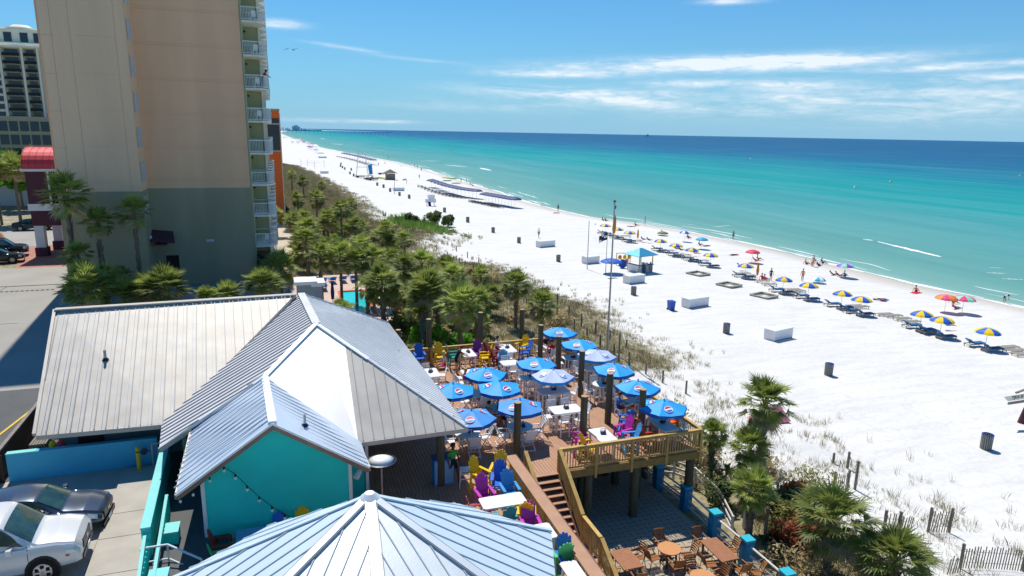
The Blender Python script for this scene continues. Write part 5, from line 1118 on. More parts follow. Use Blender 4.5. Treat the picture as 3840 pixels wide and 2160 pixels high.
round_table(14.25,18.85,.5,.74,'round tan patio table at the near edge of the patio','tan_table',z=PZ,cad=0,grp='brown patio tables',m_leg='dark_leg')
seats('brown',14.25,18.85,.9,.9,[('N',.1),('W',.1),('E',.1)],'the nearest round tan table',z=PZ,gap=.3)
ST['brown'].put((16.6,18.9,PZ),radians(60),'brown patio armchair alone at the near end of the blue pillars',group='brown slatted patio armchairs')
# blue pillars with white pipe rails
pz = [(17.0,32.6),(17.0,29.6),(17.0,26.7),(17.2,24.55),(17.15,22.25),(17.2,20.15),(17.25,17.9)]
names_ = ['farthest','second farthest','tall square','third farthest','middle','second nearest','nearest']
fnc = thing('pillar_fence', 'white pipe rails strung between blue pillars beside the patio', 'fence', (0,0,0))
for i, (x, y) in enumerate(pz):
    t = thing('blue_pillar', f'{names_[i]} square blue pillar with turquoise cap beside the patio', 'pillar', (x, y, 2.4)); mb = MB(); mb.box((0,0,.6),(.4,.4,1.3),'pillar_blue'); mb.build('shaft', t); mb = MB(); mb.box((0,0,1.28),(.45,.45,.08),'pillar_cap'); mb.build('cap', t)
    if i:
        a, b_ = Vector((*pz[i-1], 0)), Vector((x, y, 0)); d = (b_-a).normalized()*.22
        for z in (3.45, 3.05, 2.75): mb = MB(); mb.cyl(a+d+Vector((0,0,z)), b_-d+Vector((0,0,z)), .045, .045, 'rope_white', 8); mb.build('rail', fnc)
t = thing('ramp_fence', 'white wooden ramp fence leading down to the sand', 'fence', (0,0,0))
rp_ = [(17.3,27.6,2.55),(18.2,27.2,2.5),(18.9,26.4,2.4),(18.9,24.4,2.3),(18.2,22.4,2.2)]
for i, p in enumerate(rp_):
    mb = MB(); mb.box((p[0],p[1],p[2]+.5),(.1,.1,1.05),'rope_white'); mb.build('post', t)
    if i:
        for z in (.35,.65,.98): mb = MB(); mb.bar(Vector(rp_[i-1])+Vector((0,0,z)), Vector(p)+Vector((0,0,z)), .05, .1, 'rope_white'); mb.build('rail', t)
# ------------------------------------------------------------------ sabal palms
def leafmat(name, c1, c2, c3, tr=.12):
    m = bpy.data.materials.new(name); m.use_nodes = True; N = m.node_tree.nodes; L = m.node_tree.links; b = N['Principled BSDF']; b.inputs['Roughness'].default_value = .5
    b.inputs['Specular IOR Level'].default_value = .4
    a = N.new('ShaderNodeAttribute'); a.attribute_name = 'tone'; oi = N.new('ShaderNodeObjectInfo')
    r = N.new('ShaderNodeValToRGB'); L.new(a.outputs['Fac'], r.inputs[0]); e = r.color_ramp.elements; e[0].color = (*c1, 1); e[1].color = (*c2, 1); q = e.new(.55); q.color = tuple((c1[i]+c2[i])/2*1.1 for i in range(3))+(1,)
    h = N.new('ShaderNodeHueSaturation'); L.new(r.outputs[0], h.inputs['Color']); mr = N.new('ShaderNodeMapRange'); mr.inputs['To Min'].default_value = .72; mr.inputs['To Max'].default_value = 1.3; L.new(oi.outputs['Random'], mr.inputs['Value']); L.new(mr.outputs[0], h.inputs['Value'])
    L.new(h.outputs[0], b.inputs['Base Color']); leafy_mix(m); MATS[name] = m
leafmat('frond', (.115,.165,.03), (.44,.50,.12), None); leafmat('frond_dry', (.34,.28,.14), (.62,.53,.32), None)
def crown_mesh(seed, nl=34, R=1.0, droop=1.0, dry=9, clusters=None):
    """costapalmate leaves; overall radius about 1 m"""
    rd = random.Random(seed); V = []; F = []; MI = []; TN = []
    def tri(ps, mi, tn):
        k = len(V); V.extend(tuple(p) for p in ps); F.append(tuple(range(k, k+len(ps)))); MI.append(mi); TN.extend([tn]*len(ps))
    def leaf(az, el, pet, bl, mi, tone):
        d = Vector((cos(az)*cos(el), sin(az)*cos(el), sin(el))); side = Vector((-sin(az), cos(az), 0)); up = side.cross(d).normalized(); up = up if up.z >= 0 or el < -.6 else -up
        p0 = d*.06; p1 = p0+d*pet*.6; p2 = p1+(d+Vector((0,0,-.35*droop))).normalized()*pet*.4
        for a, b_ in ((p0,p1),(p1,p2)): tri([a-side*.018, a+side*.018, b_+side*.014, b_-side*.014], mi, tone*.8)
        d2 = (d+Vector((0,0,-.25*droop))).normalized(); up2 = side.cross(d2).normalized(); up2 = up2 if up2.z >= 0 else -up2
        n = 19
        for i in range(n):
            t = -1+2*i/(n-1); an = t*radians(88); r_ = bl*(1-.25*abs(t))*rd.uniform(.85, 1.12)
            dd = (d2*cos(an)+side*sin(an)+up2*.22*abs(t)).normalized(); m1 = p2+dd*r_*.5+up2*.02; tp = p2+(dd+Vector((0,0,-.16*droop*rd.uniform(.0,1.8)))).normalized()*r_; wn = dd.cross(up2).normalized()*(.019+.010*rd.random())
            tn = min(1, max(0, tone+rd.uniform(-.2, .2)))
            tri([p2, m1-wn, tp, m1+wn], mi, tn)
    for i in range(nl):
        f = (i+.5)/nl; el = radians(88)-f*radians(92)+rd.uniform(-.12,.12); az = i*2.39996+rd.uniform(-.3,.3)
        pet = rd.uniform(.30,.58)*R; bl = rd.uniform(.38,.58)*R; leaf(az, el, pet, bl, 0, rd.uniform(.15,.85)*(1-.25*f)+.1)
    for i in range(dry):
        az = rd.uniform(0, 6.28); leaf(az, radians(rd.uniform(-62,-2)), rd.uniform(.3,.5)*R, rd.uniform(.34,.48)*R, 1 if rd.random() < .6 else 0, rd.uniform(.2,1))
    me = bpy.data.meshes.new('crown'); me.from_pydata(V, [], F); me.update(); me.materials.append(MATS['frond']); me.materials.append(MATS['frond_dry']); me.polygons.foreach_set('material_index', MI)
    at = me.attributes.new('tone', 'FLOAT', 'POINT'); at.data.foreach_set('value', TN); return me
def trunk_mesh(seed, boots=True):
    rd = random.Random(seed); mb = MB(); n = 10; mb.lathe([(.15,-.15)]+[(.13+.03*(1-i/n)**2+.006*(i%2), i/n) for i in range(n+1)]+[(.05,1.05)], 'trunk', n=10)
    if boots:
        for k in range(70):
            z = rd.uniform(.35, 1.0); a = rd.uniform(0, 6.28); d = Vector((cos(a), sin(a), 0)); s_ = Vector((-sin(a), cos(a), 0)); p = d*.13+Vector((0,0,z))
            for sg in (-1, 1): mb.bar(p+s_*.05*sg, p+s_*.0+d*.1+Vector((0,0,.045)), .03, .02, 'boot')
    o = mb.build('t'); me = o.data; bpy.data.objects.remove(o); me.name = 'trunk'; return me
CR = [crown_mesh(s, nl, 1.0, dr, dy) for s, nl, dr, dy in ((1,38,.9,20),(2,34,.7,24),(3,42,1.0,16),(4,30,1.1,20),(5,34,.8,28))]
CRC = crown_mesh(9, 52, 1.0, .7, 14)
TR = [trunk_mesh(1), trunk_mesh(2, False)]
def palm(x, y, zc, width, label, variant=None, base=None, cat='palm', lean=(0,0), group='sabal palms', cr=None):
    zb = base if base is not None else T(x, y); h = max(.35, zc-zb-.1); t = thing('palm_tree', label, cat, (x-lean[0], y-lean[1], zb), random.uniform(0, 6.28), group)
    v = random.randrange(5) if variant is None else variant
    c = bpy.data.objects.new('crown', cr or CR[v]); COL.objects.link(c); c.parent = t; c.location = (0, 0, h); s = width/2.0/.98; c.scale = (s*random.uniform(.88,1.1), s*random.uniform(.88,1.1), s*random.uniform(.85,1.08)); c.rotation_euler = (random.uniform(-.12,.12), random.uniform(-.12,.12), 0)
    tr = bpy.data.objects.new('trunk', TR[0 if y < 60 else 1]); COL.objects.link(tr); tr.parent = t; k = random.uniform(.85,1.1); tr.scale = (k, k, h)
    return t
# dune and garden palms: (region, x, y, crown height, width, label tail)
PL = [('Y',500,560,8.2,3.4,'tall dark sabal palm with bare trunk beside the orange building'),('Y',610,620,6.6,3.6,'bushy sabal palm right of the tall dark one by the orange building'),('Y',790,660,6.0,3.2,'low sabal palm farthest out on the brown dune'),
 ('Y',740,800,7.2,4.4,'broad sabal palm in the second rank of the dune garden'),('Y',560,800,6.5,3.6,'sabal palm by the dark boardwalk fence'),('Y',980,900,8.6,3.6,'sabal palm with long bare trunk standing above the dune garden'),('Y',350,960,7.5,3.4,'sabal palm touching the lowest hotel balconies'),
 ('Y',650,1090,8.0,4.2,'wide sabal palm in the middle of the garden below the balconies'),('Y',850,1000,7.0,3.6,'sabal palm left of the long bare trunk'),('Y',1120,1050,6.8,3.2,'sabal palm right of the long bare trunk'),('Y',520,1000,7.0,3.2,'ragged sabal palm between balconies and garden'),
 ('H',1250,235,7.8,3.0,'sabal palm with visible dark trunk on the dune edge'),('H',1440,330,7.2,3.0,'sabal palm on the dune near the bright green grass'),('H',990,390,7.0,3.2,'low sabal palm in the brown dune hollow'),('H',560,500,8.0,3.4,'leafy sabal palm above the hotel pool'),('H',770,510,8.0,3.6,'sabal palm over the blue pool loungers'),
 ('H',410,330,7.6,3.4,'sabal palm behind the grey stair block near the balconies'),('H',1110,560,7.8,3.6,'sabal palm in the middle of the dense grove'),('H',930,560,7.8,3.2,'sabal palm at the pool corner'),('H',150,650,7.6,3.8,'bushy sabal palm left of the grey stair block'),('H',20,620,7.2,2.6,'sabal palm against the hotel ground floor corner'),
 ('H',1620,590,7.6,3.4,'sabal palm behind the grove facing the sea fence'),('H',1210,800,7.8,3.9,'big sabal palm with straw skirt over the pool steps'),('H',1690,810,7.8,3.8,'big sabal palm with hanging straw fronds at the dune edge'),('H',1430,620,7.4,3.0,'sabal palm with thick dark trunk in the grove'),('H',1860,640,7.0,3.0,'sabal palm seaward of the grove'),
 ('H',1050,830,6.8,2.6,'smaller sabal palm beside the pool fence'),('M',935,700,8.0,3.9,'large sabal palm with silvery skirt just beyond the far deck railing'),('M',1120,690,7.6,2.9,'sabal palm behind the pile on the far railing'),('M',560,560,7.6,3.2,'sabal palm above the closed grey parasol'),('M',850,400,7.0,3.2,'sabal palm in front of the tall brown grass'),
 ('M',690,560,7.0,2.8,'sabal palm in the narrow gap before the restaurant roof'),('M',100,430,7.4,3.4,'sabal palm leaning over the coping of the pool'),('M',230,600,6.6,2.8,'half shaded sabal palm beside the pool slide')]
for r, x, y, zc, wd, lb in PL:
    X, Y = P(r, x, y, zc); palm(X, Y, zc, wd*1.05, lb)
for r, x, y, zc, wd, lb, base, v in [('T',705,225,6.7,3.5,'tall sabal palm on the near dune with pink shelter behind it',None,0),('T',600,545,4.9,2.6,'squat sabal palm below the tallest near dune palm',None,2),('T',335,430,5.2,1.9,'narrow sabal palm beside the deck corner',None,1),
 ('T',620,830,4.7,2.5,'sabal palm with latticed trunk beside the blue pillar fence',None,1),('T',1190,1060,4.9,3.5,'open spreading sabal palm in the near right foreground',1.8,3),('T',1640,1330,4.3,3.2,'full green sabal palm cut by the bottom edge of the view',1.6,0)]:
    X, Y = P(r, x, y, zc); palm(X, Y, zc, wd, lb, v, base)
rdp = random.Random(77); placed = []
while len(placed) < 58:
    y = rdp.uniform(46, 125); x = rdp.uniform(1.2 if y > 76 or y < 56 else 9.8, XD(y)-9-(y > 70)*1.5)
    if y > 96 and x > 15: continue
    if any(hypot(x-a, y-b) < 1.9 for a, b in placed): continue
    placed.append((x, y))
placed.sort(key=lambda q: q[1])
for i, (x, y) in enumerate(placed):
    zb = T(x, y); hh = rdp.choice((.5,.8,1.4,2.4,3.4)); palm(x, y, zb+hh+.5, rdp.uniform(2.4,3.4), ('low palmetto' if hh < 1 else 'young sabal palm')+f' filling the dune garden, {nth(i)} counted away from the deck', group='garden undergrowth palms', cat='palm')
# hotel yard
for x, y, zc, wd, b, lb in [(-14.85,58.6,14.2,4.3,6,'tallest dark palm in the shade of the hotel left wall'),(-12.95,58.4,12.3,3.0,6,'middle dark palm in the shade before the hotel wall'),(-10.5,58.6,13.0,3.9,6,'right hand dark palm in the shade at the hotel step'),(-14.35,57.6,10.0,3.0,6,'short dark palm in the shade at the hotel foot'),(-11.6,57.5,8.3,2.6,6,'low dark fan palm in the shade between two trunks')]:
    palm(x, y, zc, wd, lb, base=b, group='palms in the hotel yard')
for r, x, y, zc, wd, lb in [('W',640,75,9.0,4.2,'big sunlit palm clump left behind the wing ridge'),('W',780,40,8.9,3.6,'sunlit palm head inside the left clump behind the ridge'),('W',920,120,8.3,3.2,'small sunlit palm head between the two clumps behind the ridge'),('W',1220,65,9.0,4.0,'big sunlit palm clump right behind the wing ridge'),('W',1080,90,8.6,3.2,'sunlit palm head at the left of the right hand clump'),('W',1540,130,8.0,2.2,'low palm tips over the ridge near the hotel foot'),('W',1690,120,8.2,2.6,'low palm tips over the ridge left of the stair block'),('W',1950,40,8.8,3.4,'palm clump right behind the ridge beside the stair block')]:
    X, Y = P(r, x, y, zc); palm(X, Y, zc, wd, lb, base=5.9, cr=CRC, group='palms behind the wing ridge')
for i, (x, y, zc) in enumerate([(-37.5,112,14.2),(-35.8,110,13.6),(-34.4,112.5,14.0),(-33.2,109,13.4),(-32.0,113,14.4)]):
    palm(x, y, zc, 4.2, f'{nth(i)} palm from the left in the row beside the street', base=6, group='street palms by the entrance')
# leafy trees at far left
def leafy(x, y, z0, h, wd, label, m_='tree_leaf', n=900, s_=.45, grp=None):
    t = thing('leafy_tree' if h > 5 else 'bush', label, 'tree' if h > 5 else 'bush', (x, y, z0), 0, grp); rd = random.Random(int(x*7+y)); mb = MB(); mb.cyl((0,0,0),(0,0,h*.6),min(.2,h*.05),min(.1,h*.03),'trunk',8)
    mb.build('trunk', t); mb = MB()
    blobs = [(Vector((rd.uniform(-.32,.32)*wd, rd.uniform(-.32,.32)*wd, h*rd.uniform(.45,.85))), wd*rd.uniform(.16,.28)) for _ in range(10)]
    for _ in range(n):
        c, r_ = rd.choice(blobs); d = Vector((rd.gauss(0,1), rd.gauss(0,1), rd.gauss(0,1))).normalized()*r_*rd.uniform(.6,1.05); p = c+d
        a = Vector((rd.gauss(0,1), rd.gauss(0,1), rd.gauss(0,1))).normalized(); b_ = a.cross(Vector((rd.random(), rd.random(), 1))).normalized(); k = s_*rd.uniform(.5,1.2)
        mb.face([p-a*k, p+b_*k*.45, p+a*k, p-b_*k*.45], m_)
    mb.build('crown', t); return t
for x, y, h, wd, lb in [(-44,130,9.5,8,'bright green tree at the left edge behind the street palms'),(-38.5,128,8.5,7,'round green tree between street palms and entrance canopy'),(-50,142,10,9,'large green tree below the cream tower')]:
    leafy(x, y, 6, h, wd, lb, 'lush_leaf' if y < 135 else 'tree_leaf', 1500, .5)
t = thing('white_store', 'pale blue flat building among the trees at the left edge', 'building', (-43.5, 138, 6)); mb = MB(); mb.span(-6,4,-3,6,0,6.5,'far_white'); mb.build('wall', t); mb = MB(); mb.span(-6.2,4.2,-3.2,6.2,6.5,6.9,'grey_paint'); mb.build('roof', t)
for k in range(4): mb = MB(); mb.span(-5.2+2.3*k,-3.8+2.3*k,-3.06,-3.0,3.4,5.0,'window_blue'); mb.build('window', t)
# garden bushes
for i, (x, y, z, h, wd, lb) in enumerate([(10.3,48.5,2.9,3.0,3.4,'bright green leafy bush beyond the far deck railing'),(12.2,47.0,2.8,2.2,2.4,'small bright green bush right of the closed parasol'),(8.4,51.5,3.0,2.6,3.0,'dark leafy bush behind the closed parasol'),(13.5,43.0,2.6,1.5,2.0,'low green palmetto bush beyond the far railing'),
    (28.5,131,1.6,2.6,3.6,'dark round shrub on the green grass point of the dune'),(31,129,1.5,2.2,3.0,'smaller dark shrub beside it at the tip of the dune point'),(24.5,133,1.8,1.8,3.0,'low dark shrub at the inland end of the dune point'),(19.5,24.6,2.2,1.7,2.8,'grey green bush between deck corner palm and squat palm'),(21.8,23.5,2.0,1.5,2.6,'straw coloured bush under the near dune palms'),(19.6,21.0,1.9,1.1,1.8,'straw bush at the foot of the latticed palm trunk')]):
    leafy(x, y, z-.3, h, wd, lb, 'lush_leaf' if i < 2 else 'shrub_leaf', 1400, .17 if y < 60 else .3)

SB = [(19.5,26.8),(20.6,28.6),(21.6,25.4),(22.6,23.8),(20.6,22.8),(22.0,29.6),(19.9,30.8),(23.6,26.4),(21.4,21.6),(23.2,21.9),(18.9,29.2),(19.4,33.5),(20.8,36.0),(18.9,37.4),(22.4,33.8),(24.5,24.2),(19.0,19.2),(21.9,18.9)]
rdb = random.Random(31)
for _ in range(400):
    if len(SB) >= 50: break
    y = rdb.uniform(41.5, 82); x = rdb.uniform(10 if y < 76 else 3, XD(y)-4.5)
    if all(hypot(x-a, y-b) > 1.7 for a, b in SB): SB.append((x, y))
SB.sort(key=lambda q: q[1])
for i, (x, y) in enumerate(SB):
    dry = rdb.random() < .45; near = y < 40
    leafy(x, y, T(x, y)-.35, rdb.uniform(.9,1.6), rdb.uniform(1.9,3.0), ('straw brown' if dry else 'olive')+f' scrub bush on the dune, {nth(i)} counted away from the near edge', 'scrub_dry' if dry else 'scrub_leaf', 700, .13 if near else .17, 'scrub bushes on the dune')
# ------------------------------------------------------------------ dune grass, scrub
def bladem(name, a, b_):
    m = bpy.data.materials.new(name); m.use_nodes = True; N = m.node_tree.nodes; L = m.node_tree.links; bs = N['Principled BSDF']; bs.inputs['Roughness'].default_value = .7
    t = N.new('ShaderNodeAttribute'); t.attribute_name = 'tone'; r = N.new('ShaderNodeValToRGB'); L.new(t.outputs['Fac'], r.inputs[0]); e = r.color_ramp.elements; e[0].color = (*a, 1); e[1].color = (*b_, 1); L.new(r.outputs[0], bs.inputs['Base Color']); leafy_mix(m, .3); MATS[name] = m
bladem('blade', (.17,.165,.06), (.50,.42,.26)); bladem('blade_green', (.13,.25,.04), (.28,.42,.09))
def tufts(name, label, pts, m_, h=(.3,.8), nb=9, w_=.02, spread=.25, lean=.5):
    V = []; F = []; TN = []; rd = random.Random(len(pts))
    for x, y, k in pts:
        z = T(x, y)-.03; tb = rd.random()
        for _ in range(nb):
            a = rd.uniform(0, 6.28); r_ = rd.random()*spread*k; bx, by = x+cos(a)*r_, y+sin(a)*r_; hh = rd.uniform(*h)*k; a2 = a+rd.uniform(-1,1); ln = hh*lean*rd.random(); ww = w_*(1+y/45)
            q = (bx+cos(a2)*ln*.4, by+sin(a2)*ln*.4, z+hh*.6); tp = (bx+cos(a2)*ln, by+sin(a2)*ln, z+hh); s_ = (ww, .3*ww) if rd.random() < .5 else (ww*.7, -ww*.7)
            n = len(V); V += [(bx-s_[0], by-s_[1], z), (bx+s_[0], by+s_[1], z), (q[0]+s_[0]*.7, q[1]+s_[1]*.7, q[2]), tp, (q[0]-s_[0]*.7, q[1]-s_[1]*.7, q[2])]; F.append((n,n+1,n+2,n+3,n+4)); t_ = min(1,max(0,tb+rd.uniform(-.3,.3))); TN += [t_]*5
    me = bpy.data.meshes.new(name); me.from_pydata(V, [], F); me.update(); me.materials.append(MATS[m_]); at = me.attributes.new('tone', 'FLOAT', 'POINT'); at.data.foreach_set('value', TN)
    o = bpy.data.objects.new(name, me); COL.objects.link(o); tag(o, label, 'grass', kind='stuff'); return o
rd = random.Random(5); pts = []; dense = []
def blocked(x, y):
    if x < 17.4 and y < 40.2: return True
    if -1 < x < 9.5 and 55 < y < 74: return True
    if 17 <= x < 19.2 and 18 < y < 28: return True
    return False
for _ in range(80000):
    y = 14+ (rd.random()**1.6)*330; xd = XD(y); x = rd.uniform(.5, xd+4)
    if blocked(x, y): continue
    d = xd-x; nz_ = noise.noise(Vector((x*.12, y*.12, 7)))*2.2+noise.noise(Vector((x*.45, y*.45, 2)))*2.4
    dn = (d+nz_)/7+.38
    if y < 44: dn -= .55
    if 44 < y < 92: dn += .28
    if y > 90: dn -= .5*min(1,(y-90)/30)
    if rd.random() < dn*(.9 if dn > .7 else .55): dense.append((x, y, rd.uniform(.6,1.25)*(1 if y < 100 else 1.5)))
dense = dense[:27000]
tufts('dune_grass', 'straw and olive dune grass spread over the sand ridge', dense, 'blade', (.12,.42), 15, .006, .5, .8)
for _ in range(2600):
    y = 14+(rd.random()**1.4)*110; xd = XD(y); x = xd+rd.gauss(0, 2.2)
    if blocked(x, y): continue
    if noise.noise(Vector((x*.5, y*.5, 4))) > .05: pts.append((x, y, rd.uniform(.5,1.2)))
tufts('sea_oats', 'thin sea oats along the seaward edge of the dune', pts, 'blade', (.25,.6), 9, .005, .22, .6)
pts = [(rd.uniform(21,31.5), rd.gauss(131,4.5)+ (0), rd.uniform(.7,1.3)) for _ in range(900)]
tufts('green_grass', 'bright green grass on the point of the dune', [p for p in pts if p[0] < XD(p[1])+3], 'blade_green', (.6,1.3), 9, .022, .6)

leafy(20.2, 20.6, 1.6, 1.9, 2.4, 'reddish brown dead bush behind the latticed palm trunk', 'red_leaf', 1200, .14)
# ------------------------------------------------------------------ fences and posts on the sand
pr_ = thing('fence_post', 'grey sand fence post', 'post'); mb = MB(); mb.cyl((0,0,-.3),(0,0,1),.075,.07,'weathered',7); mb.build('post', pr_); FPS = Stock(pr_)
fp = [('M',795,190,.9),('M',845,75,.7),('M',892,120,.8),('M',860,245,1),('M',890,255,1.1),('M',925,280,1.1),('M',985,300,1),('M',1010,190,.9),('M',1072,375,1.5),('M',1132,260,1.0),('M',1132,410,1.1),('M',1158,420,1.1),('M',1188,440,1.2),('M',1240,495,1.3),('M',1262,510,1.3),('M',1333,515,1.1),('M',1445,465,1.2),('M',1420,580,1.1),
 ('M',1490,600,1.1),('M',1540,500,1),('M',1535,640,1.3),('M',1630,560,1),('M',1645,715,1.3),('M',1665,715,1.4),('M',1735,620,1),('M',1750,770,1.1),('M',1848,700,1.1),('M',1850,850,1.6),('M',1892,850,1.1),('M',1968,900,2.9),('M',2098,850,1.4),('M',2230,930,1.3),('M',2385,1010,1.3),('M',2155,960,1),('M',2290,1050,1),('M',2432,1130,1.0),
 ('B',435,180,.9),('B',485,280,.8),('B',560,250,1.2),('B',605,380,1.2),('B',693,300,.9),('B',728,460,1.2),('B',772,500,2.4),('B',865,540,1.2),('B',843,370,.7),('B',1018,610,.9),('B',1170,690,1),('B',1380,790,1),('T',137,145,.6),('T',1190,640,.5),('T',1292,680,1.0),('T',1345,830,1.6),('T',700,1190,1.5)]
for i, (r, x, y, h) in enumerate(fp):
    X, Y, z = hit(r, x, y); FPS.put((X, Y, z), 0, f'grey weathered fence post on the dune edge, {nth(len(fp)-1-i)} counted from the near end', (1,1,max(.6,h)), 'sand fence posts')
def slat_fence(name, label, a, b_, h, lean=0, sp=.13, m_='weathered', postend=True, cat='fence'):
    t = thing(name, label, cat, (0,0,0)); A0, B0 = Vector(a), Vector(b_); n = int((B0-A0).length/sp); mb = MB()
    for i in range(n+1):
        p = A0+(B0-A0)*i/n; l_ = lean*(.6+.8*random.random()); mb.bar((p.x,p.y,T(p.x,p.y)-.1),(p.x+l_,p.y,T(p.x,p.y)+h*random.uniform(.85,1.05)),.04,.012,m_)
    mb.build('slats', t); mb = MB()
    for zz in (.3,.8): mb.bar((A0.x,A0.y,T(A0.x,A0.y)+h*zz),(B0.x,B0.y,T(B0.x,B0.y)+h*zz),.012,.012,m_)
    mb.build('wire', t)
    if postend:
        for p in (A0, B0): mb = MB(); mb.bar((p.x,p.y,T(p.x,p.y)-.2),(p.x,p.y,T(p.x,p.y)+h*1.15),.09,.09,m_); mb.build('post', t)
    return t
def h2(r, x, y): X, Y, z = hit(r, x, y); return (X, Y, z)
slat_fence('sand_fence','slatted sand fence in front of the grass at the near dune tip',h2('T',1190,850),h2('T',1290,840),1.0)
slat_fence('sand_fence','short slatted sand fence right of the spreading palm',h2('T',1545,1170),h2('T',1650,1180),1.15,.12); slat_fence('sand_fence','second half of the slatted fence right of the spreading palm',h2('T',1665,1180),h2('T',1725,1165),1.0,.14,postend=False)
slat_fence('sand_fence','leaning slatted fence piece above the bottom right corner',h2('S',640,1172),h2('S',772,1175),1.1,.14); slat_fence('sand_fence','long slatted sand fence in the bottom right corner',h2('S',842,1400),h2('S',1240,1420),1.0,.05)
slat_fence('sand_fence','nearest slatted fence fragment on the bottom edge at the right',h2('S',760,1440),h2('S',840,1430),.8,.1,postend=False)
slat_fence('orange_barrier','orange plastic barrier netting sagging by the near palms',h2('T',800,925),h2('T',985,880),.95,0,.06,'orange_net',False)
for r, x, y, h, lb in [('T',545,1185,3.6,'grey lamp post beside the latticed palm trunk'),('T',1300,1440,2.6,'grey wooden post behind the spreading palm')]:
    X, Y = P(r, x, y, 2.0); t = thing('post', lb, 'post', (X, Y, 1.8)); mb = MB(); mb.box((0,0,h/2),(.13,.13,h),'pole_grey'); mb.build('shaft', t); mb = MB(); mb.box((0,0,h),(.19,.19,.06),'grey_paint'); mb.build('cap', t)
# low dark sprawl and shade plants under the palms
t = thing('beach_shelter', 'folded pink beach shelter behind the tall near dune palm', 'shelter', (29.6, 33.9, 1.5)); mb = MB(); mb.mesh([(-1.3,-.7,0),(1.2,-.7,0),(1.2,.7,0),(-1.2,.7,0),(-.8,0,.75),(.8,.1,.95)],[(0,1,5,4),(1,2,5),(2,3,4,5),(3,0,4)],'shelter_pink'); mb.build('cloth', t)
for sx in (-.8,.8): mb = MB(); mb.cyl((sx,.05,0),(sx,.05,.95),.02,.02,'steel',6); mb.build('pole', t)

# ------------------------------------------------------------------ pool behind the restaurant
mb = MB(); mb.prism([(.6,56.5),(9.2,56.5),(9.6,66),(9.0,77),(.6,77)], 2.6, 3.6, 'pink_deck'); tag(mb.build('pool_terrace'), 'pink paved pool terrace', kind='structure')
t = thing('swimming_pool', 'turquoise hotel pool with terracotta coping seen between the palms', 'pool', (6.2, 64, 3.6)); mb = MB(); mb.prism([(-1.1,-5.5),(1.3,-5.5),(1.3,4.2),(-.8,4.2)],.0,.05,'pool_water'); mb.build('water', t); mb = MB()
for a, b_ in (((-1.2,-5.6),(1.4,-5.6)),((1.4,-5.6),(1.4,4.3)),((1.4,4.3),(-.9,4.3)),((-.9,4.3),(-1.2,-5.6))): mb.bar((*a,.08),(*b_,.08),.3,.14,'coping')
mb.build('coping', t)
t = thing('swimming_pool', 'small turquoise plunge pool right of the main pool', 'pool', (9.0, 60.5, 3.4)); mb = MB(); mb.cyl((0,0,-.1),(0,0,.1),1.0,1.0,'pool_water',18); mb.build('water', t); mb = MB(); mb.lathe([(1.0,-.2),(1.0,.16),(1.2,.16),(1.2,-.2)],'coping',n=18); mb.build('coping', t)
for i, (x, y) in enumerate(((3.0,72.5),(4.0,73.0),(5.0,73.2),(6.1,73.4),(7.2,73.5),(2.8,69.5),(3.9,70.0))):
    t = thing('pool_lounger', f'{nth(i)} blue lounger from the left beside the hotel pool', 'lounger', (x, y, 3.6), random.uniform(-.2,.2), 'blue pool loungers'); mb = MB(); mb.box((0,.2,.34),(.6,1.3,.06),'chair_blue'); mb.build('seat', t); mb = MB(); mb.bar((0,-.45,.36),(0,-.95,.75),.6,.06,'chair_blue',(0,0,1)); mb.build('backrest', t)
    for sx in (-.25,.25):
        for yy in (-.4,.7): mb = MB(); mb.box((sx,yy,.16),(.05,.05,.32),'white_plastic'); mb.build('leg', t)
for i, (x, y, h, c, lb) in enumerate(((3.4,66.5,2.6,'u_navy','closed navy parasol in the middle of the pool terrace'),(4.2,62.0,2.6,'u_navy','closed navy parasol nearest the restaurant ridge'),(9.3,46.6,3.4,'cushion_dark','closed grey parasol between the far railing and the green bush'))):
    t = thing('closed_parasol', lb, 'parasol', (x, y, 3.6 if y > 50 else 3.2)); mb = MB(); mb.cyl((0,0,0),(0,0,h),.03,.03,'steel',6); mb.build('pole', t); mb = MB(); mb.lathe([(.02,h),(.1,h-.25),(.17,h-1.1),(.14,h-1.7),(.03,h-1.75)],c,n=9); mb.build('canopy', t)
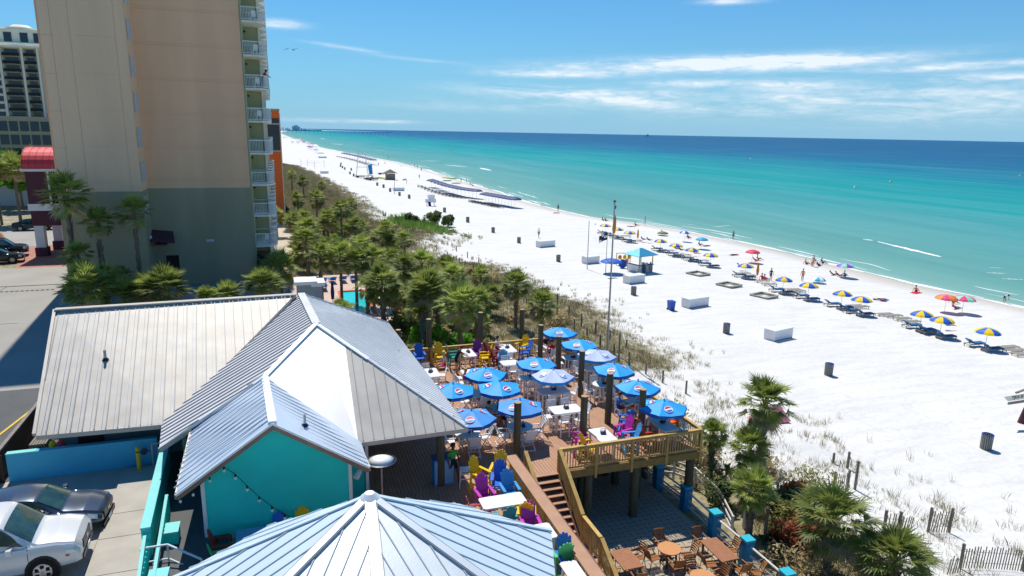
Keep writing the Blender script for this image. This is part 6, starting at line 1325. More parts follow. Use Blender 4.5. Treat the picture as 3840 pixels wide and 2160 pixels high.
# ------------------------------------------------------------------ cars
def make_car(kind, body, label, loc, rz):
    t = thing('parked_car', label, 'car', loc, rz)
    # stations along +X (nose): x, half width, z bottom, z belt, z roof or None, half roof width
    if kind == 'suv':
        S_ = [(-2.45,.86,.55,.95,None,0),(-2.4,.93,.4,1.1,1.12,.7),(-2.1,.97,.35,1.2,1.78,.74),(-1.2,.99,.33,1.2,1.88,.78),(0,.99,.33,1.18,1.88,.78),(.55,.99,.33,1.17,1.82,.77),(1.35,.98,.34,1.15,1.2,.80),(1.9,.96,.36,1.12,1.15,.80),(2.35,.93,.4,1.02,1.05,.76),(2.5,.86,.45,.85,.87,.6)]; wr, wx = .39, (1.5,-1.45)
    else:
        S_ = [(-2.25,.78,.5,.85,None,0),(-2.2,.84,.35,.98,1.0,.62),(-1.7,.88,.3,1.0,1.06,.66),(-1.0,.9,.28,.98,1.38,.60),(-.3,.9,.28,.96,1.45,.62),(.35,.9,.28,.94,1.38,.60),(1.15,.89,.3,.90,.95,.68),(1.75,.87,.32,.84,.88,.66),(2.15,.82,.36,.72,.75,.58),(2.3,.72,.4,.6,.62,.4)]; wr, wx = .33, (1.38,-1.35)
    def sec(hw, zb, zs, zr, hr):
        mid = zb+(zs-zb)*.55
        return [(hw*.84, zb), (hw*.97, zb+(zs-zb)*.12), (hw, zb+(zs-zb)*.35), (hw*1.0, mid), (hw*.985, zs-.12), (hw*.955, zs-.03), (hw*.91, zs), (hr+.05, zr-.08), (hr, zr-.02), (hr*.8, zr+.005), (hr*.4, zr+.025), (0, zr+.03)]
    ST_ = [(x, (hw, zb, zs, (zr or zs), (hr or hw*.8))) for x, hw, zb, zs, zr, hr in S_]
    def at_x(x):
        for i in range(len(ST_)-1):
            if x <= ST_[i+1][0] or i == len(ST_)-2:
                x0, p1 = ST_[i]; x1, p2 = ST_[i+1]; u = max(0, min(1, (x-x0)/(x1-x0))); p0 = ST_[max(0,i-1)][1]; p3 = ST_[min(len(ST_)-1,i+2)][1]; o = []
                for a, b_, c, d_ in zip(p0, p1, p2, p3):
                    cr_ = .5*((2*b_)+(-a+c)*u+(2*a-5*b_+4*c-d_)*u*u+(-a+3*b_-3*c+d_)*u**3); o.append(cr_*.35+(b_+(c-b_)*u)*.65)
                return sec(*o)
    def sp_(x, v, s_, off=0):
        h = at_x(x); i = min(int(v), len(h)-2); u = v-i; y = h[i][0]+(h[i+1][0]-h[i][0])*u; z = h[i][1]+(h[i+1][1]-h[i][1])*u
        return Vector((x, s_*y, z))
    def patch(x0, x1, v0, v1, m_, nm_, sides, xs0=None, xs1=None, off=.02):
        for s_ in sides:
            b_ = MB(); nx, nv = 6, 4
            g_ = [[sp_((x0 if xs0 is None else x0+(xs0-x0)*j/nv)+((x1 if xs1 is None else x1+(xs1-x1)*j/nv)-(x0 if xs0 is None else x0+(xs0-x0)*j/nv))*i/nx, v0+(v1-v0)*j/nv, s_) for j in range(nv+1)] for i in range(nx+1)]
            for i in range(nx):
                for j in range(nv):
                    q = [g_[i][j], g_[i+1][j], g_[i+1][j+1], g_[i][j+1]]; nn = (q[2]-q[0]).cross(q[3]-q[1])
                    if nn.length < 1e-9: continue
                    nn.normalize(); c = q[0]
                    if nn.dot(Vector((0, c.y, max(.2, c.z-.8)))) < 0: nn = -nn
                    b_.face([p+nn*off for p in q], m_)
            b_.build(nm_, t, smooth=False)
    xs = sorted(set([S_[0][0]+(S_[-1][0]-S_[0][0])*i/60 for i in range(61)]+[q[0] for q in S_])); secs = []
    for x in xs:
        h = at_x(x); secs.append([(x, -y, z) for y, z in h]+[(x, y, z) for y, z in reversed(h[:-1])])
    V = [p for s_ in secs for p in s_]; n = len(secs[0]); mb = MB(); F = []
    for j in range(len(secs)-1):
        for i in range(n): F.append((j*n+i, (j+1)*n+i, (j+1)*n+(i+1)%n, j*n+(i+1)%n))
    F += [tuple(range(n)), tuple(range(len(V)-1, len(V)-1-n, -1))]
    mb.mesh(V, F, body); ob = mb.build('body', t, smooth=True); ob.data.set_sharp_from_angle(angle=radians(32))
    if kind == 'suv':
        w1 = MB()
        for s_ in (-1,1): patch(.64, 1.27, 8.1, 11, 'car_glass', 'windshield', (s_,))
        patch(.05,1.1,6.25,7.7,'car_glass','window',(-1,1),.05,.5); patch(-1.05,-.05,6.25,7.7,'car_glass','window',(-1,1)); patch(-2.0,-1.15,6.25,7.7,'car_glass','window',(-1,1),-1.9,-1.15)
        hx, hy, hz_, gz = 2.36, .68, .92, .78
    else:
        for s_ in (-1,1): patch(.42, 1.08, 8.1, 11, 'car_glass', 'windshield', (s_,))
        for s_ in (-1,1): patch(-1.62, -1.06, 8.1, 11, 'car_glass', 'rear_window', (s_,))
        patch(-.05,.95,6.25,7.7,'car_glass','window',(-1,1),-.05,.3); patch(-1.3,-.15,6.25,7.7,'car_glass','window',(-1,1),-.95,-.15)
        hx, hy, hz_, gz = 2.12, .6, .66, .52
    nose = S_[-1][0]
    patch(hx-.22, hx+.06, 3.3, 5.4, 'lens', 'headlight', (-1,1), off=.012); patch(hx-.24, hx-.14, 2.7, 3.1, 'amber', 'indicator', (-1,1), off=.012)
    for s_ in (-1, 1):
        b_ = MB(); b_.box((.78,s_*1.06 if kind == 'suv' else s_*.98,1.2 if kind == 'suv' else .98),(.13,.2,.14),body); b_.build('mirror', t)
        for xd_ in ((1.18,-.02,-1.12) if kind == 'suv' else (1.0,-.1,-1.15)): patch(xd_-.008, xd_+.008, 1.2, 6.1, 'black', 'door_seam', (s_,), off=.006)
        for xd_ in (.18,-.95): b_ = MB(); p_ = sp_(xd_, 3.4, s_); b_.box((p_.x, p_.y+s_*.02, p_.z+.12),(.18,.035,.035),'rim'); b_.build('handle', t)
    b_ = MB(); b_.box((nose,0,gz),(.05,1.0,.24),'grille'); b_.build('grille', t); b_ = MB(); b_.box((nose,0,gz-.3),(.06,1.4,.13),'grille'); b_.build('bumper_intake', t)
    b_ = MB(); b_.box((nose+.03,0,gz),(.02,.2,.08),'rim'); b_.build('badge', t); b_ = MB(); b_.box((nose+.04,0,gz-.3),(.02,.34,.12),'logo_white'); b_.build('plate', t)
    for s_ in (-1, 1):
        for x in wx:
            y = s_*(.88 if kind == 'suv' else .80); o1 = MB(); o1.cyl((x,y-s_*.12,wr),(x,y+s_*.12,wr),wr,wr,'tyre',20); w_ = o1.build('wheel', t)
            b_ = MB(); b_.cyl((x,y+s_*.1,wr),(x,y+s_*.128,wr),wr*.66,wr*.64,'rim',18); 
            for k in range(6): a = k*pi/3; b_.bar((x,y+s_*.132,wr),(x+cos(a)*wr*.6,y+s_*.132,wr+sin(a)*wr*.6),.05,.02,'rim',(0,1,0))
            for k in range(6): a = k*pi/3+pi/6; b_.box((x+cos(a)*wr*.42,y+s_*.13,wr+sin(a)*wr*.42),(.1,.012,.1),'tyre')
            b_.build('rim', w_)
            b_ = MB(); b_.cyl((x,y+s_*.02,wr+.02),(x,y+s_*.105,wr+.02),wr+.07,wr+.07,'black',20); b_.build('wheel_arch', t)
    return t
make_car('suv','car_silver','silver SUV parked nose towards the footpath in the bottom left corner',(-8.82,22.42,6.0),radians(3)).scale = (1, 1.02, 1.09)
make_car('sedan','car_slate','slate blue sedan parked between the silver SUV and the blue wall',(-8.5,24.9,6.0),radians(-2))
make_car('sedan','car_black','black car parked at the left edge before the brick drive',(-26.7,79.2,6.0),radians(12))
make_car('suv','car_black','second black car just behind it at the left edge',(-27.6,83.0,6.0),radians(12))
make_car('sedan','car_black','dark blue car parked beyond the white canopy columns',(-30.2,103.5,6.0),radians(5))
make_car('sedan','car_red','red car half hidden behind the street palms',(-38.6,112.2,6.0),radians(80))

# ------------------------------------------------------------------ beach: striped umbrellas, loungers
def beach_umbrella(c1, c2, R=1.1, n=8, h=2.0, name='beach_umbrella'):
    t = thing(name, 'beach umbrella', 'umbrella'); mb = MB()
    for k in range(n):
        a0, a1 = 2*pi*k/n, 2*pi*(k+1)/n; m_ = c1 if k % 2 == 0 else c2
        for i in range(4):
            def pt(i_, a, mid=False):
                s = i_/4; r_ = R*sin(s*radians(75))/sin(radians(75)); z = h+.02-.46*(1-cos(s*radians(75)))/(1-cos(radians(75))); return Vector((r_*cos(a), r_*sin(a), z-(0.03*s if mid else 0)))
            am = (a0+a1)/2
            for u, v_, fm_, tm in ((a0,am,False,True),(am,a1,True,False)): mb.face([pt(i,u,fm_),pt(i+1,u,fm_),pt(i+1,v_,tm),pt(i,v_,tm)][(1 if i == 0 else 0):] if False else [pt(i,u,fm_),pt(i+1,u,fm_),pt(i+1,v_,tm),pt(i,v_,tm)], m_)
    mb.build('canopy', t); mb = MB(); mb.cyl((0,0,-.2),(0,0,h+.08),.022,.022,'white_plastic',6); mb.build('pole', t); return t
def make_lounger(m_='cushion_blue'):
    t = thing('beach_lounger', 'beach lounger', 'lounger'); w_ = 'lounge_wood'      # head towards -X, feet +X
    mb = MB()
    for s_ in (-.31,.31): mb.box((.1,s_,.3),(1.9,.05,.07),w_)
    for x in (-.8,-.3,.4,1.0): mb.box((x,0,.28),(.05,.62,.04),w_)
    mb.build('frame', t)
    for x in (-.75,.95):
        for s_ in (-.3,.3): mb = MB(); mb.box((x,s_,.13),(.06,.05,.28),w_); mb.build('leg', t)
    mb = MB(); mb.box((.42,0,.37),(1.25,.6,.08),m_); mb.build('cushion', t); mb = MB(); mb.bar((-.2,0,.38),(-.78,0,.80),.6,.08,m_,(0,0,1)); mb.build('backrest', t); return t
def make_frame_lounger():
    t = thing('lounger_frame', 'empty lounger frame', 'lounger'); w_ = 'sand_wood'; mb = MB()
    for s_ in (-.31,.31): mb.box((.05,s_,.24),(2.0,.06,.07),w_)
    for k in range(11): mb.box((-.85+.18*k,0,.27),(.09,.6,.03),w_)
    mb.build('slats', t)
    for x in (-.8,.9):
        for s_ in (-.3,.3): mb = MB(); mb.box((x,s_,.1),(.06,.05,.22),w_); mb.build('leg', t)
    return t
US = Stock(beach_umbrella('u_yellow','u_blue')); LS = Stock(make_lounger()); LF = Stock(make_frame_lounger())
CANZ = 1.75
def ubase(r, x, y):
    px = Z(r, x, y); z = 1.0
    for _ in range(8): X, Y = G(px[0], px[1], z+CANZ); z = T(X, Y)
    return X, Y, z
YB = [('X',2160,1020,20),('X',1700,905,0),('X',1495,845,10),('X',890,700,5),('X',695,640,18),('X',360,560,0),('X',105,500,30),('Q',1730,740,12),('Q',1350,625,0),('Q',1145,567,22),('Q',975,520,5),('Q',805,472,15),('Q',470,382,0),('Q',340,344,22),('Q',205,304,9)]
LRZ = radians(-6)
for i, (r, x, y, rz) in enumerate(YB):
    X, Y, z = ubase(r, x, y); US.put((X, Y, z), radians(rz), f'yellow and blue striped umbrella, {nth(i)} from the near end of the row', group='yellow and blue beach umbrellas')
    for k, dy in enumerate((-.95, .75)):
        LS.put((X-.35+random.uniform(-.15,.15), Y+dy+.1, T(X, Y+dy)), LRZ+random.uniform(-.06,.06), f'{("nearer","farther")[k]} blue lounger under the {nth(i)} striped umbrella from the near end', group='blue cushioned loungers')
fr = [('X',2360,1205),('X',2440,1240),('X',2500,1275),('X',1380,945),('X',1290,915),('X',1200,885),('X',1110,870),('X',870,795),('X',810,785),('X',240,635),('X',190,620),('Q',2230,1040),('Q',1980,960),('Q',1900,925),('Q',1760,865),('Q',1700,840),('Q',1250,700),('Q',1060,640),('Q',880,590),('Q',540,480),('Q',420,430)]
for i, (r, x, y) in enumerate(fr):
    X, Y, z = hit(r, x, y); LF.put((X, Y, z), LRZ+random.uniform(-.1,.1), f'empty grey lounger frame, {nth(i)} counted from the near end of the row', group='empty lounger frames')
# closed umbrellas, singles
cu_ = thing('closed_umbrella', 'furled yellow umbrella', 'umbrella'); mb = MB(); mb.lathe([(.02,2.2),(.12,1.9),(.2,1.1),(.12,.55),(.03,.5)],'u_orange',n=8); mb.build('canopy', cu_); mb = MB(); mb.cyl((0,0,-.1),(0,0,2.3),.022,.022,'white_plastic',6); mb.build('pole', cu_); CS = Stock(cu_)
for r, x, y, lb in [('Q',1850,885,'furled orange umbrella between the seventh and eighth striped ones'),('Q',553,475,'furled orange umbrella near the far end of the striped row'),('Q',285,400,'furled orange umbrella behind the tall flagpole')]:
    X, Y, z = hit(r, x, y); CS.put((X, Y, z), 0, lb, group='furled umbrellas')
for r, x, y, c1, c2, R, lb in [('Q',1252,452,'u_cyan','u_cyan',1.1,'plain cyan beach umbrella near the water behind the striped row'),('Q',1805,588,'u_red','u_red',1.15,'plain pink red beach umbrella over two sunbathers'),('X',725,360,'u_mint','u_purple',1.25,'mint and purple umbrella close to the water'),('X',1745,682,'u_pink','u_orange',1.2,'pink and orange umbrella, left of the near pair by the water'),('X',1922,692,'u_pink','u_mint',1.2,'rainbow umbrella, right of the near pair by the water'),
    ('Q',830,318,'u_olive','u_olive',1.1,'olive low beach tent at the water edge beyond the cyan umbrella'),('Q',1070,378,'u_white','u_blue',1.0,'white and pale blue umbrella at the water edge'),('Q',268,687,'u_blue','u_blue',1.5,'large plain blue umbrella left of the rental hut'),('X',470,412,'u_cyan','u_white',.9,'pale turquoise umbrella lying low on the sand near the group of bathers')]:
    X, Y, z = ubase(r, x, y); u_ = beach_umbrella(c1, c2, R, 8, 2.0 if 'low' not in lb and 'tent' not in lb else 1.0); u_.location = (X, Y, z if 'low' not in lb else z-.2); u_.rotation_euler = (0,0,.2); u_['label'] = lb
# square timber frames, boxes, barrels
for i, (r, x, y) in enumerate([('Q',1210,840),('Q',1545,962),('Q',1925,1080)]):
    X, Y, z = hit(r, x, y); t = thing('timber_square', ('farthest','middle','nearest')[i]+' of the three low square timber frames on open sand', 'frame', (X, Y, z-.02), radians(18), 'square timber frames'); s_ = 1.15
    for a, b_ in (((-s_,-s_),(s_,-s_)),((s_,-s_),(s_,s_)),((s_,s_),(-s_,s_)),((-s_,s_),(-s_,-s_))):
        mb = MB(); mb.bar((*a,.26),(*b_,.26),.2,.05,'sand_wood'); mb.bar((*a,.12),(*b_,.12),.05,.22,'sand_wood'); mb.build('side', t)
    mb = MB(); mb.bar((-s_,0,.28),(s_,0,.28),.1,.06,'sand_wood'); mb.build('crossbar', t)
def storage_box(x, y, z, rz, w_, label):
    t = thing('storage_box', label, 'box', (x, y, z), rz, 'white beach storage boxes'); mb = MB(); d_, h = 1.1, .95
    mb.prism([(-w_/2,-d_/2),(w_/2,-d_/2),(w_/2+.12,d_/2),(-w_/2-.12,d_/2)],-.1,h,'box_white'); mb.build('body', t); mb = MB(); mb.box((0,.02,h+.03),(w_+.14,d_+.08,.06),'white_paint'); mb.build('lid', t)
    mb = MB(); mb.box((0,-d_/2-.01,.04),(w_*.98,.02,.1),'grey_paint'); mb.build('plinth', t)
for r, x, y, w_, rz, lb in [('Q',515,925,2.6,14,'white storage box in front of the rental hut'),('Q',1180,1180,2.9,12,'white storage box beside the blue wheelie bin'),('X',50,1095,2.6,14,'nearest white storage box on the open sand'),('F',1980,1320,3.0,14,'white storage box near the walking person'),('Q',45,712,2.3,14,'white storage box behind the short pole'),('I',1795,925,3.4,14,'white storage box beside a thin post far along the beach'),('I',785,690,3.2,14,'white storage box by the volleyball nets')]:
    X, Y, z = hit(r, x, y); storage_box(X, Y, z, radians(rz), w_, lb)
bt = thing('trash_barrel', 'slatted trash barrel', 'barrel'); mb = MB(); mb.cyl((0,0,0),(0,0,.86),.27,.27,'black',16); mb.build('drum', bt); mb = MB()
for k in range(18): a = k*pi/9; mb.bar((.3*cos(a),.3*sin(a),.02),(.31*cos(a),.31*sin(a),.92),.075,.02,'bin_slat',(cos(a),sin(a),0))
mb.build('slats', bt); mb = MB(); mb.lathe([(.31,.9),(.33,.95),(.24,.97),(.22,.9)],'navy',n=16); mb.build('rim', bt); BS = Stock(bt)
bars = [('S',1003,645),('X',540,1490),('Q',1515,1475),('Q',508,1058),('M',1985,230),('F',1615,1272),('F',1265,1130),('F',920,990),('F',605,855),('F',125,668),('I',1805,992),('I',1678,938),('I',1588,884),('I',1503,856),('I',1183,730),('I',1133,700),('I',1150,650),('I',1062,638),('I',1030,618),('I',1003,600),('I',1010,570)]
for i, (r, x, y) in enumerate(bars):
    X, Y, z = hit(r, x, y) if r != 'X' else hit('S', (3101-3100)*1.685+8, (1406-1300)*1.685)
    BS.put((X, Y, z), random.random(), f'grey slatted trash barrel, {nth(i)} counted away from the near corner', 1.0 if Y < 120 else 1.12, 'slatted trash barrels')
X, Y, z = hit('Q', 915, 1225); t = thing('wheelie_bin', 'blue wheelie bin standing alone on the sand', 'bin', (X, Y, z)); mb = MB(); mb.mesh([(-.25,-.3,0),(.25,-.3,0),(.25,.3,0),(-.25,.3,0),(-.3,-.36,.95),(.3,-.36,.95),(.3,.36,.95),(-.3,.36,.95)],[(0,1,5,4),(1,2,6,5),(2,3,7,6),(3,0,4,7),(3,2,1,0)],'bin_blue'); mb.build('body', t); mb = MB(); mb.box((0,0,.99),(.66,.78,.07),'bin_blue'); mb.build('lid', t)
for s_ in (-.27,.27): mb = MB(); mb.cyl((s_-.03,.32,.1),(s_+.03,.32,.1),.1,.1,'tyre',10); mb.build('wheel', t)

# rental hut
X, Y, z = hit('Q', 575, 800); t = thing('rental_hut', 'open rental hut with blue hipped roof and boards leaning on its white counter', 'hut', (X, Y, z), radians(16)); s_ = 1.45; hr_ = 2.35
mb = MB(); c = [(-s_*1.25,-s_*1.1,hr_),(s_*1.25,-s_*1.1,hr_),(s_*1.25,s_*1.1,hr_),(-s_*1.25,s_*1.1,hr_)]; a, b_ = (-.25,0,hr_+.85),(.25,0,hr_+.85); mb.face([c[0],c[1],b_,a],'hut_roof'); mb.face([c[1],c[2],b_],'hut_roof'); mb.face([c[2],c[3],a,b_],'hut_roof'); mb.face([c[3],c[0],a],'hut_roof'); mb.mesh([(p[0],p[1],p[2]-.05) for p in c],[(0,3,2,1)],'hut_roof'); mb.build('roof', t)
for sx in (-1.25,1.25):
    for sy in (-1.1,1.1): mb = MB(); mb.box((sx,sy,1.17),(.1,.1,2.34),'pine'); mb.build('post', t)
mb = MB(); mb.span(-1.2,1.2,-1.15,-1.0,0,1.0,'white_paint'); mb.span(-1.3,-1.15,-1.1,1.1,0,1.0,'white_paint'); mb.span(1.15,1.3,-1.1,1.1,0,1.0,'white_paint'); mb.build('counter', t); mb = MB(); mb.span(-1.35,1.35,-1.35,-.9,1.0,1.06,'navy'); mb.span(-1.35,-.95,-.9,1.1,1.0,1.06,'navy'); mb.build('counter_top', t)
for i, (sx, m_, lb) in enumerate(((-.6,'cushion_dark','dark board leaning at the left of the hut counter'),(.1,'sand_wood','tan board leaning in the middle of the hut counter'),(.8,'cl_grey','grey board leaning at the right of the hut counter'))):
    M_r = Matrix.Rotation(radians(16), 3, 'Z'); p = M_r@Vector((sx,-1.45,0)); tb_ = thing('surfboard', lb, 'surfboard', (X+p.x, Y+p.y, z), radians(16)); mb = MB(); pf = [(.0,0),(.2,.12),(.27,.5),(.25,.9),(.14,1.25),(0,1.45)]
    fr_ = [(x_, .0+z_*.17, z_) for x_, z_ in pf]+[(-x_, z_*.17, z_) for x_, z_ in reversed(pf[1:-1])]; mb.mesh(fr_+[(p_[0],p_[1]+.05,p_[2]) for p_ in fr_],[tuple(range(len(fr_))),tuple(range(2*len(fr_)-1,len(fr_)-1,-1))]+[(k,(k+1)%len(fr_),len(fr_)+(k+1)%len(fr_),len(fr_)+k) for k in range(len(fr_))],m_); mb.build('board', tb_)
X, Y, z = hit('Q', 390, 770); t = thing('round_float', 'upright round blue float beside the rental hut', 'float', (X, Y, z)); mb = MB(); mb.cyl((0,-.08,.62),(0,.08,.62),.62,.62,'bin_blue',20); mb.build('disc', t)
X, Y, z = hit('Q', 395, 735); t = thing('toy_rack', 'rack of yellow inflatables behind the blue float', 'rack', (X, Y, z)); mb = MB()
for sx in (-1.1,1.1): mb.box((sx,0,.9),(.08,.08,1.8),'pine')
mb.box((0,0,1.75),(2.3,.08,.08),'pine'); mb.build('frame', t)
for k in range(6): mb = MB(); mb.lathe([(0,.0),(.24,.15),(.28,.4),(.18,.62),(0,.7)],('u_yellow','u_orange','chair_yellow')[k%3],(-.95+.38*k,0),8); o = mb.build('inflatable', t, smooth=True); o.location = (0,0,.25+.55*(k%2))
# poles and flag
def pole(name, label, r, xb, yb, ht, rad, m_='pole_grey', z=None):
    X, Y, zz = hit(r, xb, yb); t = thing(name, label, 'pole', (X, Y, zz)); mb = MB(); mb.cyl((0,0,-.3),(0,0,ht),rad,rad*.6,m_,10); mb.build('shaft', t); return t
t = pole('flagpole','tall grey flagpole with furled orange flag behind the deck','B',668,400,12.3,.09); mb = MB(); mb.lathe([(0,12.25),(.11,12.3),(.12,12.4),(0,12.5)],'weathered',n=10); mb.build('truck', t, smooth=True); mb = MB(); mb.lathe([(.02,11.3),(.08,11.0),(.1,10.3),(.06,9.9),(.02,9.8)],'u_orange',(.1,-.05),8); mb.build('flag', t); mb = MB(); mb.box((.08,0,11.9),(.1,.1,.25),'dark_caddy'); mb.build('pulley', t)
pole('pole','short grey pole in front of a white storage box','Q',5,780,6.7,.07)
t = pole('flagpole','slim white flagpole flying a dark and white flag','Q',205,832,5.6,.045,'weathered'); mb = MB(); X, Y, z = hit('Q',205,832)
fl_ = MB(); 
for i in range(6):
    for j in range(3):
        f_ = lambda a, b_: (-.02-a*.22, .12*sin(a*.9)-.03*a, 5.5-b_*.3-a*.06); fl_.face([f_(i,j),f_(i+1,j),f_(i+1,j+1),f_(i,j+1)], ('cl_navy','cl_white','cl_black')[(i//2+j)%3])
fl_.build('flag', t)
pole('post','thin dark post beside the far white storage box','I',1740,970,4.3,.08,'dark_leg')
for i, (x, yb, yt) in enumerate(((468,600,500),(555,590,495),(655,632,545),(783,600,500))):
    pass
for i, (xa, ya, xb, yb_) in enumerate(((468,600,655,632),(555,590,783,600))):
    A0, B0 = h2('I', xa, ya), h2('I', xb, yb_); t = thing('volleyball_net', ('nearer','farther')[i]+' volleyball net on the sand beyond the dune', 'net', (0,0,0))
    for p in (A0, B0): mb = MB(); mb.cyl((p[0],p[1],p[2]),(p[0],p[1],p[2]+3.4),.08,.08,'pole_grey',6); mb.build('post', t)
    mb = MB(); mb.bar((A0[0],A0[1],A0[2]+2.6),(B0[0],B0[1],B0[2]+2.6),.03,.05,'weathered'); mb.bar((A0[0],A0[1],A0[2]+1.7),(B0[0],B0[1],B0[2]+1.7),.03,.04,'weathered'); mb.build('net', t)
# lifeguard stand
X, Y, z = hit('I', 2225, 1130); t = thing('lifeguard_stand', 'white lifeguard stand with stacked panels and dark ladder', 'lifeguard stand', (X, Y, z)); mb = MB(); mb.box((.2,0,2.3),(1.6,1.2,1.1),'box_white'); mb.build('upper_panel', t); mb = MB(); mb.box((0,-.2,1.35),(2.6,1.0,.9),'box_white'); mb.build('lower_panel', t)
for sx in (-.9,.9):
    for sy in (-.5,.4): mb = MB(); mb.bar((sx,sy,1.0),(sx*1.1,sy*1.2,0),.1,.1,'white_paint'); mb.build('leg', t)
mb = MB(); mb.bar((-.45,-.7,1.1),(-.35,-1.2,0),.7,.08,'navy'); mb.build('ladder', t)
# navy parasol rows far along
nu = Stock(beach_umbrella('u_navy','u_navy',1.35)); nl = Stock(make_lounger('cushion_dark'))
rows = [('F',[(430,445),(620,510),(830,560),(1040,590)],13,'first'),('F',[(1165,635),(1330,665),(1560,705)],10,'second'),('I',[(1050,435),(1200,465),(1450,530)],12,'third')]
ct_ = 0
for r, ln, k, nm_ in rows:
    pts_ = []
    L_ = [hypot(ln[i+1][0]-ln[i][0], ln[i+1][1]-ln[i][1]) for i in range(len(ln)-1)]; tot_ = sum(L_)
    for i in range(k):
        d = tot_*i/(k-1); j = 0
        while j < len(L_)-1 and d > L_[j]: d -= L_[j]; j += 1
        u = min(1, d/L_[j]); pts_.append((ln[j][0]+(ln[j+1][0]-ln[j][0])*u, ln[j][1]+(ln[j+1][1]-ln[j][1])*u))
    wh = {'first':'long navy row','second':'shorter navy row','third':'farthest navy row'}[nm_]
    for i, (x, y) in enumerate(pts_):
        X, Y, z = ubase(r, x, y); nu.put((X, Y, z), .1*i, f'navy umbrella, {nth(i)} from the far end of the {wh}', 1.4 if nm_ != 'third' else 1.6, 'rows of navy umbrellas')
        for q in (0, 1):
            yy = Y-2.6-(q*1.1); xx = X-4.2+.2*q
            nl.put((xx, Y+(q-.5)*1.3*(1.6 if nm_ == 'third' else 1), T(xx, Y)), 0, f'{("nearer","farther")[q]} dark lounger by umbrella {nth(i)} of the {wh}', 1.0 if nm_ != 'third' else 1.2, 'rows of dark loungers')
# catamaran, hut, kayaks beyond
X, Y, z = hit('I', 1395, 740); t = thing('beach_catamaran', 'small beached catamaran with blue sail', 'boat', (X, Y, z)); mb = MB()
for s_ in (-1.1,1.1): mb.bar((s_,-2.4,.35),(s_,2.4,.35),.4,.5,'white_plastic')
mb.build('hull', t); mb = MB(); mb.face([(0,-.9,1),(1.3,-.6,1.2),(1.1,-.3,5.2),(-.6,-.5,4.6)],'sail_blue'); mb.face([(0,-.85,1),(-.6,-.45,4.6),(1.1,-.25,5.2),(1.3,-.55,1.2)],'sail_blue'); mb.build('sail', t); mb = MB(); mb.cyl((0,0,.4),(0,0,7.5),.06,.05,'white_paint',6); mb.build('mast', t); mb = MB(); mb.box((0,0,.65),(2.4,1.8,.08),'dark_caddy'); mb.build('trampoline', t)
X, Y, z = hit('I', 1300, 745); t = thing('sail_frame', 'white A-frame mast stand left of the blue sail', 'frame', (X, Y, z)); mb = MB()
for s_ in (-1,1): mb.bar((s_*2.4,0,0),(s_*1.2,0,9.5),.28,.28,'box_white')
mb.bar((-1.2,0,9.3),(1.2,0,9.3),.25,.25,'box_white'); mb.bar((-1.9,0,4),(1.9,0,4),.2,.2,'box_white'); mb.build('frame', t)
X, Y, z = hit('I', 1680, 775); t = thing('wooden_hut', 'small brown wooden hut far along the beach', 'hut', (X, Y, z)); mb = MB(); mb.box((0,0,1.1),(3.4,2.4,2.2),'grey_wood'); mb.build('wall', t); mb = MB(); mb.mesh([(-2.6,-1.9,2.5),(2.6,-1.9,2.5),(2.6,1.9,2.5),(-2.6,1.9,2.5),(0,0,4.0)],[(0,1,4),(1,2,4),(2,3,4),(3,0,4),(3,2,1,0)],'weathered'); mb.build('roof', t)
for i, (r, x, y, m_, rz) in enumerate([('I',1500,757,'kayak_yellow',5),('I',1545,762,'kayak_green',5),('I',1590,768,'kayak_yellow',8),('I',1870,780,'kayak_green',60),('F',620,395,'kayak_yellow',-10),('F',670,402,'kayak_yellow',-10),('F',720,405,'kayak_green',-10),('F',640,436,'cl_teal',-8),('F',760,470,'kayak_green',-12)]):
    X, Y, z = hit(r, x, y); t = thing('kayak', f'{("yellow" if "yellow" in m_ else "green" if "green" in m_ else "teal")} kayak on the sand, {nth(i)} listed from the blue sail towards the water', 'kayak', (X, Y, z), radians(rz)); mb = MB(); mb.mesh([(-2.2,0,.25),(-1.2,-.4,.12),(1.2,-.4,.12),(2.2,0,.25),(1.2,.4,.12),(-1.2,.4,.12),(-1,0,.5),(1,0,.5)],[(0,1,6),(1,2,7,6),(2,3,7),(3,4,7),(4,5,6,7),(5,0,6)],m_); mb.build('hull', t)
for i, (x, y, w_, m_) in enumerate([(1270,745,2.4,'black'),(1390,775,2.6,'dark_leg'),(1440,785,2.6,'dark_leg'),(1570,705,2.4,'u_navy')]):
    X, Y, z = hit('I', x, y); t = thing('watersport_trailer', f'{("black","brown","long brown","navy")[i]} low trailer of beach gear near the blue sail', 'trailer', (X, Y, z)); mb = MB(); mb.box((0,0,.55),(w_*1.5,1.6,.35),m_); mb.build('bed', t); mb = MB(); mb.cyl((-.9,-.8,.35),(-.9,.8,.35),.35,.35,'tyre',10); mb.build('wheel', t)
X, Y, z = ubase('I', 735, 425); u_ = beach_umbrella('u_green','u_green',2.6,8,2.6); u_.location = (X, Y, z); u_['label'] = 'big green umbrella at the hire stand far along the beach'
X, Y, z = hit('I', 760, 480); storage_box(X, Y, z, .2, 5, 'pale hire stand counter below the big green umbrella')
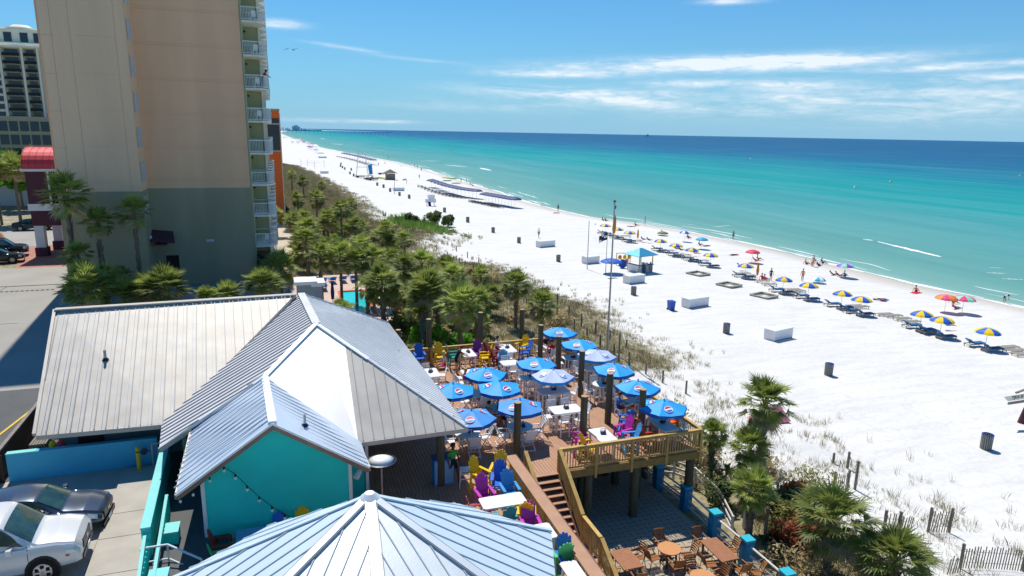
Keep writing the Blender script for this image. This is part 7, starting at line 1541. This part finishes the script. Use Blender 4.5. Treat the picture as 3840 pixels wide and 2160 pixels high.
# hazy crowd of umbrellas far along
cols = ['u_cyan','u_blue','u_white','u_red','u_white','u_navy','u_mint','u_white','u_navy','u_pink','u_green','u_white']; rd = random.Random(21); CSK = {}
cn = {'u_cyan':'cyan','u_blue':'blue','u_white':'white','u_red':'red','u_navy':'navy','u_mint':'mint','u_pink':'pink','u_green':'green'}
bands = [((200,200),(380,235),14,9),((330,275),(620,300),16,14),((430,262),(720,290),22,20),((560,300),(860,370),18,16),((560,340),(690,410),9,14)]
i = 0
for (xa, ya), (xb, yb_), k, jit in bands:
    for _ in range(k):
        u = rd.random(); x = xa+(xb-xa)*u+rd.uniform(-8,8); y = ya+(yb_-ya)*u+rd.uniform(-jit,jit); c_ = rd.choice(cols)
        X, Y, z = hit('I', x, y)
        if X > XS(Y)-3: continue
        if c_ not in CSK: CSK[c_] = Stock(beach_umbrella(c_, c_, 1.5))
        CSK[c_].put((X, Y, z), 0, f'tiny {cn[c_]} umbrella in the distant crowd, near the {nth(i)} spot from its start', rd.uniform(1.0,1.5), 'distant umbrellas'); i += 1

# ------------------------------------------------------------------ bathers
PEO = [('Q',1590,460,'stand','skin_tan','cl_navy','lone man in dark trunks standing at the water edge beyond the cyan umbrella','skin_tan'),('Q',1997,908,'stand','cl_navy','cl_navy','person in navy standing beside the furled orange umbrella','skin'),('Q',632,298,'stand','cl_pink','cl_pink','person in bright pink standing at the water edge','skin'),
 ('X',398,372,'stand','skin','cl_red','tall bather standing in the group at the water edge','skin'),('X',382,374,'bend','skin','cl_white','bather bending beside the tall one in the group','skin'),('X',290,522,'stand','cl_orange','cl_orange','person in orange standing behind a striped umbrella','skin_tan'),('X',2318,742,'bend','cl_white','cl_navy','stooping person in pale shirt wading at the right edge','skin'),
 ('F',1885,1202,'walk','cl_white','cl_black','person in white shirt walking alone across the open sand','skin'),('F',2147,840,'stand','cl_black','cl_black','person in black standing by the water beyond the navy rows','skin_dark'),('F',200,240,'stand','cl_black','cl_navy','first of three walkers at the far water line','skin_dark'),('F',236,254,'walk','cl_grey','cl_black','middle of three walkers at the far water line','skin'),('F',291,296,'walk','cl_navy','cl_black','last of three walkers at the far water line','skin_dark'),
 ('Q',175,255,'sit','cl_black','cl_black','sitting bather in black near the farthest striped umbrella','skin_tan'),('Q',205,260,'sit','cl_red','cl_black','sitting bather in red beside the one in black','skin'),('Q',530,312,'sit','cl_navy','cl_black','sitting bather in navy left of the pink standing person','skin'),('Q',480,320,'lie','skin','cl_red','sunbather lying left of the sitting bather in navy','skin'),('Q',840,392,'recline','cl_teal','cl_navy','bather in teal reclining seaward of the row','skin'),
 ('Q',1100,448,'sit','cl_black','cl_red','dark dressed bather sitting on a low chair','skin_dark'),('Q',1225,525,'sit','cl_black','cl_black','person in black sitting under the cyan umbrella','skin'),('Q',1300,530,'lie','cl_pink','cl_pink','sunbather in pink lying under the cyan umbrella','skin'),('Q',1600,628,'lie','cl_black','cl_black','sunbather in black lying alone on a towel','skin_tan'),('Q',1835,692,'recline','cl_red','cl_red','sunbather in red under the plain pink red umbrella','skin'),('Q',1860,680,'sit','cl_teal','cl_red','sunbather in green top under the plain pink red umbrella','skin'),
 ('Q',612,488,'recline','cl_grey','cl_navy','guest in grey reclining on the row near the furled orange umbrella','skin'),('Q',675,495,'recline','cl_black','cl_navy','guest in black reclining next to the one in grey','skin'),('Q',970,592,'recline','cl_black','cl_red','guest in black on a lounger under a striped umbrella','skin'),('Q',1170,640,'recline','skin','cl_red','bare chested guest on a lounger under a striped umbrella','skin'),('Q',1905,895,'sit','cl_red','cl_red','person in red sitting beside the furled orange umbrella','skin'),('Q',1935,905,'sit','cl_pink','cl_red','second person in red sitting nearer the standing one','skin_tan'),
 ('X',327,355,'sit','skin','cl_navy','bather sitting left of the group at the water edge','skin_tan'),('X',490,345,'sit','cl_black','cl_navy','bather in black sitting right of the group','skin_dark'),('X',455,368,'recline','cl_navy','cl_black','bather stretched out in front of the group','skin_tan'),('X',600,462,'recline','cl_black','cl_black','dark figure resting left of the mint and purple umbrella','skin'),('X',715,478,'sit','cl_teal','cl_black','figure in teal below the mint and purple umbrella','skin'),('X',660,470,'recline','cl_black','cl_grey','figure in black between the two below the mint umbrella','skin'),
 ('X',1432,630,'sit','skin','cl_red','bather sitting alone on a red towel near the water','skin'),('X',1800,745,'sit','cl_black','cl_red','person in black chair under the near rainbow pair','skin_tan'),('X',1830,800,'recline','cl_pink','cl_teal','person in pink and teal under the near rainbow pair','skin_dark'),('X',1060,708,'lie','skin','cl_navy','sunbather lying behind the fourth striped umbrella','skin'),('X',1110,715,'lie','cl_pink','cl_black','second sunbather lying behind the fourth striped umbrella','skin'),('X',1735,1010,'recline','cl_teal','cl_navy','guest in teal on the lounger under the second striped umbrella','skin'),
 ('Q',1020,605,'recline','cl_navy','cl_black','guest in navy next to the guest in black','skin_tan'),('Q',1675,795,'recline','cl_red','cl_navy','guest in red on a lounger under the eighth striped umbrella','skin'),('F',830,450,'stand','cl_white','cl_navy','person in white by the kayaks near the water','skin'),('F',905,445,'stand','cl_black','cl_green','person in black by the kayaks near the water','skin'),('F',955,480,'sit','cl_grey','cl_navy','person in grey sitting right of the kayaks','skin'),('F',985,500,'sit','cl_red','cl_red','person in red sitting right of the kayaks','skin'),
 ('F',2120,868,'lie','cl_red','cl_red','sunbather lying beside the person in black','skin'),('F',262,400,'stand','cl_black','cl_black','person in dark clothes near a white net far along','skin'),('I',1605,555,'sit','cl_orange','cl_red','tiny person in orange sitting near the far water line','skin'),('I',1830,590,'lie','cl_pink','cl_black','tiny sunbather in pink right of the one in orange','skin'),('I',1900,830,'stand','cl_white','cl_white','tiny pale person near the thin dark post','skin'),('I',1520,588,'stand','cl_black','cl_black','tiny dark person at the end of the farthest navy row','skin'),('I',1240,415,'stand','cl_grey','cl_black','tiny bather in the shallows above the farthest row','skin'),('I',1300,430,'stand','cl_black','cl_black','second tiny bather in the shallows','skin'),('I',1655,492,'stand','cl_black','cl_navy','tiny wader at the bend of the far shore','skin')]
hr_ = ['hair_dark','hair_blond','hair_dark','hair_red']
for i, (r, x, y, kd, tp, bt_, lb, sk) in enumerate(PEO):
    X, Y, z = hit(r, x, y); kd = 'sitting' if False else kd
    if kd in ('sit','recline','lie'): rz = radians(-90+random.uniform(-35,35))
    else: rz = random.uniform(0, 6.28)
    zz = z+(.40 if (kd == 'recline' and 'guest' in lb) else 0)
    if kd in ('stand','bend','walk') and z < 0: zz = -.05
    person(lb, kd, (X, Y, zz), rz, tp, bt_, sk, hr_[i % 4])
    if kd == 'lie' and 'lounger' not in lb:
        t = thing('beach_towel', f'towel under the {lb}', 'towel', (X, Y, z+.02), rz); mb = MB(); mb.box((0,0,.0),(.85,1.8,.02),('u_red','u_cyan','u_white','u_blue')[i%4]); mb.build('cloth', t)
X, Y, z = hit('X', 1430, 640); t = thing('beach_towel', 'red towel under the bather sitting alone', 'towel', (X, Y, z+.02), .3); mb = MB(); mb.box((0,0,0),(1.8,.9,.02),'cl_red'); mb.build('cloth', t)
# sign shed on the right edge
X, Y, z = hit('P2', 1150, 1085); t = thing('beach_bar_sign', 'weathered plank sign with black lettering on a post at the right edge', 'sign', (X-.55, Y, z), radians(-4))
mb = MB(); mb.box((.75,0,1.25),(.12,.12,2.5),'cream'); mb.build('post', t); mb = MB(); mb.mesh([(-1.75,-.1,2.12),(-1.35,-.1,1.78),(2,-.1,1.9),(2,-.1,2.3),(-1.75,-.05,2.12),(-1.35,-.05,1.78),(2,-.05,1.9),(2,-.05,2.3)],[(0,1,2,3),(7,6,5,4),(0,3,7,4),(1,0,4,5),(2,1,5,6)],'cream'); bd_ = mb.build('board', t)
me_ = text_mesh('TJKA III', .3); me_.materials.append(MATS['black']); o = bpy.data.objects.new('lettering', me_); COL.objects.link(o); o.parent = bd_; o.matrix_local = Matrix.Translation((-.62,-.13,1.92))@Matrix.Rotation(radians(90), 4, 'X')@Matrix.Rotation(radians(3), 4, 'Z')
mb = MB(); mb.bar((-1.3,-.1,1.62),(2,-.1,1.74),.08,.16,'grey_wood',(0,0,1)); mb.build('plank', t); mb = MB(); mb.bar((-.55,.1,2.22),(2.2,.1,2.85),.12,.1,'grey_wood'); mb.build('beam', t)
mb = MB(); mb.lathe([(.26,.0),(.03,1.2),(0,1.25)],'maroon_wall',(.45,.1),8); mb.build('cone', t)
mb = MB(); 
# small buoys, gull
for i, (x, y, w_) in enumerate(((1497,570,.5),(2240,458,.6),(2150,472,.5),(2577,443,.6),(1888,400,.8),(1133,377,.9))):
    X, Y = G(x*1.49068 if x < 2570 else 3825, y*1.49068, 0); t = thing('buoy', f'small pale buoy in the water, {nth(i)} listed from the middle of the bay', 'buoy', (X, Y, 0)); mb = MB(); mb.lathe([(0,-.2),(w_,0),(w_*.8,w_*.6),(w_*.2,w_*1.4),(0,w_*1.5)],'u_yellow' if i%2 else 'u_white',n=10); mb.build('float', t)
X, Y = G(1627*1.49068, 340.5*1.49068+3, 0); t = thing('distant_ship', 'tiny dark ship on the horizon', 'ship', (X*.3, Y*.3, 0)); 
d = ray(2426, 512); k = 9000/VF.dot(d); t.location = (d.x*k, d.y*k, 0); mb = MB(); mb.box((0,0,4),(60,20,12),'haze_far'); mb.build('hull', t); mb = MB(); mb.box((8,0,16),(18,14,22),'haze_far'); mb.build('bridge', t)
d = ray(1100, 187); k = 48/VF.dot(d); p = Vector((0,0,CH))+d*k
t = thing('flying_gull', 'gull gliding in the sky right of the hotel balconies', 'gull', tuple(p), radians(-19)); mb = MB(); mb.mesh([(0,.25,0),(.05,.05,.04),(.04,-.2,.02),(0,-.3,.03),(-.04,-.2,.02),(-.05,.05,.04),(0,0,-.06),(0,-.15,-.05)],[(0,1,6),(1,2,7,6),(2,3,7),(3,4,7),(4,5,6,7),(5,0,6),(0,5,4,3,2,1)],'grey_paint'); mb.build('body', t)
for s_ in (-1, 1):
    mb = MB(); mb.mesh([(s_*.03,.1,.03),(s_*.03,-.06,.03),(s_*.32,-.04,.12),(s_*.30,.13,.13),(s_*.66,-.12,-.02),(s_*.62,.03,.0)],[(0,1,2,3),(3,2,4,5)],'cl_grey'); mb.build('wing', t)
